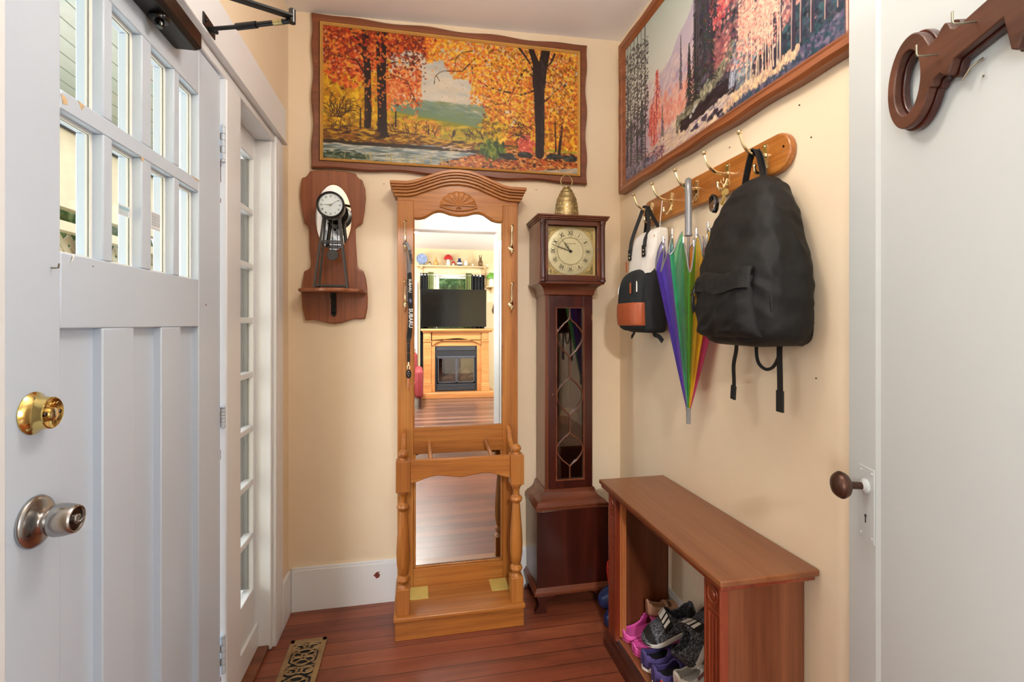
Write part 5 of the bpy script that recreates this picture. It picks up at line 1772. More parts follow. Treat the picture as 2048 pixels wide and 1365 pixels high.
f.tube([(0.709 + 0.0285 * math.cos(a), 2.20, 1.983 + 0.031 * math.sin(a)) for a in [R(-125 - 0 + 0) + 0 * k for k in range(0)]] or [(0.709 + 0.0285 * math.cos(a), 2.20, 1.979 + 0.030 * math.sin(a)) for a in [2 * PI * k / 32 for k in range(32)]], 0.0026, 8, closed=True)
f.cyl((0.709, 2.20, 1.949), (0.709, 2.20, 1.955), 0.012, seg=16)
f.build('ring_handle', 'old_brass', t)

# ================================================================ WALL PLAQUE with shelf, and the tower clock on it
t = thing('wall_plaque', 'shaped wooden plaque with oval mirror and small shelf left of the hall tree', 'wall shelf', (-0.362, 2.33, 1.30))
poly = [(-0.466, 1.99), (-0.42, 1.999), (-0.373, 2.001), (-0.32, 1.999), (-0.265, 1.99), (-0.262, 1.981), (-0.253, 1.970), (-0.238, 1.963), (-0.225, 1.922), (-0.2225, 1.88), (-0.228, 1.82), (-0.238, 1.760), (-0.250, 1.757), (-0.262, 1.748), (-0.268, 1.733), (-0.266, 1.675), (-0.262, 1.60), (-0.259, 1.565), (-0.250, 1.552), (-0.233, 1.544), (-0.222, 1.51), (-0.217, 1.475), (-0.2135, 1.42), (-0.215, 1.372), (-0.225, 1.322), (-0.275, 1.321), (-0.30, 1.314), (-0.33, 1.303), (-0.36, 1.299), (-0.39, 1.302), (-0.42, 1.311), (-0.45, 1.317), (-0.485, 1.315), (-0.497, 1.373), (-0.501, 1.43), (-0.499, 1.475), (-0.489, 1.537), (-0.472, 1.545), (-0.463, 1.556), (-0.461, 1.575), (-0.466, 1.64), (-0.469, 1.725), (-0.475, 1.742), (-0.489, 1.752), (-0.502, 1.825), (-0.507, 1.875), (-0.506, 1.91), (-0.499, 1.958), (-0.484, 1.962), (-0.474, 1.973)]
MB().prism(poly, 'XZ', 2.308, 2.3295).build('backboard', 'plaque_wood', t, bevel=0.006, seg=3)
MB().prism(arc((-0.362, 1.783), 0.079, 0, 360, 48, ry=0.150)[:-1], 'XZ', 2.3065, 2.3085).build('mirror', 'mirror', t, smooth=False)
MB().tube([(x, 2.3075, z) for x, z in arc((-0.362, 1.783), 0.0805, 0, 360, 48, ry=0.1515)[:-1]], 0.003, 6, closed=True).build('mirror_rim', 'plaque_wood', t)
sh = [(-0.500, 2.306), (-0.502, 2.27), (-0.497, 2.235), (-0.478, 2.214), (-0.452, 2.208), (-0.430, 2.200), (-0.410, 2.184), (-0.385, 2.174), (-0.355, 2.172), (-0.325, 2.175), (-0.303, 2.184), (-0.285, 2.198), (-0.265, 2.207), (-0.240, 2.212), (-0.222, 2.232), (-0.216, 2.27), (-0.218, 2.306)]
MB().prism(sh, 'XY', 1.440, 1.455).build('shelf', 'plaque_wood', t, bevel=0.005, seg=3)
f = MB()
f.box(-0.373, -0.351, 2.301, 2.306, 1.345, 1.440)
f.cyl((-0.362, 2.306, 1.345), (-0.362, 2.301, 1.345), 0.011, seg=16)
f.cyl((-0.362, 2.302, 1.352), (-0.362, 2.299, 1.352), 0.004, seg=10)
f.tube(smooth_tab([(-0.362, 2.300, 1.372), (-0.356, 2.275, 1.392), (-0.366, 2.255, 1.418), (-0.362, 2.245, 1.437)], 5), 0.004, 6)
f.build('iron_bracket', 'black_iron', t, bevel=0.0015)

t = thing('tower_clock', 'small round white faced clock on black iron tower legs standing on the plaque shelf', 'clock', (-0.362, 2.24, 1.455))
kx, kz = -0.356, 1.812
f = MB()
f.lathe([(0.0001, 0), (0.048, 0), (0.052, 0.004), (0.053, 0.060), (0.057, 0.066), (0.059, 0.074), (0.058, 0.081), (0.053, 0.084), (0.0495, 0.082), (0.049, 0.074), (0.0001, 0.074)], (kx, 2.262, kz), (0, -1, 0), 48)
f.build('case', 'black_iron', t)
fc = MB().lathe([(0.0488, 0), (0.0488, 0.001), (0.0001, 0.001)], (kx, 2.188, kz), (0, -1, 0), 48).build('dial', 'dial_white', t)
numerals(kx, 2.1867, kz, 0.0375, 0.0110, 0.75).build('numerals', 'ink', fc, smooth=False)
hand(MB(), kx, 2.1855, kz, R(55), 0.037, 0.0022, False).build('minute_hand', 'ink', fc)
hand(MB(), kx, 2.1850, kz, R(272), 0.029, 0.0028, False).build('hour_hand', 'ink', fc)
MB().ball((kx, 2.1845, kz), 0.0035, (1, 0.6, 1), 12).build('hand_cap', 'brass', fc)
MB().lathe([(0.0495, 0), (0.0001, 0.0018)], (kx, 2.1815, kz), (0, -1, 0), 40).build('glass', 'clear_glass', t)
FT = [(-0.427, 2.205), (-0.289, 2.205), (-0.420, 2.282), (-0.296, 2.282)]
TP = [(-0.388, 2.212), (-0.328, 2.212), (-0.388, 2.252), (-0.328, 2.252)]
for (a, b_), (c, d_) in zip(FT, TP):
    f = MB().bar((a, b_, 1.4555), (c, d_, 1.772), 0.0085, 0.0085, up=(0, 1, 0))
    f.build('leg', 'iron', t, bevel=0.001)
for z, i in ((1.467, 0.04), (1.660, 0.65)):
    f = MB()
    q = [tuple(FT[k][m] + (TP[k][m] - FT[k][m]) * (z - 1.455) / 0.317 for m in (0, 1)) + (z,) for k in range(4)]
    for a, b_ in ((0, 1), (1, 3), (3, 2), (2, 0)):
        f.bar(q[a], q[b_], 0.006, 0.006)
    f.build('cross_bars', 'iron', t, bevel=0.0008)
MB().box(-0.396, -0.320, 2.205, 2.258, 1.764, 1.770).build('head_plate', 'iron', t, bevel=0.0008)
f = MB()
f.cyl((kx, 2.236, 1.765), (kx, 2.236, 1.60), 0.0018, seg=8)
f.lathe([(0.0001, 0), (0.022, 0.001), (0.0245, 0.003), (0.022, 0.005), (0.0001, 0.006)], (kx, 2.239, 1.603), (0, -1, 0), 32)
f.build('pendulum', 'iron', t)

# ================================================================ FLOOR REGISTER
t = thing('floor_register', 'antique brass scrollwork floor vent in front of the sidelight', 'floor vent', (-0.425, 1.93, 0))
VX0, VX1, VY0, VY1 = -0.495, -0.353, 1.755, 2.103
f = MB().box(VX0 + 0.012, VX1 - 0.012, VY0 + 0.012, VY1 - 0.012, 0.0006, 0.0022)  # dark sheet stands in for the shade inside the duct
f.build('duct_shadow', 'duct_dark', t, smooth=False)['label'] = 'dark sheet painted as the shade in the duct behind the scrollwork'
f = MB()
for a in ((VX0, VX1, VY0, VY0 + 0.022), (VX0, VX1, VY1 - 0.024, VY1), (VX0, VX0 + 0.020, VY0, VY1), (VX1 - 0.020, VX1, VY0, VY1)):
    f.box(a[0], a[1], a[2], a[3], 0.001, 0.0075)
f.build('rim', 'vent_brass', t, bevel=0.003, seg=3, merge=0.0)
f = MB()
vcx = (VX0 + VX1) / 2
Z = 0.0055


def ell(cx_, cy_, a, b_, t0=0, t1=360, n=36, rot=0):
    cr, sr = math.cos(R(rot)), math.sin(R(rot))
    o = []
    for i in range(n + (0 if t1 - t0 >= 360 else 1)):
        q = R(t0 + (t1 - t0) * i / n)
        x, y = a * math.cos(q), b_ * math.sin(q)
        o.append((cx_ + x * cr - y * sr, cy_ + x * sr + y * cr, Z))
    return o


W_, H_ = 0.0034, (1, 0.5)
for cy_ in (2.005, 1.853):
    f.tube(ell(vcx, cy_ - 0.010, 0.043, 0.043), W_, 6, True, H_)
    f.tube(ell(vcx, cy_ + 0.022, 0.022, 0.016), W_, 6, True, H_)
    f.tube(ell(vcx, cy_ - 0.042, 0.022, 0.016), W_, 6, True, H_)
    for s_ in (-1, 1):
        f.tube(ell(vcx + s_ * 0.024, cy_ + 0.002, 0.020, 0.012, rot=s_ * 40), W_, 6, True, H_)
        f.tube(ell(vcx + s_ * 0.024, cy_ - 0.024, 0.020, 0.012, rot=-s_ * 40), W_, 6, True, H_)
        f.tube(ell(vcx + s_ * 0.018, cy_ - 0.010, 0.016, 0.005), 0.0026, 6, True, H_)
for cy_ in (2.054, 1.919, 1.785):
    f.tube(ell(vcx, cy_, 0.011, 0.014), W_, 6, True, H_)
    for s_ in (-1, 1):
        f.tube(ell(vcx + s_ * 0.028, cy_ - 0.002, 0.022, 0.015), W_, 6, True, H_)
        f.tube(ell(vcx + s_ * 0.036, cy_ - 0.004, 0.011, 0.0045, rot=s_ * 15), 0.0026, 6, True, H_)
        f.tube([(vcx + s_ * 0.003, cy_ + 0.016, Z), (vcx + s_ * 0.020, cy_ + 0.021, Z), (vcx + s_ * 0.050, cy_ + 0.020, Z)], W_ * .8, 6, False, H_)
for cy_ in (2.030, 1.955, 1.886, 1.812):
    for s_ in (-1, 1):
        f.prism([(vcx + s_ * 0.053, cy_ - 0.012), (vcx + s_ * 0.053, cy_ + 0.012), (vcx + s_ * 0.036, cy_)], 'XY', 0.003, 0.0062)
f.build('scrollwork', 'vent_brass', t)

# ================================================================ COAT RACK
t = thing('coat_rack', 'long oak coat rack board with five brass double hooks', 'coat rack', (1.04, 1.59, 1.79))
rack = t
f = MB()
n = 14
y0, y1, zc, hh = 1.152, 2.035, 1.790, 0.056
poly = [(y0 + 0.056 + hh * math.cos(R(270 - 180 * k / n)), zc + hh * math.sin(R(270 - 180 * k / n))) for k in range(n + 1)] + [(y1 - 0.056 + hh * math.cos(R(90 - 180 * k / n)), zc + hh * math.sin(R(90 - 180 * k / n))) for k in range(n + 1)]
f.prism(poly, 'YZ', 1.018, 1.0395)
f.build('board', 'oak_y', t, bevel=0.006, seg=3)
HX = 1.018
HOOKS = [1.250, 1.425, 1.605, 1.778, 1.945]
for hy in HOOKS:
    f = MB()
    pl = [(hy + 0.0085 * math.cos(R(a)), 1.824 + 0.0085 * math.sin(R(a))) for a in range(0, 181, 20)] + [(hy + 0.0085 * math.cos(R(a)), 1.762 + 0.0085 * math.sin(R(a))) for a in range(180, 361, 20)]
    f.prism(pl, 'YZ', HX - 0.003, HX)
    f.ball((HX - 0.004, hy, 1.825), 0.003, (0.6, 1, 1), 10)
    f.ball((HX - 0.004, hy, 1.761), 0.003, (0.6, 1, 1), 10)
    up = smooth_tab([(HX - 0.002, hy, 1.799), (HX - 0.024, hy, 1.797), (HX - 0.050, hy, 1.803), (HX - 0.072, hy, 1.822), (HX - 0.086, hy, 1.856)], 6)
    f.tube(up, [0.0066 - 0.0026 * i / len(up) for i in range(len(up))], 10)
    f.lathe([(0.004, -0.002), (0.0072, 0.002), (0.0078, 0.006), (0.0055, 0.010), (0.0001, 0.0115)], (HX - 0.0865, hy, 1.856), (-0.2, 0, 1), 18)
    dn = smooth_tab([(HX - 0.002, hy, 1.782), (HX - 0.014, hy, 1.772), (HX - 0.030, hy, 1.758), (HX - 0.034, hy, 1.742), (HX - 0.028, hy, 1.733)], 5)
    dn = smooth_tab([(HX - 0.002, hy, 1.780), (HX - 0.010, hy, 1.760), (HX - 0.022, hy, 1.745), (HX - 0.034, hy, 1.750), (HX - 0.037, hy, 1.762)], 5)
    f.tube(dn, 0.0045, 10)
    f.ball((HX - 0.037, hy, 1.765), 0.006, (1, 1, 1), 12)
    f.build('coat_hook', 'pale_brass', t)
MB().cyl((1.0395, 1.178, 1.80), (1.0165, 1.178, 1.80), 0.0035, seg=10).build('screw', 'dark_steel', t)


# ---------------------------------------------------------------- soft bags
def superell(cx_, cy_, hx, hy, n_, p, z, tilt=0.0):
    out = []
    for k in range(n_):
        a = 2 * PI * k / n_
        ca, sa = math.cos(a), math.sin(a)
        x = hx * math.copysign(abs(ca) ** (2 / p), ca)
        y = hy * math.copysign(abs(sa) ** (2 / p), sa)
        out.append(Vector((cx_ + x, cy_ + y + tilt * x, z)))
    return out


def bag(tab, n_=72, m=60, p=3.2, wr=0.006, seed=0.0, wall=1.036, ridge=True):
    """tab: (z, cx, cy, hx, hy) from bottom to top"""
    tt = smooth_tab([(r_[0], r_[1], r_[2]) for r_ in tab], 8)
    hh_ = smooth_tab([(r_[3], r_[4], 0) for r_ in tab], 8)
    rr = []
    L = len(tt)
    for i in range(L):
        z, cx_, cy_ = tt[i]
        hx, hy = max(hh_[i][0], 0.002), max(hh_[i][1], 0.002)
        ring = superell(cx_, cy_, hx, hy, n_, p, z)
        c = Vector((cx_, cy_, z))
        for q in ring:
            d = (q - c)
            d.z = 0
            if d.length > 0:
                d.normalize()
            e = noise.noise(Vector((q.x * 9, q.y * 9, q.z * 7 + seed)))
            e += 0.55 * (1 - 2 * abs(noise.noise(Vector((q.x * 16 + q.z * 9, q.y * 16 - q.z * 10, q.z * 14 + seed))))) if ridge else 0
            e += 0.3 * noise.noise(Vector((q.x * 40, q.y * 40, q.z * 30 + seed)))
            amp = wr * min(1, hx / 0.03)
            q += d * e * amp
            q.z += 0.4 * amp * noise.noise(q * 14)
            q.x = min(q.x, wall)
        rr.append(ring)
    return rr


# big black backpack on the hook nearest the white interior door
t = thing('backpack', 'large black backpack hanging from the coat hook nearest the white interior door', 'backpack', (0.95, 1.22, 1.25))
tab = [(1.238, 0.965, 1.215, 0.030, 0.085), (1.243, 0.955, 1.215, 0.070, 0.130), (1.262, 0.945, 1.212, 0.084, 0.150), (1.31, 0.940, 1.210, 0.090, 0.160), (1.38, 0.938, 1.212, 0.092, 0.163), (1.45, 0.940, 1.215, 0.088, 0.158),
       (1.53, 0.948, 1.220, 0.078, 0.147), (1.60, 0.958, 1.228, 0.066, 0.130), (1.66, 0.970, 1.235, 0.050, 0.104), (1.700, 0.980, 1.240, 0.036, 0.074), (1.722, 0.988, 1.243, 0.020, 0.040), (1.727, 0.990, 1.244, 0.008, 0.016)]
MB().rings(bag(tab, 130, 60, 3.4, 0.0105, 3.0)).build('body', 'black_cloth', t, angle=80)


def sheet(fn, nu, nv, th=0.003):
    """fn(u, v) -> front point and outward normal; closed thin body"""
    A = [[fn(i / nu, j / nv) for i in range(nu + 1)] for j in range(nv + 1)]
    m = MB()
    bv = [[m.bm.verts.new(p) for p, _ in r_] for r_ in A]
    bw = [[m.bm.verts.new(Vector(p) - Vector(nr) * th) for p, nr in r_] for r_ in A]
    F = m.bm.faces.new
    for j in range(nv):
        for i in range(nu):
            F((bv[j][i], bv[j][i + 1], bv[j + 1][i + 1], bv[j + 1][i]))
            F((bw[j][i], bw[j + 1][i], bw[j + 1][i + 1], bw[j][i + 1]))
    for i in range(nu):
        F((bv[0][i], bw[0][i], bw[0][i + 1], bv[0][i + 1]))
        F((bv[nv][i], bv[nv][i + 1], bw[nv][i + 1], bw[nv][i]))
    for j in range(nv):
        F((bv[j][0], bv[j + 1][0], bw[j + 1][0], bw[j][0]))
        F((bv[j][nu], bw[j][nu], bw[j + 1][nu], bv[j + 1][nu]))
    return m


def bag_front(tab, y, z, p=3.4, out=0.0):
    """x of the front (-X) surface of the bag at y, z"""
    zs_ = [r_[0] for r_ in tab]
    cx_, cy_, hx, hy = (float(np.interp(z, zs_, [r_[k] for r_ in tab])) for k in (1, 2, 3, 4))
    q = min(0.999, abs(y - cy_) / hy)
    return cx_ - hx * (1 - q ** p) ** (1 / p) - out


# front pocket
def pocket(u, v):
    z = 1.262 + 0.165 * v
    bw = 0.128 * (1 - 0.10 * v)
    y = 1.215 + bw * (2 * u - 1)
    edge = min(1, min(u, 1 - u) / 0.10) ** 0.5 * min(1, min(v * 1.3, (1 - v) * 1.6 + 0.25) / 0.12) ** 0.5
    w = 0.007 * noise.noise(Vector((y * 22, z * 20, 4))) + 0.006 * (1 - 2 * abs(noise.noise(Vector((y * 18 + z * 16, z * 20, 9)))))
    return Vector((bag_front(tab, y, z) - 0.004 - edge * (0.018 + w), y, z)), Vector((-1, 0, 0))


pk = sheet(pocket, 44, 34, 0.006).build('front_pocket', 'black_cloth', t, angle=80)


def flap(u, v):
    z = 1.388 + 0.058 * v + 0.006 * math.sin(u * 9 + 1)
    y = 1.215 + 0.130 * (1 - 0.08 * v) * (2 * u - 1)
    w = 0.005 * noise.noise(Vector((y * 30, z * 30, 14)))
    return Vector((bag_front(tab, y, z) - 0.012 - 0.018 * (1 - v) ** 0.6 - w, y, z)), Vector((-1, 0, 0))


sheet(flap, 40, 10, 0.004).build('pocket_flap', 'black_cloth', t, angle=80)
# zips, pulls and seams
f = MB()
pts = []
for k in range(31):
    q = k / 30
    z = 1.33 + 0.375 * math.sin(PI * q)
    zs_ = [r_[0] for r_ in tab]
    cx_, cy_, hx, hy = (float(np.interp(z, zs_, [r_[m] for r_ in tab])) for m in (1, 2, 3, 4))
    y = cy_ - hy * 0.93 * math.cos(PI * q) if True else 0
    pts.append((cx_ - hx * 0.62, y, z))
f.tube(pts, 0.003, 6)
f.build('zip', 'black_webbing', t)
for (y, z, x) in ((1.375, 1.392, 0.868), (1.366, 1.386, 0.858)):
    f = MB()
    f.tube([(x, y, z), (x - 0.004, y - 0.002, z - 0.022)], 0.0013, 6)
    f.ball((x - 0.006, y - 0.003, z - 0.038), 0.0042, (0.7, 1, 4.2), 10)
    f.build('zip_pull', 'black_plastic', t)
f = MB()
f.tube([(0.8250, 1.312, 1.405), (0.8220, 1.312, 1.392)], 0.0016, 6)
f.ball((0.818, 1.312, 1.368), 0.0050, (0.7, 1, 5.0), 10)
f.build('zip_pull', 'black_plastic', t)
# carrying loop over the hook
f = MB()
f.strap(smooth_tab([(0.978, 1.292, 1.700), (0.976, 1.278, 1.745), (0.976, 1.262, 1.790), (0.980, 1.252, 1.812), (0.985, 1.245, 1.810)], 6), (0.9, 0.2, 0), 0.024, 0.003)
f.strap(smooth_tab([(0.982, 1.247, 1.813), (0.985, 1.240, 1.80), (0.988, 1.230, 1.76), (0.985, 1.212, 1.70)], 6), (0.9, 0.2, 0), 0.024, 0.003)
f.strap(smooth_tab([(0.996, 1.250, 1.812), (1.000, 1.240, 1.79), (1.004, 1.232, 1.74), (1.00, 1.225, 1.69)], 6), (0.5, 0.8, 0), 0.022, 0.003)
f.build('carry_loop', 'black_webbing', t)
f = MB()
f.strap(smooth_tab([(0.985, 1.335, 1.27), (0.984, 1.336, 1.22), (0.982, 1.346, 1.17), (0.982, 1.344, 1.12), (0.985, 1.350, 1.075)], 6), (0.15, 1, 0), 0.020, 0.002)
f.strap([(0.984, 1.348, 1.105), (0.984, 1.352, 1.062)], (0.15, 1, 0), 0.024, 0.006)
f.build('shoulder_strap_end', 'black_webbing', t)
f = MB()
f.strap(smooth_tab([(0.990, 1.160, 1.27), (0.990, 1.161, 1.21), (0.988, 1.157, 1.15), (0.990, 1.158, 1.075)], 6), (0.15, 1, 0), 0.024, 0.002)
f.strap([(0.989, 1.158, 1.115), (0.989, 1.158, 1.056)], (0.15, 1, 0), 0.028, 0.006)
f.build('shoulder_strap_end', 'black_webbing', t)
f = MB()
f.tube(smooth_tab([(1.00, 1.262, 1.26), (1.00, 1.266, 1.22), (0.998, 1.255, 1.185), (0.998, 1.225, 1.168), (0.999, 1.195, 1.178), (1.00, 1.175, 1.21), (1.0, 1.165, 1.25)], 6), 0.0048, 8)
f.build('padded_strap', 'black_webbing', t)
f = MB().rings(bag([(1.24, 1.015, 1.15, 0.012, 0.04), (1.28, 1.018, 1.14, 0.018, 0.06), (1.45, 1.020, 1.16, 0.018, 0.07), (1.62, 1.020, 1.20, 0.015, 0.05), (1.68, 1.018, 1.22, 0.006, 0.02)], 40, 40, 2.6, 0.004, 8.0))
f.build('back_pad', 'black_cloth', t, angle=80)

# small white and black backpack
t = thing('backpack', 'small white backpack with black pocket and tan leather base on the hook nearest the corner', 'backpack', (0.97, 1.92, 1.27))
wt = [(1.300, 0.985, 1.915, 0.030, 0.070), (1.308, 0.980, 1.915, 0.042, 0.095), (1.34, 0.978, 1.915, 0.050, 0.108), (1.42, 0.978, 1.915, 0.052, 0.112), (1.52, 0.980, 1.912, 0.050, 0.112), (1.61, 0.984, 1.912, 0.046, 0.110),
      (1.665, 0.990, 1.905, 0.040, 0.102), (1.690, 0.996, 1.895, 0.028, 0.088), (1.700, 1.00, 1.890, 0.014, 0.060)]
MB().rings(bag(wt, 80, 50, 3.6, 0.004, 21.0)).build('body', 'white_canvas', t, angle=80)
lower = [(1.262, 0.985, 1.915, 0.020, 0.060), (1.268, 0.975, 1.915, 0.050, 0.100), (1.30, 0.970, 1.915, 0.058, 0.112), (1.38, 0.972, 1.912, 0.062, 0.117), (1.46, 0.976, 1.911, 0.060, 0.117), (1.52, 0.984, 1.91, 0.052, 0.1145), (1.524, 0.984, 1.91, 0.050, 0.112)]
MB().rings(bag(lower, 80, 50, 3.4, 0.003, 31.0)).build('lower_body', 'charcoal_cloth', t, angle=80)['label'] = 'black lower half'
pt = [(1.268, 0.940, 1.925, 0.020, 0.060), (1.274, 0.932, 1.925, 0.034, 0.088), (1.30, 0.922, 1.926, 0.042, 0.100), (1.38, 0.922, 1.926, 0.044, 0.103), (1.46, 0.926, 1.926, 0.040, 0.100), (1.505, 0.934, 1.926, 0.032, 0.086), (1.528, 0.945, 1.924, 0.020, 0.058), (1.534, 0.950, 1.92, 0.008, 0.030)]
MB().rings(bag(pt, 80, 50, 3.0, 0.003, 41.0)).build('front_pocket', 'charcoal_cloth', t, angle=80)
lt = [(1.292, 0.922, 1.926, 0.0425, 0.1005), (1.300, 0.920, 1.926, 0.0450, 0.1035), (1.34, 0.919, 1.926, 0.0475, 0.1060), (1.380, 0.920, 1.926, 0.0470, 0.1062), (1.388, 0.921, 1.926, 0.0445, 0.1035)]
lt_r = []
for r_ in bag(lt, 80, 50, 3.0, 0.001, 41.0, ridge=False):
    lt_r.append(r_)
MB().rings(lt_r).build('leather_base', 'tan_leather', t, angle=80)['label'] = 'tan leather base of the pocket'
# pocket zip
f = MB()
pts = []
for k in range(25):
    q = k / 24
    z = 1.40 + 0.128 * math.sin(PI * (0.08 + 0.84 * q))
    zs_ = [r_[0] for r_ in pt]
    cx_, cy_, hx, hy = (float(np.interp(z, zs_, [r_[m] for r_ in pt])) for m in (1, 2, 3, 4))
    pts.append((cx_ - hx * 0.80, cy_ + hy * 0.90 * math.cos(PI * q), z))
f.tube(pts, 0.0028, 6)
f.build('zip', 'felt_white', t)['label'] = 'pale zip round the pocket'
MB().box(0.874, 0.879, 1.858, 1.866, 1.425, 1.470).build('leather_tab', 'tan_leather', t, bevel=0.001)
MB().box(0.925, 0.929, 2.000, 2.012, 1.530, 1.575).build('leather_tab', 'tan_leather', t, bevel=0.001)
f = MB()
f.box(0.9855, 0.9885, 1.80, 1.84, 1.47, 1.50)
f.build('side_tab', 'black_webbing', t)
# handles: two black loops meeting on the hook
f = MB()
f.strap(smooth_tab([(0.934, 1.982, 1.600), (0.936, 1.982, 1.650), (0.948, 1.975, 1.700), (0.968, 1.962, 1.765), (0.978, 1.950, 1.802), (0.984, 1.943, 1.809), (0.990, 1.934, 1.790), (0.980, 1.905, 1.74), (0.962, 1.870, 1.690), (0.940, 1.855, 1.650), (0.936, 1.853, 1.620)], 6), (0.75, -0.6, 0), 0.015, 0.005)
f.strap(smooth_tab([(1.000, 1.975, 1.690), (1.0, 1.962, 1.75), (0.996, 1.950, 1.800), (0.996, 1.942, 1.812), (0.996, 1.930, 1.795), (0.998, 1.88, 1.735), (1.0, 1.84, 1.690)], 6), (0.9, 0.1, 0), 0.017, 0.004)
f.build('handle', 'black_webbing', t)
for y in (1.9825, 1.852):
    hp = MB().box(0.9285, 0.9320, y - 0.0145, y + 0.0145, 1.578, 1.628).build('handle_patch', 'black_webbing', t, bevel=0.004)
    for z in (1.590, 1.606):
        MB().ball((0.9283, y, z), 0.0042, (0.5, 1, 1), 12).build('rivet', 'pale_brass', hp)
f = MB()
f.tube([(0.955 + 0.02 * math.sin(a), 1.905 + 0.095 * math.cos(a), 1.655 + 0.036 * math.sin(a)) for a in [PI * k / 20 for k in range(21)]], 0.0022, 6)
f.build('zip', 'pale_brass', t)
f = MB()
f.strap(smooth_tab([(0.985, 1.855, 1.29), (0.975, 1.850, 1.27), (0.97, 1.83, 1.255), (0.972, 1.80, 1.248), (0.972, 1.77, 1.230)], 5), (0.2, 0.3, 1), 0.018, 0.003)
f.build('shoulder_strap_end', 'black_webbing', t)
f = MB()
f.strap(smooth_tab([(0.95, 1.965, 1.29), (0.945, 1.968, 1.262), (0.94, 1.985, 1.240)], 5), (0.2, 1, 0.2), 0.020, 0.004)
f.build('shoulder_strap_end', 'black_webbing', t)

# ---------------------------------------------------------------- umbrella
t = thing('umbrella', 'closed clear plastic rainbow umbrella with grey handle hanging from the middle hook', 'umbrella', (0.965, 1.590, 0.93))
ux, uy = 0.968, 1.578
f = MB()
hk = [(ux, uy, 1.625), (ux, uy, 1.70), (ux, uy, 1.775), (ux + 0.003, uy + 0.006, 1.806), (ux + 0.012, uy + 0.020, 1.822), (ux + 0.021, uy + 0.036, 1.816), (ux + 0.025, uy + 0.044, 1.800), (ux + 0.026, uy + 0.046, 1.785)]
hk = smooth_tab(hk, 6)
f.tube(hk, [0.0125] * len(hk), 14)
f.lathe([(0.0105, 0), (0.0135, 0.002), (0.0135, 0.010), (0.0125, 0.012)], (ux, uy, 1.616), seg=18)
f.build('handle', 'grey_plastic', t)
f = MB().cyl((ux, uy, 0.99), (ux, uy, 1.622), 0.0042, seg=10)
f.build('shaft', 'satin_steel', t)
f = MB().lathe([(0.0045, 0), (0.0072, 0.001), (0.0080, 0.050), (0.0095, 0.052), (0.0095, 0.060)], (ux, uy, 0.938), seg=18)
f.build('ferrule', 'grey_plastic', t)
# gores: folded canopy, wide and wavy at the rim (top), gathered at the ferrule
NG = 8
# order round the shaft starting at +Y (far side, photo left), going towards the room (-X), then -Y
gores = [(g_, 0) for g_ in ('film_pink', 'film_lilac', 'film_violet', 'film_violet', 'film_teal', 'film_green', 'film_yellow', 'film_yellow', 'film_red', 'film_magenta', 'film_pink', 'film_magenta', 'film_orange', 'film_magenta')]


def gore(mat, i, n):
    """one panel between rib i and rib i+1, billowing outwards"""
    def rib(k, z01):
        a = 2 * PI * k / n - 0.17
        rr = 0.008 + (0.128 + 0.010 * math.sin(k * 2.3)) * z01 ** 0.9
        return Vector((-math.sin(a) * rr * 0.52, math.cos(a) * rr, 0))

    def fn(u, v):
        z01 = v
        a, b_ = rib(i, z01), rib(i + 1, z01)
        p = a.lerp(b_, u)
        mid = ((a + b_) / 2)
        d = mid.normalized() if mid.length > 0 else Vector((0, 1, 0))
        bulge = math.sin(PI * u) * (0.003 + 0.036 * z01 ** 1.2) * (0.8 + 0.4 * math.sin(i * 1.7))
        fold = 0.006 * math.sin(u * 9 + i) * z01
        p = p + d * (bulge + fold)
        x = min(p.x, 0.062)
        top = 1.570 + 0.030 * math.cos(2 * PI * u) + 0.022 * math.sin(i * 2.1) - 0.050 * math.sin(PI * u) ** 2 * (1 if i % 2 else 0.4)
        return (ux + x, uy + p.y, 0.995 + (top - 0.995) * z01)
    return fn


NG = len(gores)
tips = []
for i, (mname, _) in enumerate(gores):
    fn = gore(mname, i, NG)
    g = MB().grid(fn, 12, 40).build('canopy_panel', mname, t, angle=80)
    e = MB().tube([fn(k / 14, 1.0) for k in range(15)], 0.0026, 6)
    e.build('panel_hem', 'grey_plastic', g)
    tips.append(fn(0, 1.0))
f = MB()
for p in tips:
    p = Vector(p)
    f.cyl(p - Vector((0, 0, 0.012)), p + Vector((0, 0, 0.020)), 0.0036, 0.0026, 8)
    f.tube([Vector((ux, uy, 1.02)), Vector((ux, uy, 1.02)).lerp(p, 0.5), p], 0.0012, 5)
f.build('rib', 'satin_steel', t)

# car keys on the fourth hook
t = thing('car_key', 'black and silver car key fob with small keys on the hook beside the black backpack', 'car key', (0.98, 1.405, 1.725))
ORG[t.name] = Vector((0.98, 1.43, 1.70))
f = MB()
f.tube([(0.982, 1.428 + 0.007 * math.cos(a), 1.742 + 0.010 * math.sin(a)) for a in [2 * PI * k / 16 for k in range(16)]], 0.0011, 6, closed=True)
f.tube([(0.980, 1.432 + 0.012 * math.cos(a), 1.722 + 0.012 * math.sin(a)) for a in [2 * PI * k / 16 for k in range(16)]], 0.0011, 6, closed=True)
f.build('split_ring', 'pale_brass', t)
Mx = Matrix.Translation((0.975, 1.462, 1.675)) @ Euler((R(-22), R(8), 0)).to_matrix().to_4x4()
f = MB()
f.rings([[(d, y * s, z * s) for y, z in arc((0, 0), 0.017, 0, 360, 24, ry=0.036)[:-1]] for s, d in ((0.82, -0.009), (1, -0.005), (1, 0.005), (0.82, 0.009))])
f.xform(Mx)
fb = f.build('key_fob', 'black_gloss', t)
f = MB()
f.rings([[(d, y, z) for y, z in arc((0, -0.016), 0.013 * s, 180, 360, 14, ry=0.017 * s)] for s, d in ((1, -0.0098), (0.9, -0.0108))])
f.box(-0.0104, -0.0094, -0.013, 0.013, -0.017, 0.004)
f.xform(Mx)
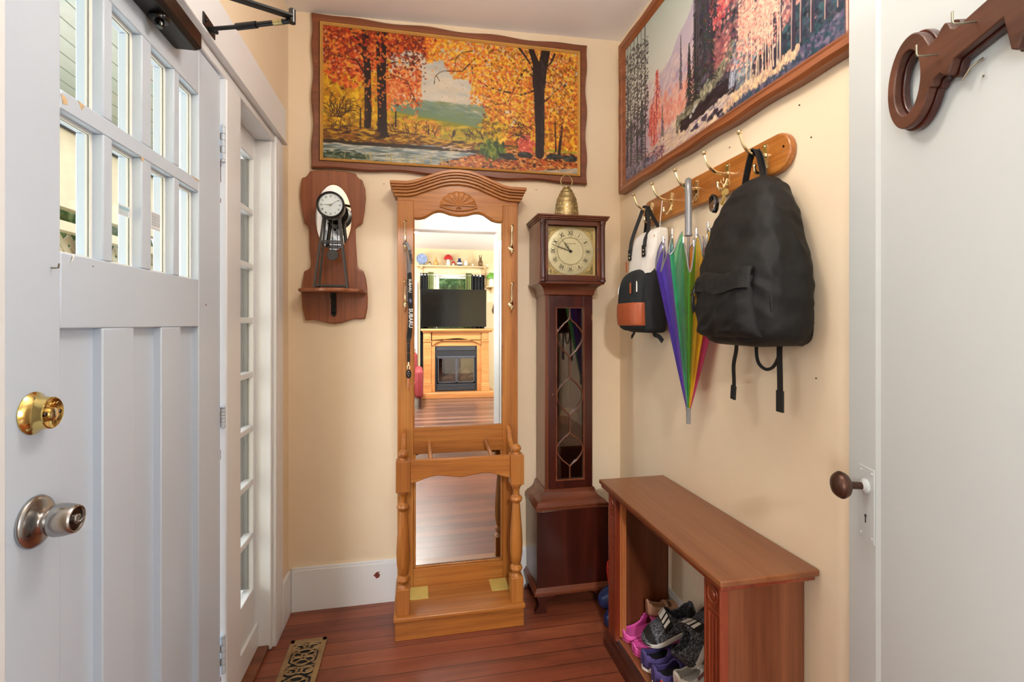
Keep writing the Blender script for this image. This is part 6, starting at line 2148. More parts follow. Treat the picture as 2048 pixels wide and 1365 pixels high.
f.build('silver_trim', 'satin_steel', fb)
f = MB()
for z in (0.012, 0.022):
    f.box(-0.0112, -0.0092, -0.008, 0.008, z - 0.004, z + 0.004)
f.xform(Mx)
f.build('fob_buttons', 'black_cloth', fb)
f = MB()
for dy, an in ((0.0, 10), (-0.006, 28)):
    m2 = Matrix.Translation((0.985, 1.420 + dy, 1.702)) @ Euler((R(an), 0, R(20))).to_matrix().to_4x4()
    g = MB()
    g.cyl((-0.001, 0, 0), (0.001, 0, 0), 0.011, seg=18)
    g.box(-0.001, 0.001, -0.004, 0.004, -0.042, -0.008)
    g.xform(m2)
    me = bpy.data.meshes.new('tmp')
    g.bm.to_mesh(me)
    g.bm.free()
    f.bm.from_mesh(me)
    bpy.data.meshes.remove(me)
f.build('house_keys', 'brass', t)

# thin white cord over the second hook from the corner
f = MB()
f.tube(smooth_tab([(0.975, 1.776, 1.801), (0.972, 1.776, 1.77), (0.966, 1.776, 1.72), (0.962, 1.778, 1.66), (0.960, 1.772, 1.585)], 5), 0.0008, 5)
f.tube(smooth_tab([(0.975, 1.780, 1.801), (0.974, 1.784, 1.77), (0.970, 1.786, 1.72), (0.965, 1.784, 1.66), (0.960, 1.772, 1.585)], 5), 0.0008, 5)
tag(f.build('cord_loop', 'felt_white'), 'thin white cord loop on the hook between white backpack and umbrella', 'cord')

# ================================================================ SHOE BENCH
t = thing('shoe_bench', 'reddish brown wooden shoe bench with open front under the coat rack', 'bench', (0.90, 1.47, 0))
f = MB()
f.box(0.746, 1.036, 1.072, 1.882, 0.640, 0.657)
f.build('top', 'cherry_y', t, bevel=0.004, seg=3)
f = MB().box(0.752, 1.030, 1.080, 1.874, 0.626, 0.640)
f.build('top_moulding', 'cherry_red', t, bevel=0.004, seg=3)
for a, b_ in ((1.104, 1.118), (1.806, 1.820)):
    MB().box(0.774, 1.018, a, b_, 0.0, 0.626).build('side_panel', 'cherry', t, bevel=0.0015)
for a, b_ in ((1.102, 1.172), (1.764, 1.826)):
    f = MB()
    f.box(0.768, 0.790, a, b_, 0.055, 0.626)
    pi_ = f.build('pilaster', 'cherry_red', t, bevel=0.002)
    f = MB()
    m_ = (a + b_) / 2
    for k in range(3):
        y = m_ + (k - 1) * 0.0145
        f.box(0.7655, 0.769, y - 0.0035, y + 0.0035, 0.085, 0.535)
    f.box(0.7650, 0.769, a, a + 0.006, 0.06, 0.626)
    f.box(0.7650, 0.769, b_ - 0.006, b_, 0.06, 0.626)
    f.box(0.7655, 0.769, a + 0.004, b_ - 0.004, 0.546, 0.550)
    f.lathe([(0.024, 0), (0.024, 0.003), (0.020, 0.0035), (0.018, 0.001), (0.012, 0.001), (0.011, 0.004), (0.004, 0.005), (0.0001, 0.005)], (0.768, m_, 0.588), (-1, 0, 0), 28)
    f.build('carving', 'cherry_red', pi_, bevel=0.001)
f = MB()
f.box(0.790, 0.800, 1.172, 1.184, 0.075, 0.626)
f.build('inner_trim', 'light_strip', t, bevel=0.001)
f = MB()
f.box(0.790, 0.808, 1.752, 1.766, 0.075, 0.626)
f.box(0.786, 0.792, 1.760, 1.764, 0.075, 0.626)
f.build('inner_trim', 'light_strip', t, bevel=0.001)['label'] = 'paler inner edge strip'
f = MB()
f.box(0.786, 1.018, 1.118, 1.806, 0.050, 0.064)
f.build('bottom_shelf', 'cherry_y', t, bevel=0.001)
MB().box(0.784, 0.7865, 1.172, 1.764, 0.058, 0.066).build('shelf_edge', 'light_strip', t, smooth=False)['label'] = 'pale edge line of the bottom shelf'
f = MB().prism([(0.786, 0.0), (0.748, 0.0), (0.748, 0.022), (0.752, 0.030), (0.760, 0.036), (0.764, 0.046), (0.770, 0.055), (0.786, 0.062)], 'XZ', 1.090, 1.838)
f.build('plinth', 'mahogany_dark', t, bevel=0.001)


# ================================================================ SHOES
def build_shoe(name, label, loc, rot, L, W, prof, mats, cat='shoe', opening=(0.05, 0.46, 0.30), sole=(0.018, 0.004), group=None, extras=()):
    """local frame: heel at origin, toe towards +X, sole on z=0.
    prof: (t, top height, width factor, collar half-width factor)"""
    upper_m, sole_m, inner_m = mats
    t = thing(name, label, cat, loc, [R(a) for a in rot], group)
    ORG[t.name] = Vector((0, 0, 0))
    sh_, ov = sole
    n, m_ = 46, 28

    def width(u):
        base = interp([(0, 0.74), (0.15, 0.80), (0.35, 0.76), (0.5, 0.84), (0.68, 1.0), (0.8, 0.98), (1, 0.80)], u)
        heel = math.sqrt(max(0, 1 - (1 - min(1, u / 0.14)) ** 2))
        toe = math.sqrt(max(0, 1 - (max(0, u - 0.80) / 0.20) ** 2))
        return W / 2 * base * heel * toe

    def top(u):
        return interp([(p[0], p[1]) for p in prof], u)

    def S(u, a, off=0.0):
        w = max(width(u), 0.0015) + off
        hgt = top(u) - sh_ * 0.6 + off
        ca, sa = math.cos(a), math.sin(a)
        y = w * math.copysign(abs(ca) ** 0.62, ca)
        z = sh_ * 0.6 + hgt * max(0, sa) ** 0.75
        x = L * u - 0.004 * z / 0.08 * (1 if u < 0.06 else 0)
        return Vector((x, y, z))
    u0, u1, frac = opening
    b = MB()
    V = [[b.bm.verts.new(S(i / n, PI * j / m_)) for j in range(m_ + 1)] for i in range(n + 1)]
    for i in range(n):
        uc = (i + 0.5) / n
        for j in range(m_):
            jc = (j + 0.5) / m_
            lim = frac
            if uc > u1 - 0.1:
                lim = frac + (0.5 - frac) * ((uc - (u1 - 0.1)) / 0.1) ** 2
            if uc < u0 + 0.05:
                lim = frac + (0.5 - frac) * 0.25 * (1 - (uc - u0) / 0.05)
            if u0 < uc < u1 and lim < jc < 1 - lim:
                continue
            b.bm.faces.new((V[i][j], V[i + 1][j], V[i + 1][j + 1], V[i][j + 1]))
    loose = [v for v in b.bm.verts if not v.link_faces]
    bmesh.ops.delete(b.bm, geom=loose, context='VERTS')
    b.build('upper', upper_m, t, solid=0.005, local=True, angle=80)
    out = [(L * i / 40, -(width(i / 40) + ov)) for i in range(41)]
    out = [(-ov, 0)] + out[1:40] + [(L + ov, 0)] + [(x, -y) for x, y in out[1:40][::-1]]
    b = MB()
    spring = lambda x: 0.010 * max(0, (x / L - 0.75) / 0.25) ** 2
    lv = [(0.94, 0.0), (1.0, 0.004), (1.0, sh_ * 0.8), (0.96, sh_)]
    cx_ = L / 2
    b.rings([[(cx_ + (x - cx_) * s, y * s, z + spring(x)) for x, y in out] for s, z in lv])
    b.build('sole', sole_m, t, local=True, angle=50)
    b = MB()
    b.prism([(cx_ + (x - cx_) * 0.9, y * 0.82) for x, y in out], 'XY', sh_, sh_ + 0.003)
    b.build('insole', inner_m, t, local=True)
    for ex in extras:
        ex(t, S, L)
    return t


def patch(name, mat, u0, u1, a0, a1, off=0.0025, label=None, nu=10, na=18, count=1):
    def go(t, S, L):
        b = MB()
        for q in range(count):
            if count == 1:
                s0, s1 = a0, a1
            else:
                st = (a1 - a0) / count
                s0, s1 = a0 + st * q + st * 0.22, a0 + st * q + st * 0.80
            A = [[S(u0 + (u1 - u0) * i / nu, R(s0 + (s1 - s0) * j / na), off) for j in range(na + 1)] for i in range(nu + 1)]
            b.rings(A, caps=False, close_u=False)
        o = b.build(name, mat, t, solid=0.0015, local=True, angle=80)
        if label:
            o['label'] = label
    return go


SNK = [(0, 0.082), (0.08, 0.088), (0.2, 0.074), (0.34, 0.078), (0.42, 0.092), (0.5, 0.080), (0.62, 0.062), (0.78, 0.050), (0.92, 0.040), (1, 0.030)]
LOW = [(0, 0.068), (0.08, 0.072), (0.2, 0.060), (0.34, 0.060), (0.44, 0.070), (0.55, 0.062), (0.68, 0.050), (0.82, 0.044), (0.94, 0.036), (1, 0.026)]
FLAT = [(0, 0.060), (0.08, 0.062), (0.2, 0.050), (0.4, 0.042), (0.52, 0.046), (0.66, 0.042), (0.82, 0.036), (1, 0.024)]
CLOG = [(0, 0.044), (0.08, 0.046), (0.25, 0.046), (0.42, 0.060), (0.52, 0.078), (0.62, 0.080), (0.78, 0.066), (0.92, 0.052), (1, 0.036)]

# pink clogs, heels to the room
for (lb, loc, rz) in (('bright pink foam clog on the bench shelf, the one nearer the clock', (0.796, 1.755, 0.064), 6), ('bright pink foam clog on the bench shelf, half under the black sneaker', (0.800, 1.672, 0.064), 2)):
    build_shoe('clog', lb, loc, (0, 0, rz), 0.205, 0.086, CLOG, ('pink_foam', 'pink_foam', 'pink_foam'), opening=(0.03, 0.56, 0.13), sole=(0.020, 0.001))

# tan shoes at the back against the far panel
strap_ex = [patch('ankle_strap', 'tan_suede', 0.40, 0.47, 20, 160, 0.004)]
build_shoe('dress_shoe', 'tan suede strap shoe standing against the far end panel of the bench', (0.905, 1.772, 0.140), (0, 0, -2), 0.17, 0.058, FLAT, ('tan_suede', 'tan_sole', 'tan_suede'), opening=(0.04, 0.60, 0.22), sole=(0.014, 0.002), extras=strap_ex)
build_shoe('dress_shoe', 'tan suede shoe tucked behind the striped black sneaker', (0.935, 1.715, 0.132), (0, 0, -6), 0.17, 0.058, FLAT, ('tan_suede', 'tan_sole', 'tan_suede'), opening=(0.04, 0.60, 0.22), sole=(0.014, 0.002), extras=strap_ex)

blk = [patch('strap', 'black_webbing', 0.44, 0.60, 22, 158, 0.0045, 'wide black strap'), patch('stripes', 'felt_white', 0.455, 0.585, 35, 145, 0.0068, 'white stripes on the strap', count=5),
       patch('toe_cap', 'black_webbing', 0.80, 0.995, 4, 176, 0.002), patch('heel_counter', 'black_webbing', 0.01, 0.16, 8, 60, 0.002)]
build_shoe('sneaker', 'black knit sneaker with white striped strap, toe towards the room, on the shoe pile', (1.022, 1.595, 0.200), (0, 22, 168), 0.215, 0.090, SNK, ('fleck_knit', 'white_rubber', 'inner_dark'), extras=blk, opening=(0.04, 0.44, 0.24), sole=(0.022, 0.003))
build_shoe('sneaker', 'black knit sneaker with white striped strap propped toe up by the near pilaster', (0.905, 1.450, 0.150), (-34, -42, 24), 0.215, 0.088, SNK, ('fleck_knit', 'white_rubber', 'inner_dark'), extras=blk, opening=(0.04, 0.44, 0.24), sole=(0.022, 0.003))
# purple shoes
for (lb, loc, rz) in (('purple slip-on shoe with white sole beside the pink clogs', (0.798, 1.592, 0.064), 6), ('purple slip-on shoe with white sole behind the small red shoe', (0.796, 1.512, 0.064), 2)):
    build_shoe('slip_on_shoe', lb, loc, (0, 0, rz), 0.20, 0.080, LOW, ('purple_knit', 'white_rubber', 'inner_dark'), opening=(0.04, 0.48, 0.22), sole=(0.026, 0.004))
# white sneakers
lace = [patch('tongue', 'white_leather', 0.36, 0.58, 66, 114, 0.004), patch('side_stripe', 'mauve', 0.30, 0.62, 134, 146, 0.003, 'mauve stripe'), patch('side_stripe', 'mauve', 0.30, 0.62, 34, 46, 0.003, 'mauve stripe')]


def laces(t, S, L):
    b = MB()
    for q in range(5):
        u = 0.42 + q * 0.045
        b.tube([S(u + 0.01 * (j % 2), R(58 + 64 * j / 8), 0.0065) for j in range(9)], 0.0018, 6)
    b.build('laces', 'white_rubber', t, local=True)


build_shoe('sneaker', 'white leather sneaker with mauve side stripe, heel towards the room', (0.846, 1.437, 0.075), (0, -8, 8), 0.20, 0.086, SNK, ('white_leather', 'white_rubber', 'white_leather'), extras=lace + [laces], opening=(0.04, 0.44, 0.24), sole=(0.026, 0.003))
build_shoe('sneaker', 'white leather sneaker lowest and nearest the bench end panel', (0.822, 1.345, 0.064), (0, 0, 4), 0.20, 0.086, SNK, ('white_leather', 'white_rubber', 'white_leather'), extras=lace + [laces], opening=(0.04, 0.44, 0.24), sole=(0.026, 0.003))
# small red shoe
def flames(t, S, L):
    b = MB()
    for q in range(4):
        u = 0.05 + 0.05 * q
        b.rings([[S(u + 0.012 * k, R(20 + 34 * (1 - k / 5) * j / 4), 0.0035) for j in range(5)] for k in range(5)], caps=False, close_u=False)
    b.build('yellow_marks', 'yellow_mark', t, solid=0.001, local=True)


build_shoe('clog', 'small red child shoe with yellow marks in front of the white sneaker', (0.790, 1.440, 0.064), (0, 0, 0), 0.062, 0.055, [(0, 0.070), (0.15, 0.072), (0.35, 0.046), (0.6, 0.05), (1, 0.03)], ('red_foam', 'red_foam', 'inner_dark'), opening=(0.04, 0.5, 0.2), sole=(0.014, 0.002), extras=[flames])

# blue and red clogs on the floor between clock and bench
for (lb, loc, rz) in (('dark blue child clog with red strap leaning by the clock base', (0.965, 2.020, 0.070), 184), ('dark blue child clog on the floor just behind the bench', (0.965, 1.955, 0.0), 182)):
    t = build_shoe('clog', lb, loc, (0, 8 if loc[2] > 0 else 0, rz), 0.165, 0.082, [(0, 0.05), (0.3, 0.045), (0.45, 0.062), (0.6, 0.075), (0.8, 0.062), (0.93, 0.050), (1, 0.034)], ('blue_foam', 'red_foam', 'blue_foam'), opening=(0.03, 0.46, 0.15), sole=(0.012, 0.002),
                   extras=[patch('red_band', 'red_foam', 0.44, 0.52, 10, 170, 0.003, 'red rim')])
    b = MB()
    for (u, a) in ((0.70, 80), (0.70, 100), (0.78, 70), (0.78, 90), (0.78, 110), (0.86, 80), (0.86, 100)):
        w_ = 0.041 * 0.98
        ca, sa = math.cos(R(a)), math.sin(R(a))
        z_ = interp([(0.6, 0.075), (0.8, 0.062), (0.93, 0.05)], u)
        b.ball((0.165 * u, w_ * math.copysign(abs(ca) ** 0.62, ca), 0.0075 + (z_ - 0.007) * sa ** 0.75), 0.0035, (1, 1, 0.5), 8)
    b.build('vent_holes', 'ink', t, local=True)
# red strap standing up behind the blue clogs
f = MB()
f.strap(smooth_tab([(0.868, 2.046, 0.10), (0.858, 2.044, 0.15), (0.850, 2.04, 0.20), (0.853, 2.038, 0.232)], 6), (0.6, 0.8, 0), 0.022, 0.005)
f.ball((0.849, 2.034, 0.205), 0.006, (0.6, 1, 1), 12)
tag(f.build('clog_strap', 'red_foam'), 'red heel strap sticking up between the clock base and the bench', 'shoe strap')

# ================================================================ WHITE INTERIOR DOOR (door_2), local frame: x along the door from its free edge, y out of the visible face, z up
A_ = R(19.4)
ang = math.atan2(-math.cos(A_), -math.sin(A_))
r = sroot('door_2', 'open white interior door on the right with dark knob and painted keyhole plate', 'door', (0.971, 0.926, 0.012), (0, 0, ang))
ORG[r.name] = Vector((0, 0, 0))
# local +x = towards the camera along the door; visible face must look to -normal: check side
side = -1.0   # visible face is local y = 0, the slab lies behind it on the +y side
LW = 0.80
f = MB()
f.box(0, 0.103, 0, 0.035, 0, 2.03)
f.box(0.70, LW, 0, 0.035, 0, 2.03)
f.box(0.103, 0.70, 0, 0.035, 0, 0.20)
f.box(0.103, 0.70, 0, 0.035, 1.999, 2.03)
f.build('door_slab', 'closet_white', r, bevel=0.002, local=True)
MB().box(0.102, 0.701, 0.0035, 0.030, 0.199, 2.0).build('panel', 'closet_white', r, smooth=False, local=True)
f = MB()
f.hexa([(0.103, 0.0, 0.20), (0.113, 0.0035, 0.20), (0.103, 0.0040, 0.20), (0.1025, 0.002, 0.20), (0.103, 0.0, 1.999), (0.113, 0.0035, 1.999), (0.103, 0.0040, 1.999), (0.1025, 0.002, 1.999)])
f.build('panel_moulding', 'closet_white', r, smooth=False, local=True)
ZK = 0.941
f = MB()
f.box(0.045, 0.100, -0.0022, 0.0, 0.826, 0.982)
pl = f.build('lock_plate', 'closet_white', r, bevel=0.0015, local=True)
f = MB()
for x, z in ((0.053, 0.972), (0.092, 0.972), (0.053, 0.836), (0.092, 0.836)):
    f.ball((x, -0.0022, z), 0.003, (1, 0.5, 1), 10)
f.lathe([(0.0155, 0), (0.0155, 0.004), (0.012, 0.007), (0.0085, 0.008), (0.0085, 0.009)], (0.071, -0.002, ZK), (0, -1, 0), 28)
f.build('rose', 'closet_white', pl, local=True)
f = MB()
f.cyl((0.070, -0.0030, 0.877), (0.070, -0.0022, 0.877), 0.0034, seg=14)
f.box(0.0685, 0.0715, -0.0030, -0.0022, 0.862, 0.877)
f.build('keyhole', 'ink', pl, smooth=False, local=True)
f = MB()
f.lathe([(0.0078, 0.007), (0.0078, 0.030), (0.010, 0.032), (0.016, 0.036), (0.024, 0.041), (0.0275, 0.047), (0.0288, 0.050), (0.0288, 0.053), (0.0270, 0.054), (0.0262, 0.058), (0.021, 0.064), (0.012, 0.068), (0.0001, 0.0695)], (0.071, 0.0, ZK), (0, -1, 0), 44)
f.build('door_knob', 'bronze_knob', r, local=True, angle=50)['label'] = 'dark bronze round knob'
f = MB()
f.tube([(0.371, 0.0, 1.692), (0.369, -0.004, 1.690), (0.362, -0.012, 1.682), (0.352, -0.016, 1.668)], [0.0022, 0.0016, 0.0014, 0.0014], 8)
f.cyl((0.371, 0.0, 1.665), (0.371, -0.0006, 1.665), 0.002, seg=8)
f.build('bent_nail', 'nail_steel', r, local=True)

# big wooden key used as a key rack
t = thing('wooden_key_rack', 'large carved dark wooden key with bent nail hooks on the white interior door', 'key rack', (0, 0, 0))
t.parent = None
t.location = (0.971, 0.926, 0.0)
t.rotation_euler = (0, 0, ang)
ORG[t.name] = Vector((0, 0, 0))
bx, bz = 0.2425, 1.734
outer = arc((bx, bz), 0.062, 28, 332, 40, ry=0.086)
body = outer + [(0.303, 1.693), (0.308, 1.703), (0.318, 1.706), (0.324, 1.699), (0.334, 1.694), (0.342, 1.697), (0.346, 1.706), (0.350, 1.714), (0.436, 1.722), (0.440, 1.700), (0.447, 1.672), (0.462, 1.664), (0.470, 1.680), (0.478, 1.690), (0.486, 1.680), (0.492, 1.662), (0.515, 1.664), (0.530, 1.720), (0.56, 1.725), (0.575, 1.745), (0.56, 1.775), (0.50, 1.779), (0.436, 1.775), (0.354, 1.768), (0.348, 1.772), (0.343, 1.782), (0.330, 1.790), (0.319, 1.785), (0.312, 1.778), (0.303, 1.776)]
hole = arc((bx - 0.004, bz), 0.030, 0, 360, 40, ry=0.052)[:-1]


def extrude_with_hole(outer_, hole_, y0_, y1_, inset=0.0):
    bm = bmesh.new()

    def loop(pts, y):
        vs = [bm.verts.new((p[0], y, p[1])) for p in pts]
        es = [bm.edges.new((vs[i], vs[(i + 1) % len(vs)])) for i in range(len(vs))]
        return vs, es
    for y in (y0_, y1_):
        v1, e1 = loop(outer_, y)
        v2, e2 = loop(hole_, y)
        bmesh.ops.triangle_fill(bm, edges=e1 + e2, use_beauty=True)
        if y == y0_:
            A1, A2 = v1, v2
    for A, B in ((A1, v1), (A2, v2)):
        for i in range(len(A)):
            k = (i + 1) % len(A)
            bm.faces.new((A[i], A[k], B[k], B[i]))
    b = MB()
    b.bm.free()
    b.bm = bm
    return b


def inset_poly(pts, d):
    n_ = len(pts)
    area = sum(pts[i][0] * pts[(i + 1) % n_][1] - pts[(i + 1) % n_][0] * pts[i][1] for i in range(n_))
    s_ = 1 if area > 0 else -1
    o = []
    for i in range(n_):
        a, b_, c_ = Vector(pts[i - 1]), Vector(pts[i]), Vector(pts[(i + 1) % n_])
        e1, e2 = (b_ - a), (c_ - b_)
        nn = Vector((-e1.y, e1.x)).normalized() + Vector((-e2.y, e2.x)).normalized()
        if nn.length < 1e-6:
            nn = Vector((-e1.y, e1.x))
        o.append(tuple(b_ + nn.normalized() * d * s_))
    return o


extrude_with_hole(body, hole, -0.0005, -0.012).build('back_layer', 'mahogany_dark', t, bevel=0.0015, local=True)
extrude_with_hole(inset_poly(body, 0.004), arc((bx - 0.004, bz), 0.0345, 0, 360, 40, ry=0.0565)[:-1], -0.012, -0.026).build('front_layer', 'key_wood', t, bevel=0.003, seg=3, local=True)
for (x, z) in ((0.393, 1.749), (0.316, 1.743)):
    MB().tube([(x, -0.024, z), (x - 0.001, -0.045, z - 0.001), (x - 0.001, -0.0555, z), (x - 0.001, -0.057, z + 0.004), (x - 0.001, -0.057, z + 0.018)], 0.0016, 8).build('bent_nail', 'nail_steel', t, local=True)

# ================================================================ small nails in the walls
for lb, p, ax in (('small nail in the cream wall left of the hall tree crest', (-0.142, 2.33, 1.956), (0, -1, 0)), ('small nail in the cream wall between the hall tree and the brass bell', (0.592, 2.33, 1.968), (0, -1, 0)),
                  ('small nail in the cream wall just above the coat rack', (1.04, 1.444, 1.894), (-1, 0, 0)), ('small nail in the cream wall below the mountain painting corner', (1.04, 1.144, 1.903), (-1, 0, 0)),
                  ('small nail in the cream wall right of the rounded coat rack end', (1.04, 1.104, 1.799), (-1, 0, 0)), ('small nail low on the cream wall right of the black backpack', (1.04, 1.088, 1.156), (-1, 0, 0))):
    f = MB().lathe([(0.0010, -0.004), (0.0010, 0.0005), (0.0022, 0.001), (0.002, 0.0022), (0.0001, 0.0026)], p, ax, 12)
    tag(f.build('wall_nail', 'dark_steel'), lb, 'nail')

# ================================================================ LIVING ROOM seen in the mirror
t = thing('fireplace', 'light oak fireplace mantel with black glazed gas insert, seen in the mirror', 'fireplace', (0.74, -4.2, 0))
f = MB()
f.box(0.10, 1.38, -4.42, -3.93, 1.175, 1.212)
f.box(0.13, 1.35, -4.42, -3.96, 1.150, 1.175)
f.build('mantel_shelf', 'mantel_oak', t, bevel=0.008, seg=3)
f = MB()
f.box(0.29, 1.16, -4.42, -4.02, 1.0, 1.150)
ap = [(0.29, 1.02), (0.29, 0.92)] + [(0.31 + 0.83 * k / 20, 0.925 + 0.115 * math.sin(PI * k / 20) ** 0.7) for k in range(21)] + [(1.16, 0.92), (1.16, 1.02)]
f.prism(ap, 'XZ', -4.10, -4.02)
f.build('frieze', 'mantel_oak', t, bevel=0.004)
f = MB()
f.box(0.27, 0.345, -4.42, -4.05, 0.10, 1.0)
f.box(1.09, 1.17, -4.42, -4.05, 0.10, 1.0)
f.box(0.345, 1.09, -4.42, -4.06, 0.905, 1.045)
f.build('surround', 'mantel_oak', t, bevel=0.004)
for x0, x1 in ((0.145, 0.275), (1.165, 1.295)):
    f = MB()
    f.box(x0, x1, -4.42, -4.00, 0.10, 1.150)
    f.box(x0 - 0.005, x1 + 0.005, -4.42, -3.985, 0.98, 1.0)
    f.box(x0 + 0.02, x1 - 0.02, -4.01, -3.990, 1.02, 1.13)
    f.box(x0 - 0.01, x1 + 0.01, -4.42, -3.98, 0.10, 0.24)
    f.build('pilaster', 'mantel_oak', t, bevel=0.005)
MB().box(0.10, 1.40, -4.42, -3.90, 0.0, 0.10).build('hearth_base', 'mantel_oak', t, bevel=0.006)
f = MB()
f.box(0.345, 1.09, -4.40, -4.075, 0.10, 0.13)
f.box(0.345, 1.09, -4.38, -4.36, 0.13, 0.905)
f.box(0.345, 0.375, -4.36, -4.075, 0.13, 0.905)
f.box(1.06, 1.09, -4.36, -4.075, 0.13, 0.905)
f.box(0.375, 1.06, -4.36, -4.075, 0.72, 0.905)
ins = f.build('insert', 'stove_black', t, smooth=False)
f = MB()
for k in range(4):
    f.box(0.38, 1.055, -4.078, -4.060, 0.835 + k * 0.016, 0.843 + k * 0.016)
for k in range(5):
    f.box(0.38, 1.055, -4.078, -4.055, 0.135 + k * 0.022, 0.145 + k * 0.022)
f.box(0.38, 1.055, -4.078, -4.045, 0.70, 0.725)
f.build('louvres', 'stove_grey', ins, smooth=False)
f = MB()
for x0, x1 in ((0.395, 0.410), (0.705, 0.720), (0.724, 0.739), (1.030, 1.045)):
    f.box(x0, x1, -4.07, -4.055, 0.255, 0.70)
for x0, x1 in ((0.395, 0.720), (0.724, 1.045)):
    f.box(x0, x1, -4.07, -4.055, 0.255, 0.27)
    f.box(x0, x1, -4.07, -4.055, 0.685, 0.70)
dd = f.build('insert_doors', 'stove_grey', t, smooth=False)
MB().box(0.40, 1.04, -4.066, -4.063, 0.26, 0.69).build('door_glass', 'dark_glass', dd, smooth=False)
f = MB()
rng = random.Random(4)
for k in range(9):
    x = 0.56 + 0.055 * k
    f.cyl((x - 0.07, -4.22 + rng.uniform(-.05, .05), 0.30 + rng.uniform(0, .05)), (x + 0.09, -4.20 + rng.uniform(-.05, .05), 0.36 + 0.10 * math.sin(PI * k / 8) + rng.uniform(-.03, .03)), 0.036, 0.028, 10)
f.build('ceramic_logs', 'fire_log', t)

t = thing('television', 'large black flat television standing on the fireplace mantel', 'television', (0.68, -4.13, 1.212))
MB().box(0.10, 1.262, -4.13, -4.09, 1.245, 1.912).build('screen', 'black_gloss', t, bevel=0.004)
for x in (0.32, 1.04):
    f = MB()
    f.bar((x, -4.11, 1.2135), (x, -4.11, 1.25), 0.03, 0.02)
    f.box(x - 0.02, x + 0.02, -4.22, -4.0, 1.2125, 1.222)
    f.build('stand_foot', 'black_plastic', t)


def curtain(name, label, x0, x1, z0, z1, mat, waves, y=-4.50, extra=None):
    f = MB()
    n = waves * 8
    A = []
    for z in [z0 + (z1 - z0) * k / 6 for k in range(7)]:
        row = [(x0 + (x1 - x0) * i / n, y + 0.030 * math.sin(2 * PI * waves * i / n) + 0.01 * math.sin(z * 3 + i), z) for i in range(n + 1)]
        A.append(row)
    f.rings(A, caps=False, close_u=False)
    return f.build(name, mat, None, solid=0.004, angle=80)


c = curtain('curtain', '', 0.095, 0.245, 0.30, 2.235, 'curtain_black', 3)
tag(c, 'black curtain panel left of the television in the mirror', 'curtain', 'curtains')
c = curtain('curtain', '', 0.238, 0.335, 1.10, 2.255, 'curtain_green', 3, -4.49)
tag(c, 'olive green curtain left of the small mirrored window', 'curtain', 'curtains')
c = curtain('curtain', '', 0.335, 0.44, 1.10, 2.235, 'curtain_sheer', 2, -4.52)
tag(c, 'white sheer curtain against the small mirrored window', 'curtain', 'curtains')
c = curtain('curtain', '', 0.93, 1.045, 1.10, 2.25, 'curtain_green', 3, -4.49)
tag(c, 'olive green curtain right of the small mirrored window', 'curtain', 'curtains')
c = curtain('curtain', '', 1.045, 1.285, 0.30, 2.22, 'curtain_black', 4)
tag(c, 'black curtain panel right of the television in the mirror', 'curtain', 'curtains')
t = thing('curtain_rod', 'white curtain rod across the small mirrored window', 'curtain rod', (0.69, -4.50, 2.2))
MB().cyl((0.12, -4.50, 2.205), (1.19, -4.50, 2.205), 0.011, seg=12).build('rod', 'felt_white', t)
for x in (0.105, 1.20):
    MB().ball((x, -4.50, 2.205), 0.029, (1, 1, 1), 14).build('finial', 'felt_white', t)
for x in (0.14, 1.17):
    MB().cyl((x, -4.60, 2.205), (x, -4.50, 2.205), 0.008, seg=8).build('bracket', 'felt_white', t)

# shelf with ornaments
t = thing('wall_shelf', 'long pale pine shelf of ornaments above the television', 'shelf', (0.7, -4.5, 2.36))
MB().box(0.03, 1.36, -4.595, -4.39, 2.350, 2.374).build('board', 'shelf_pine', t, bevel=0.003)
for x in (0.115, 1.285):
    f = MB()
    f.box(x - 0.03, x + 0.03, -4.598, -4.570, 1.95, 2.350)
    f.box(x - 0.02, x + 0.02, -4.570, -4.42, 2.325, 2.350)
    f.build('bracket', 'shelf_pine', t, bevel=0.003)
SZ = 2.374
t = thing('display_plate', 'round blue patterned plate on a black stand at the end of the ornament shelf', 'plate', (0.125, -4.48, SZ))
MB().lathe([(0.0001, 0), (0.055, 0.0), (0.085, 0.012), (0.100, 0.018), (0.100, 0.021), (0.08, 0.018), (0.055, 0.006), (0.0001, 0.006)], (0.125, -4.500, SZ + 0.118), (0, 1, 0.12), 40).build('plate', 'plate_blue', t)
f = MB()
for s_ in (-1, 1):
    f.tube([(0.125 + s_ * 0.04, -4.44, SZ + 0.025), (0.125 + s_ * 0.04, -4.45, SZ + 0.006), (0.125 + s_ * 0.04, -4.55, SZ + 0.006), (0.125 + s_ * 0.02, -4.52, SZ + 0.13)], 0.005, 6)
f.build('stand', 'black_iron', t)


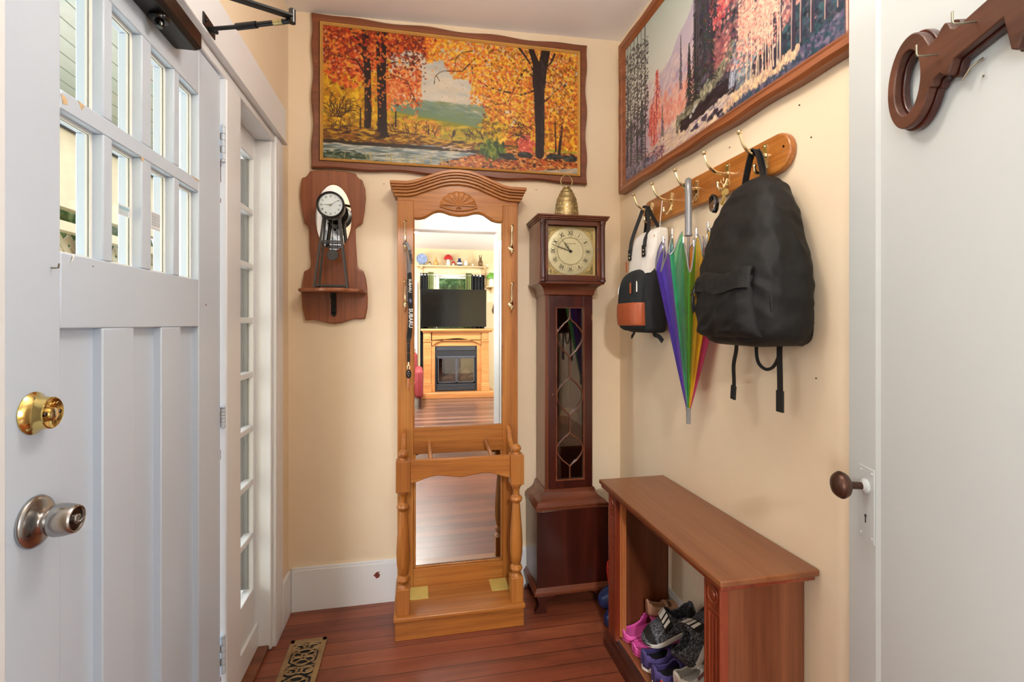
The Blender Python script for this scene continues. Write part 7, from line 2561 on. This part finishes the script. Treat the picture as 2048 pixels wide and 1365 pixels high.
def mushroom(name, label, x, y, z, r_, h_, cap, dots=True, group=None):
    t = thing(name, label, 'ornament', (x, y, z), group=group)
    MB().lathe([(0.0001, 0), (r_ * 0.45, 0), (r_ * 0.5, h_ * 0.08), (r_ * 0.36, h_ * 0.35), (r_ * 0.30, h_ * 0.6), (0.0001, h_ * 0.62)], (x, y, z), seg=20).build('stem', 'mush_white', t)
    c_ = MB().lathe([(r_ * 0.3, h_ * 0.55), (r_ * 0.95, h_ * 0.56), (r_, h_ * 0.60), (r_ * 0.92, h_ * 0.75), (r_ * 0.6, h_ * 0.92), (r_ * 0.25, h_), (0.0001, h_ * 1.01)], (x, y, z), seg=28).build('cap', cap, t)
    if dots:
        f = MB()
        for k in range(9):
            a = k * 2.4
            q = 0.30 + 0.6 * ((k * 37) % 10) / 10
            zz = interp([(0.25, 1.0), (0.6, 0.92), (0.92, 0.75), (1, 0.6)], q)
            f.ball((x + r_ * q * math.cos(a), y + r_ * q * math.sin(a), z + h_ * zz), r_ * 0.11, (1, 1, 0.6), 8)
        f.build('dots', 'mush_white', c_)
    return t


mushroom('toadstool_ornament', 'large red capped toadstool ornament in the middle of the shelf', 0.610, -4.50, SZ, 0.085, 0.215, 'mush_red', False)
mushroom('toadstool_ornament', 'small red toadstool ornament just right of the large red one', 0.70, -4.45, SZ, 0.036, 0.085, 'mush_red', False)
mushroom('toadstool_ornament', 'tiny orange capped mushroom ornament right of the blue plate', 0.265, -4.46, SZ, 0.028, 0.07, 'clay_brown', False)
# plain little seated figurines replaced by generic ceramic birds and a vase
t = thing('bird_ornament', 'small white duck shaped ornament on the shelf between toadstools and rabbit', 'ornament', (0.93, -4.46, SZ))
f = MB()
f.ball((0.93, -4.46, SZ + 0.038), 0.038, (1.0, 1.0, 1.0), 18)
f.ball((0.93, -4.445, SZ + 0.085), 0.025, (1, 1, 1), 16)
f.build('body', 'mush_white', t)
MB().ball((0.93, -4.42, SZ + 0.082), 0.009, (1, 1.4, 0.6), 10).build('beak', 'yellow_mark', t)
t = thing('rabbit_ornament', 'brown standing rabbit ornament near the right end of the shelf', 'ornament', (1.205, -4.47, SZ))
f = MB()
f.ball((1.205, -4.47, SZ + 0.060), 0.052, (0.9, 0.85, 1.25), 20)
f.ball((1.205, -4.455, SZ + 0.140), 0.031, (0.95, 1, 1.05), 18)
for s_ in (-1, 1):
    f.ball((1.205 + s_ * 0.018, -4.46, SZ + 0.190), 0.012, (0.75, 0.6, 2.5), 12)
    f.ball((1.205 + s_ * 0.030, -4.43, SZ + 0.014), 0.018, (0.9, 1.5, 0.7), 12)
    f.ball((1.205 + s_ * 0.030, -4.425, SZ + 0.085), 0.013, (0.8, 1.3, 1.6), 12)
f.build('body', 'clay_brown', t)
for x, lb in ((1.06, 'tiny white egg shaped ornament left of the rabbit'), (1.325, 'tiny white egg shaped ornament right of the rabbit')):
    tag(MB().ball((x, -4.46, SZ + 0.024), 0.018, (1, 1, 1.35), 16).build('egg_ornament', 'mush_white'), lb, 'ornament')
t = thing('vase_ornament', 'small pale yellow ceramic vase ornament left of the red toadstool', 'ornament', (0.375, -4.47, SZ))
MB().lathe([(0.0001, 0), (0.030, 0), (0.036, 0.02), (0.040, 0.05), (0.028, 0.085), (0.016, 0.115), (0.020, 0.140), (0.024, 0.15), (0.020, 0.15), (0.012, 0.12), (0.0001, 0.11)], (0.375, -4.47, SZ), seg=24).build('vase', 'gold_liner', t)
t = thing('vase_ornament', 'small navy and white ceramic vase ornament right of the toadstools', 'ornament', (0.815, -4.47, SZ))
f = MB().lathe([(0.0001, 0), (0.038, 0), (0.050, 0.03), (0.046, 0.07), (0.030, 0.10), (0.024, 0.13), (0.028, 0.145), (0.022, 0.145), (0.018, 0.12), (0.0001, 0.11)], (0.815, -4.47, SZ), seg=24)
f.build('vase', 'blue_foam', t)
MB().lathe([(0.0465, 0.066), (0.048, 0.062), (0.0515, 0.035), (0.0505, 0.030), (0.046, 0.066)], (0.815, -4.47, SZ), seg=24).build('white_band', 'mush_white', t)
# bracket shelf with the green toadstool
t = thing('bracket_shelf', 'small pale shelf right of the black curtain holding the green toadstool', 'shelf', (1.42, -4.5, 2.0))
MB().box(1.31, 1.55, -4.598, -4.42, 1.985, 2.003).build('board', 'shelf_pine', t, bevel=0.002)
MB().prism([(-4.598, 1.985), (-4.45, 1.985), (-4.598, 1.88)], 'YZ', 1.42, 1.436).build('bracket', 'shelf_pine', t)
mushroom('toadstool_ornament', 'green capped white dotted toadstool ornament on the small bracket shelf', 1.418, -4.505, 2.003, 0.092, 0.27, 'mush_green', True)
# dark hanging ornament on the wall
f = MB()
f.ball((1.50, -4.585, 1.56), 0.045, (1, 0.35, 1.7), 18)
f.ball((1.50, -4.585, 1.64), 0.028, (1, 0.4, 1.2), 14)
tag(f.build('wall_ornament', 'clay_brown'), 'small dark brown ornament hanging on the far wall right of the television', 'ornament')
# red armchair at the left edge of the mirror
t = thing('armchair', 'dark red upholstered armchair at the left edge of the mirror', 'armchair', (-0.28, -3.3, 0))
f = MB().box(-0.62, 0.055, -3.62, -2.95, 0.20, 0.42)
f.build('seat', 'seal_red', t, bevel=0.04, seg=4)
f = MB().box(0.0, 0.125, -3.66, -2.92, 0.16, 0.60)
f.build('arm_rest', 'seal_red', t, bevel=0.055, seg=5)
f = MB().box(-0.74, -0.62, -3.66, -2.92, 0.16, 0.60)
f.build('arm_rest', 'seal_red', t, bevel=0.055, seg=5)
f = MB().box(-0.66, 0.04, -3.80, -3.60, 0.20, 0.82)
f.build('backrest', 'seal_red', t, bevel=0.05, seg=4)
for x in (-0.70, 0.08):
    for y in (-3.60, -2.98):
        MB().cyl((x, y, 0.0), (x, y, 0.18), 0.016, 0.024, 12).build('leg', 'mahogany_dark', t)
# narrow white bookcase on the left
t = thing('bookcase', 'narrow white shelf unit against the far wall at the left edge of the mirror', 'shelf unit', (-0.20, -4.45, 0))
f = MB()
f.box(-0.46, 0.045, -4.598, -4.575, 0, 2.10)
f.box(-0.46, -0.44, -4.575, -4.33, 0, 2.10)
f.box(0.025, 0.045, -4.575, -4.33, 0, 2.10)
for k in range(6):
    f.box(-0.44, 0.025, -4.575, -4.33, 0.05 + k * 0.40, 0.07 + k * 0.40)
f.build('carcass', 'storm_white', t, bevel=0.002)

# added fill light: glowing globe out of view, brightens the hall walls and ceiling
t = thing('fill_globe', 'unseen glowing white globe added under the entry hall ceiling as fill light', 'fill light', (0.30, 1.0, 2.745))
MB().lathe([(0.055, 0), (0.055, -0.012), (0.02, -0.03), (0.008, -0.034), (0.008, -0.25)], (0.30, 1.0, 2.745), seg=28).build('canopy_and_stem', 'old_brass', t)
emit('fill_glow', (255, 244, 230), 15.0)
MB().ball((0.30, 1.0, 2.37), 0.14, seg=32).build('glow_globe', 'fill_glow', t)
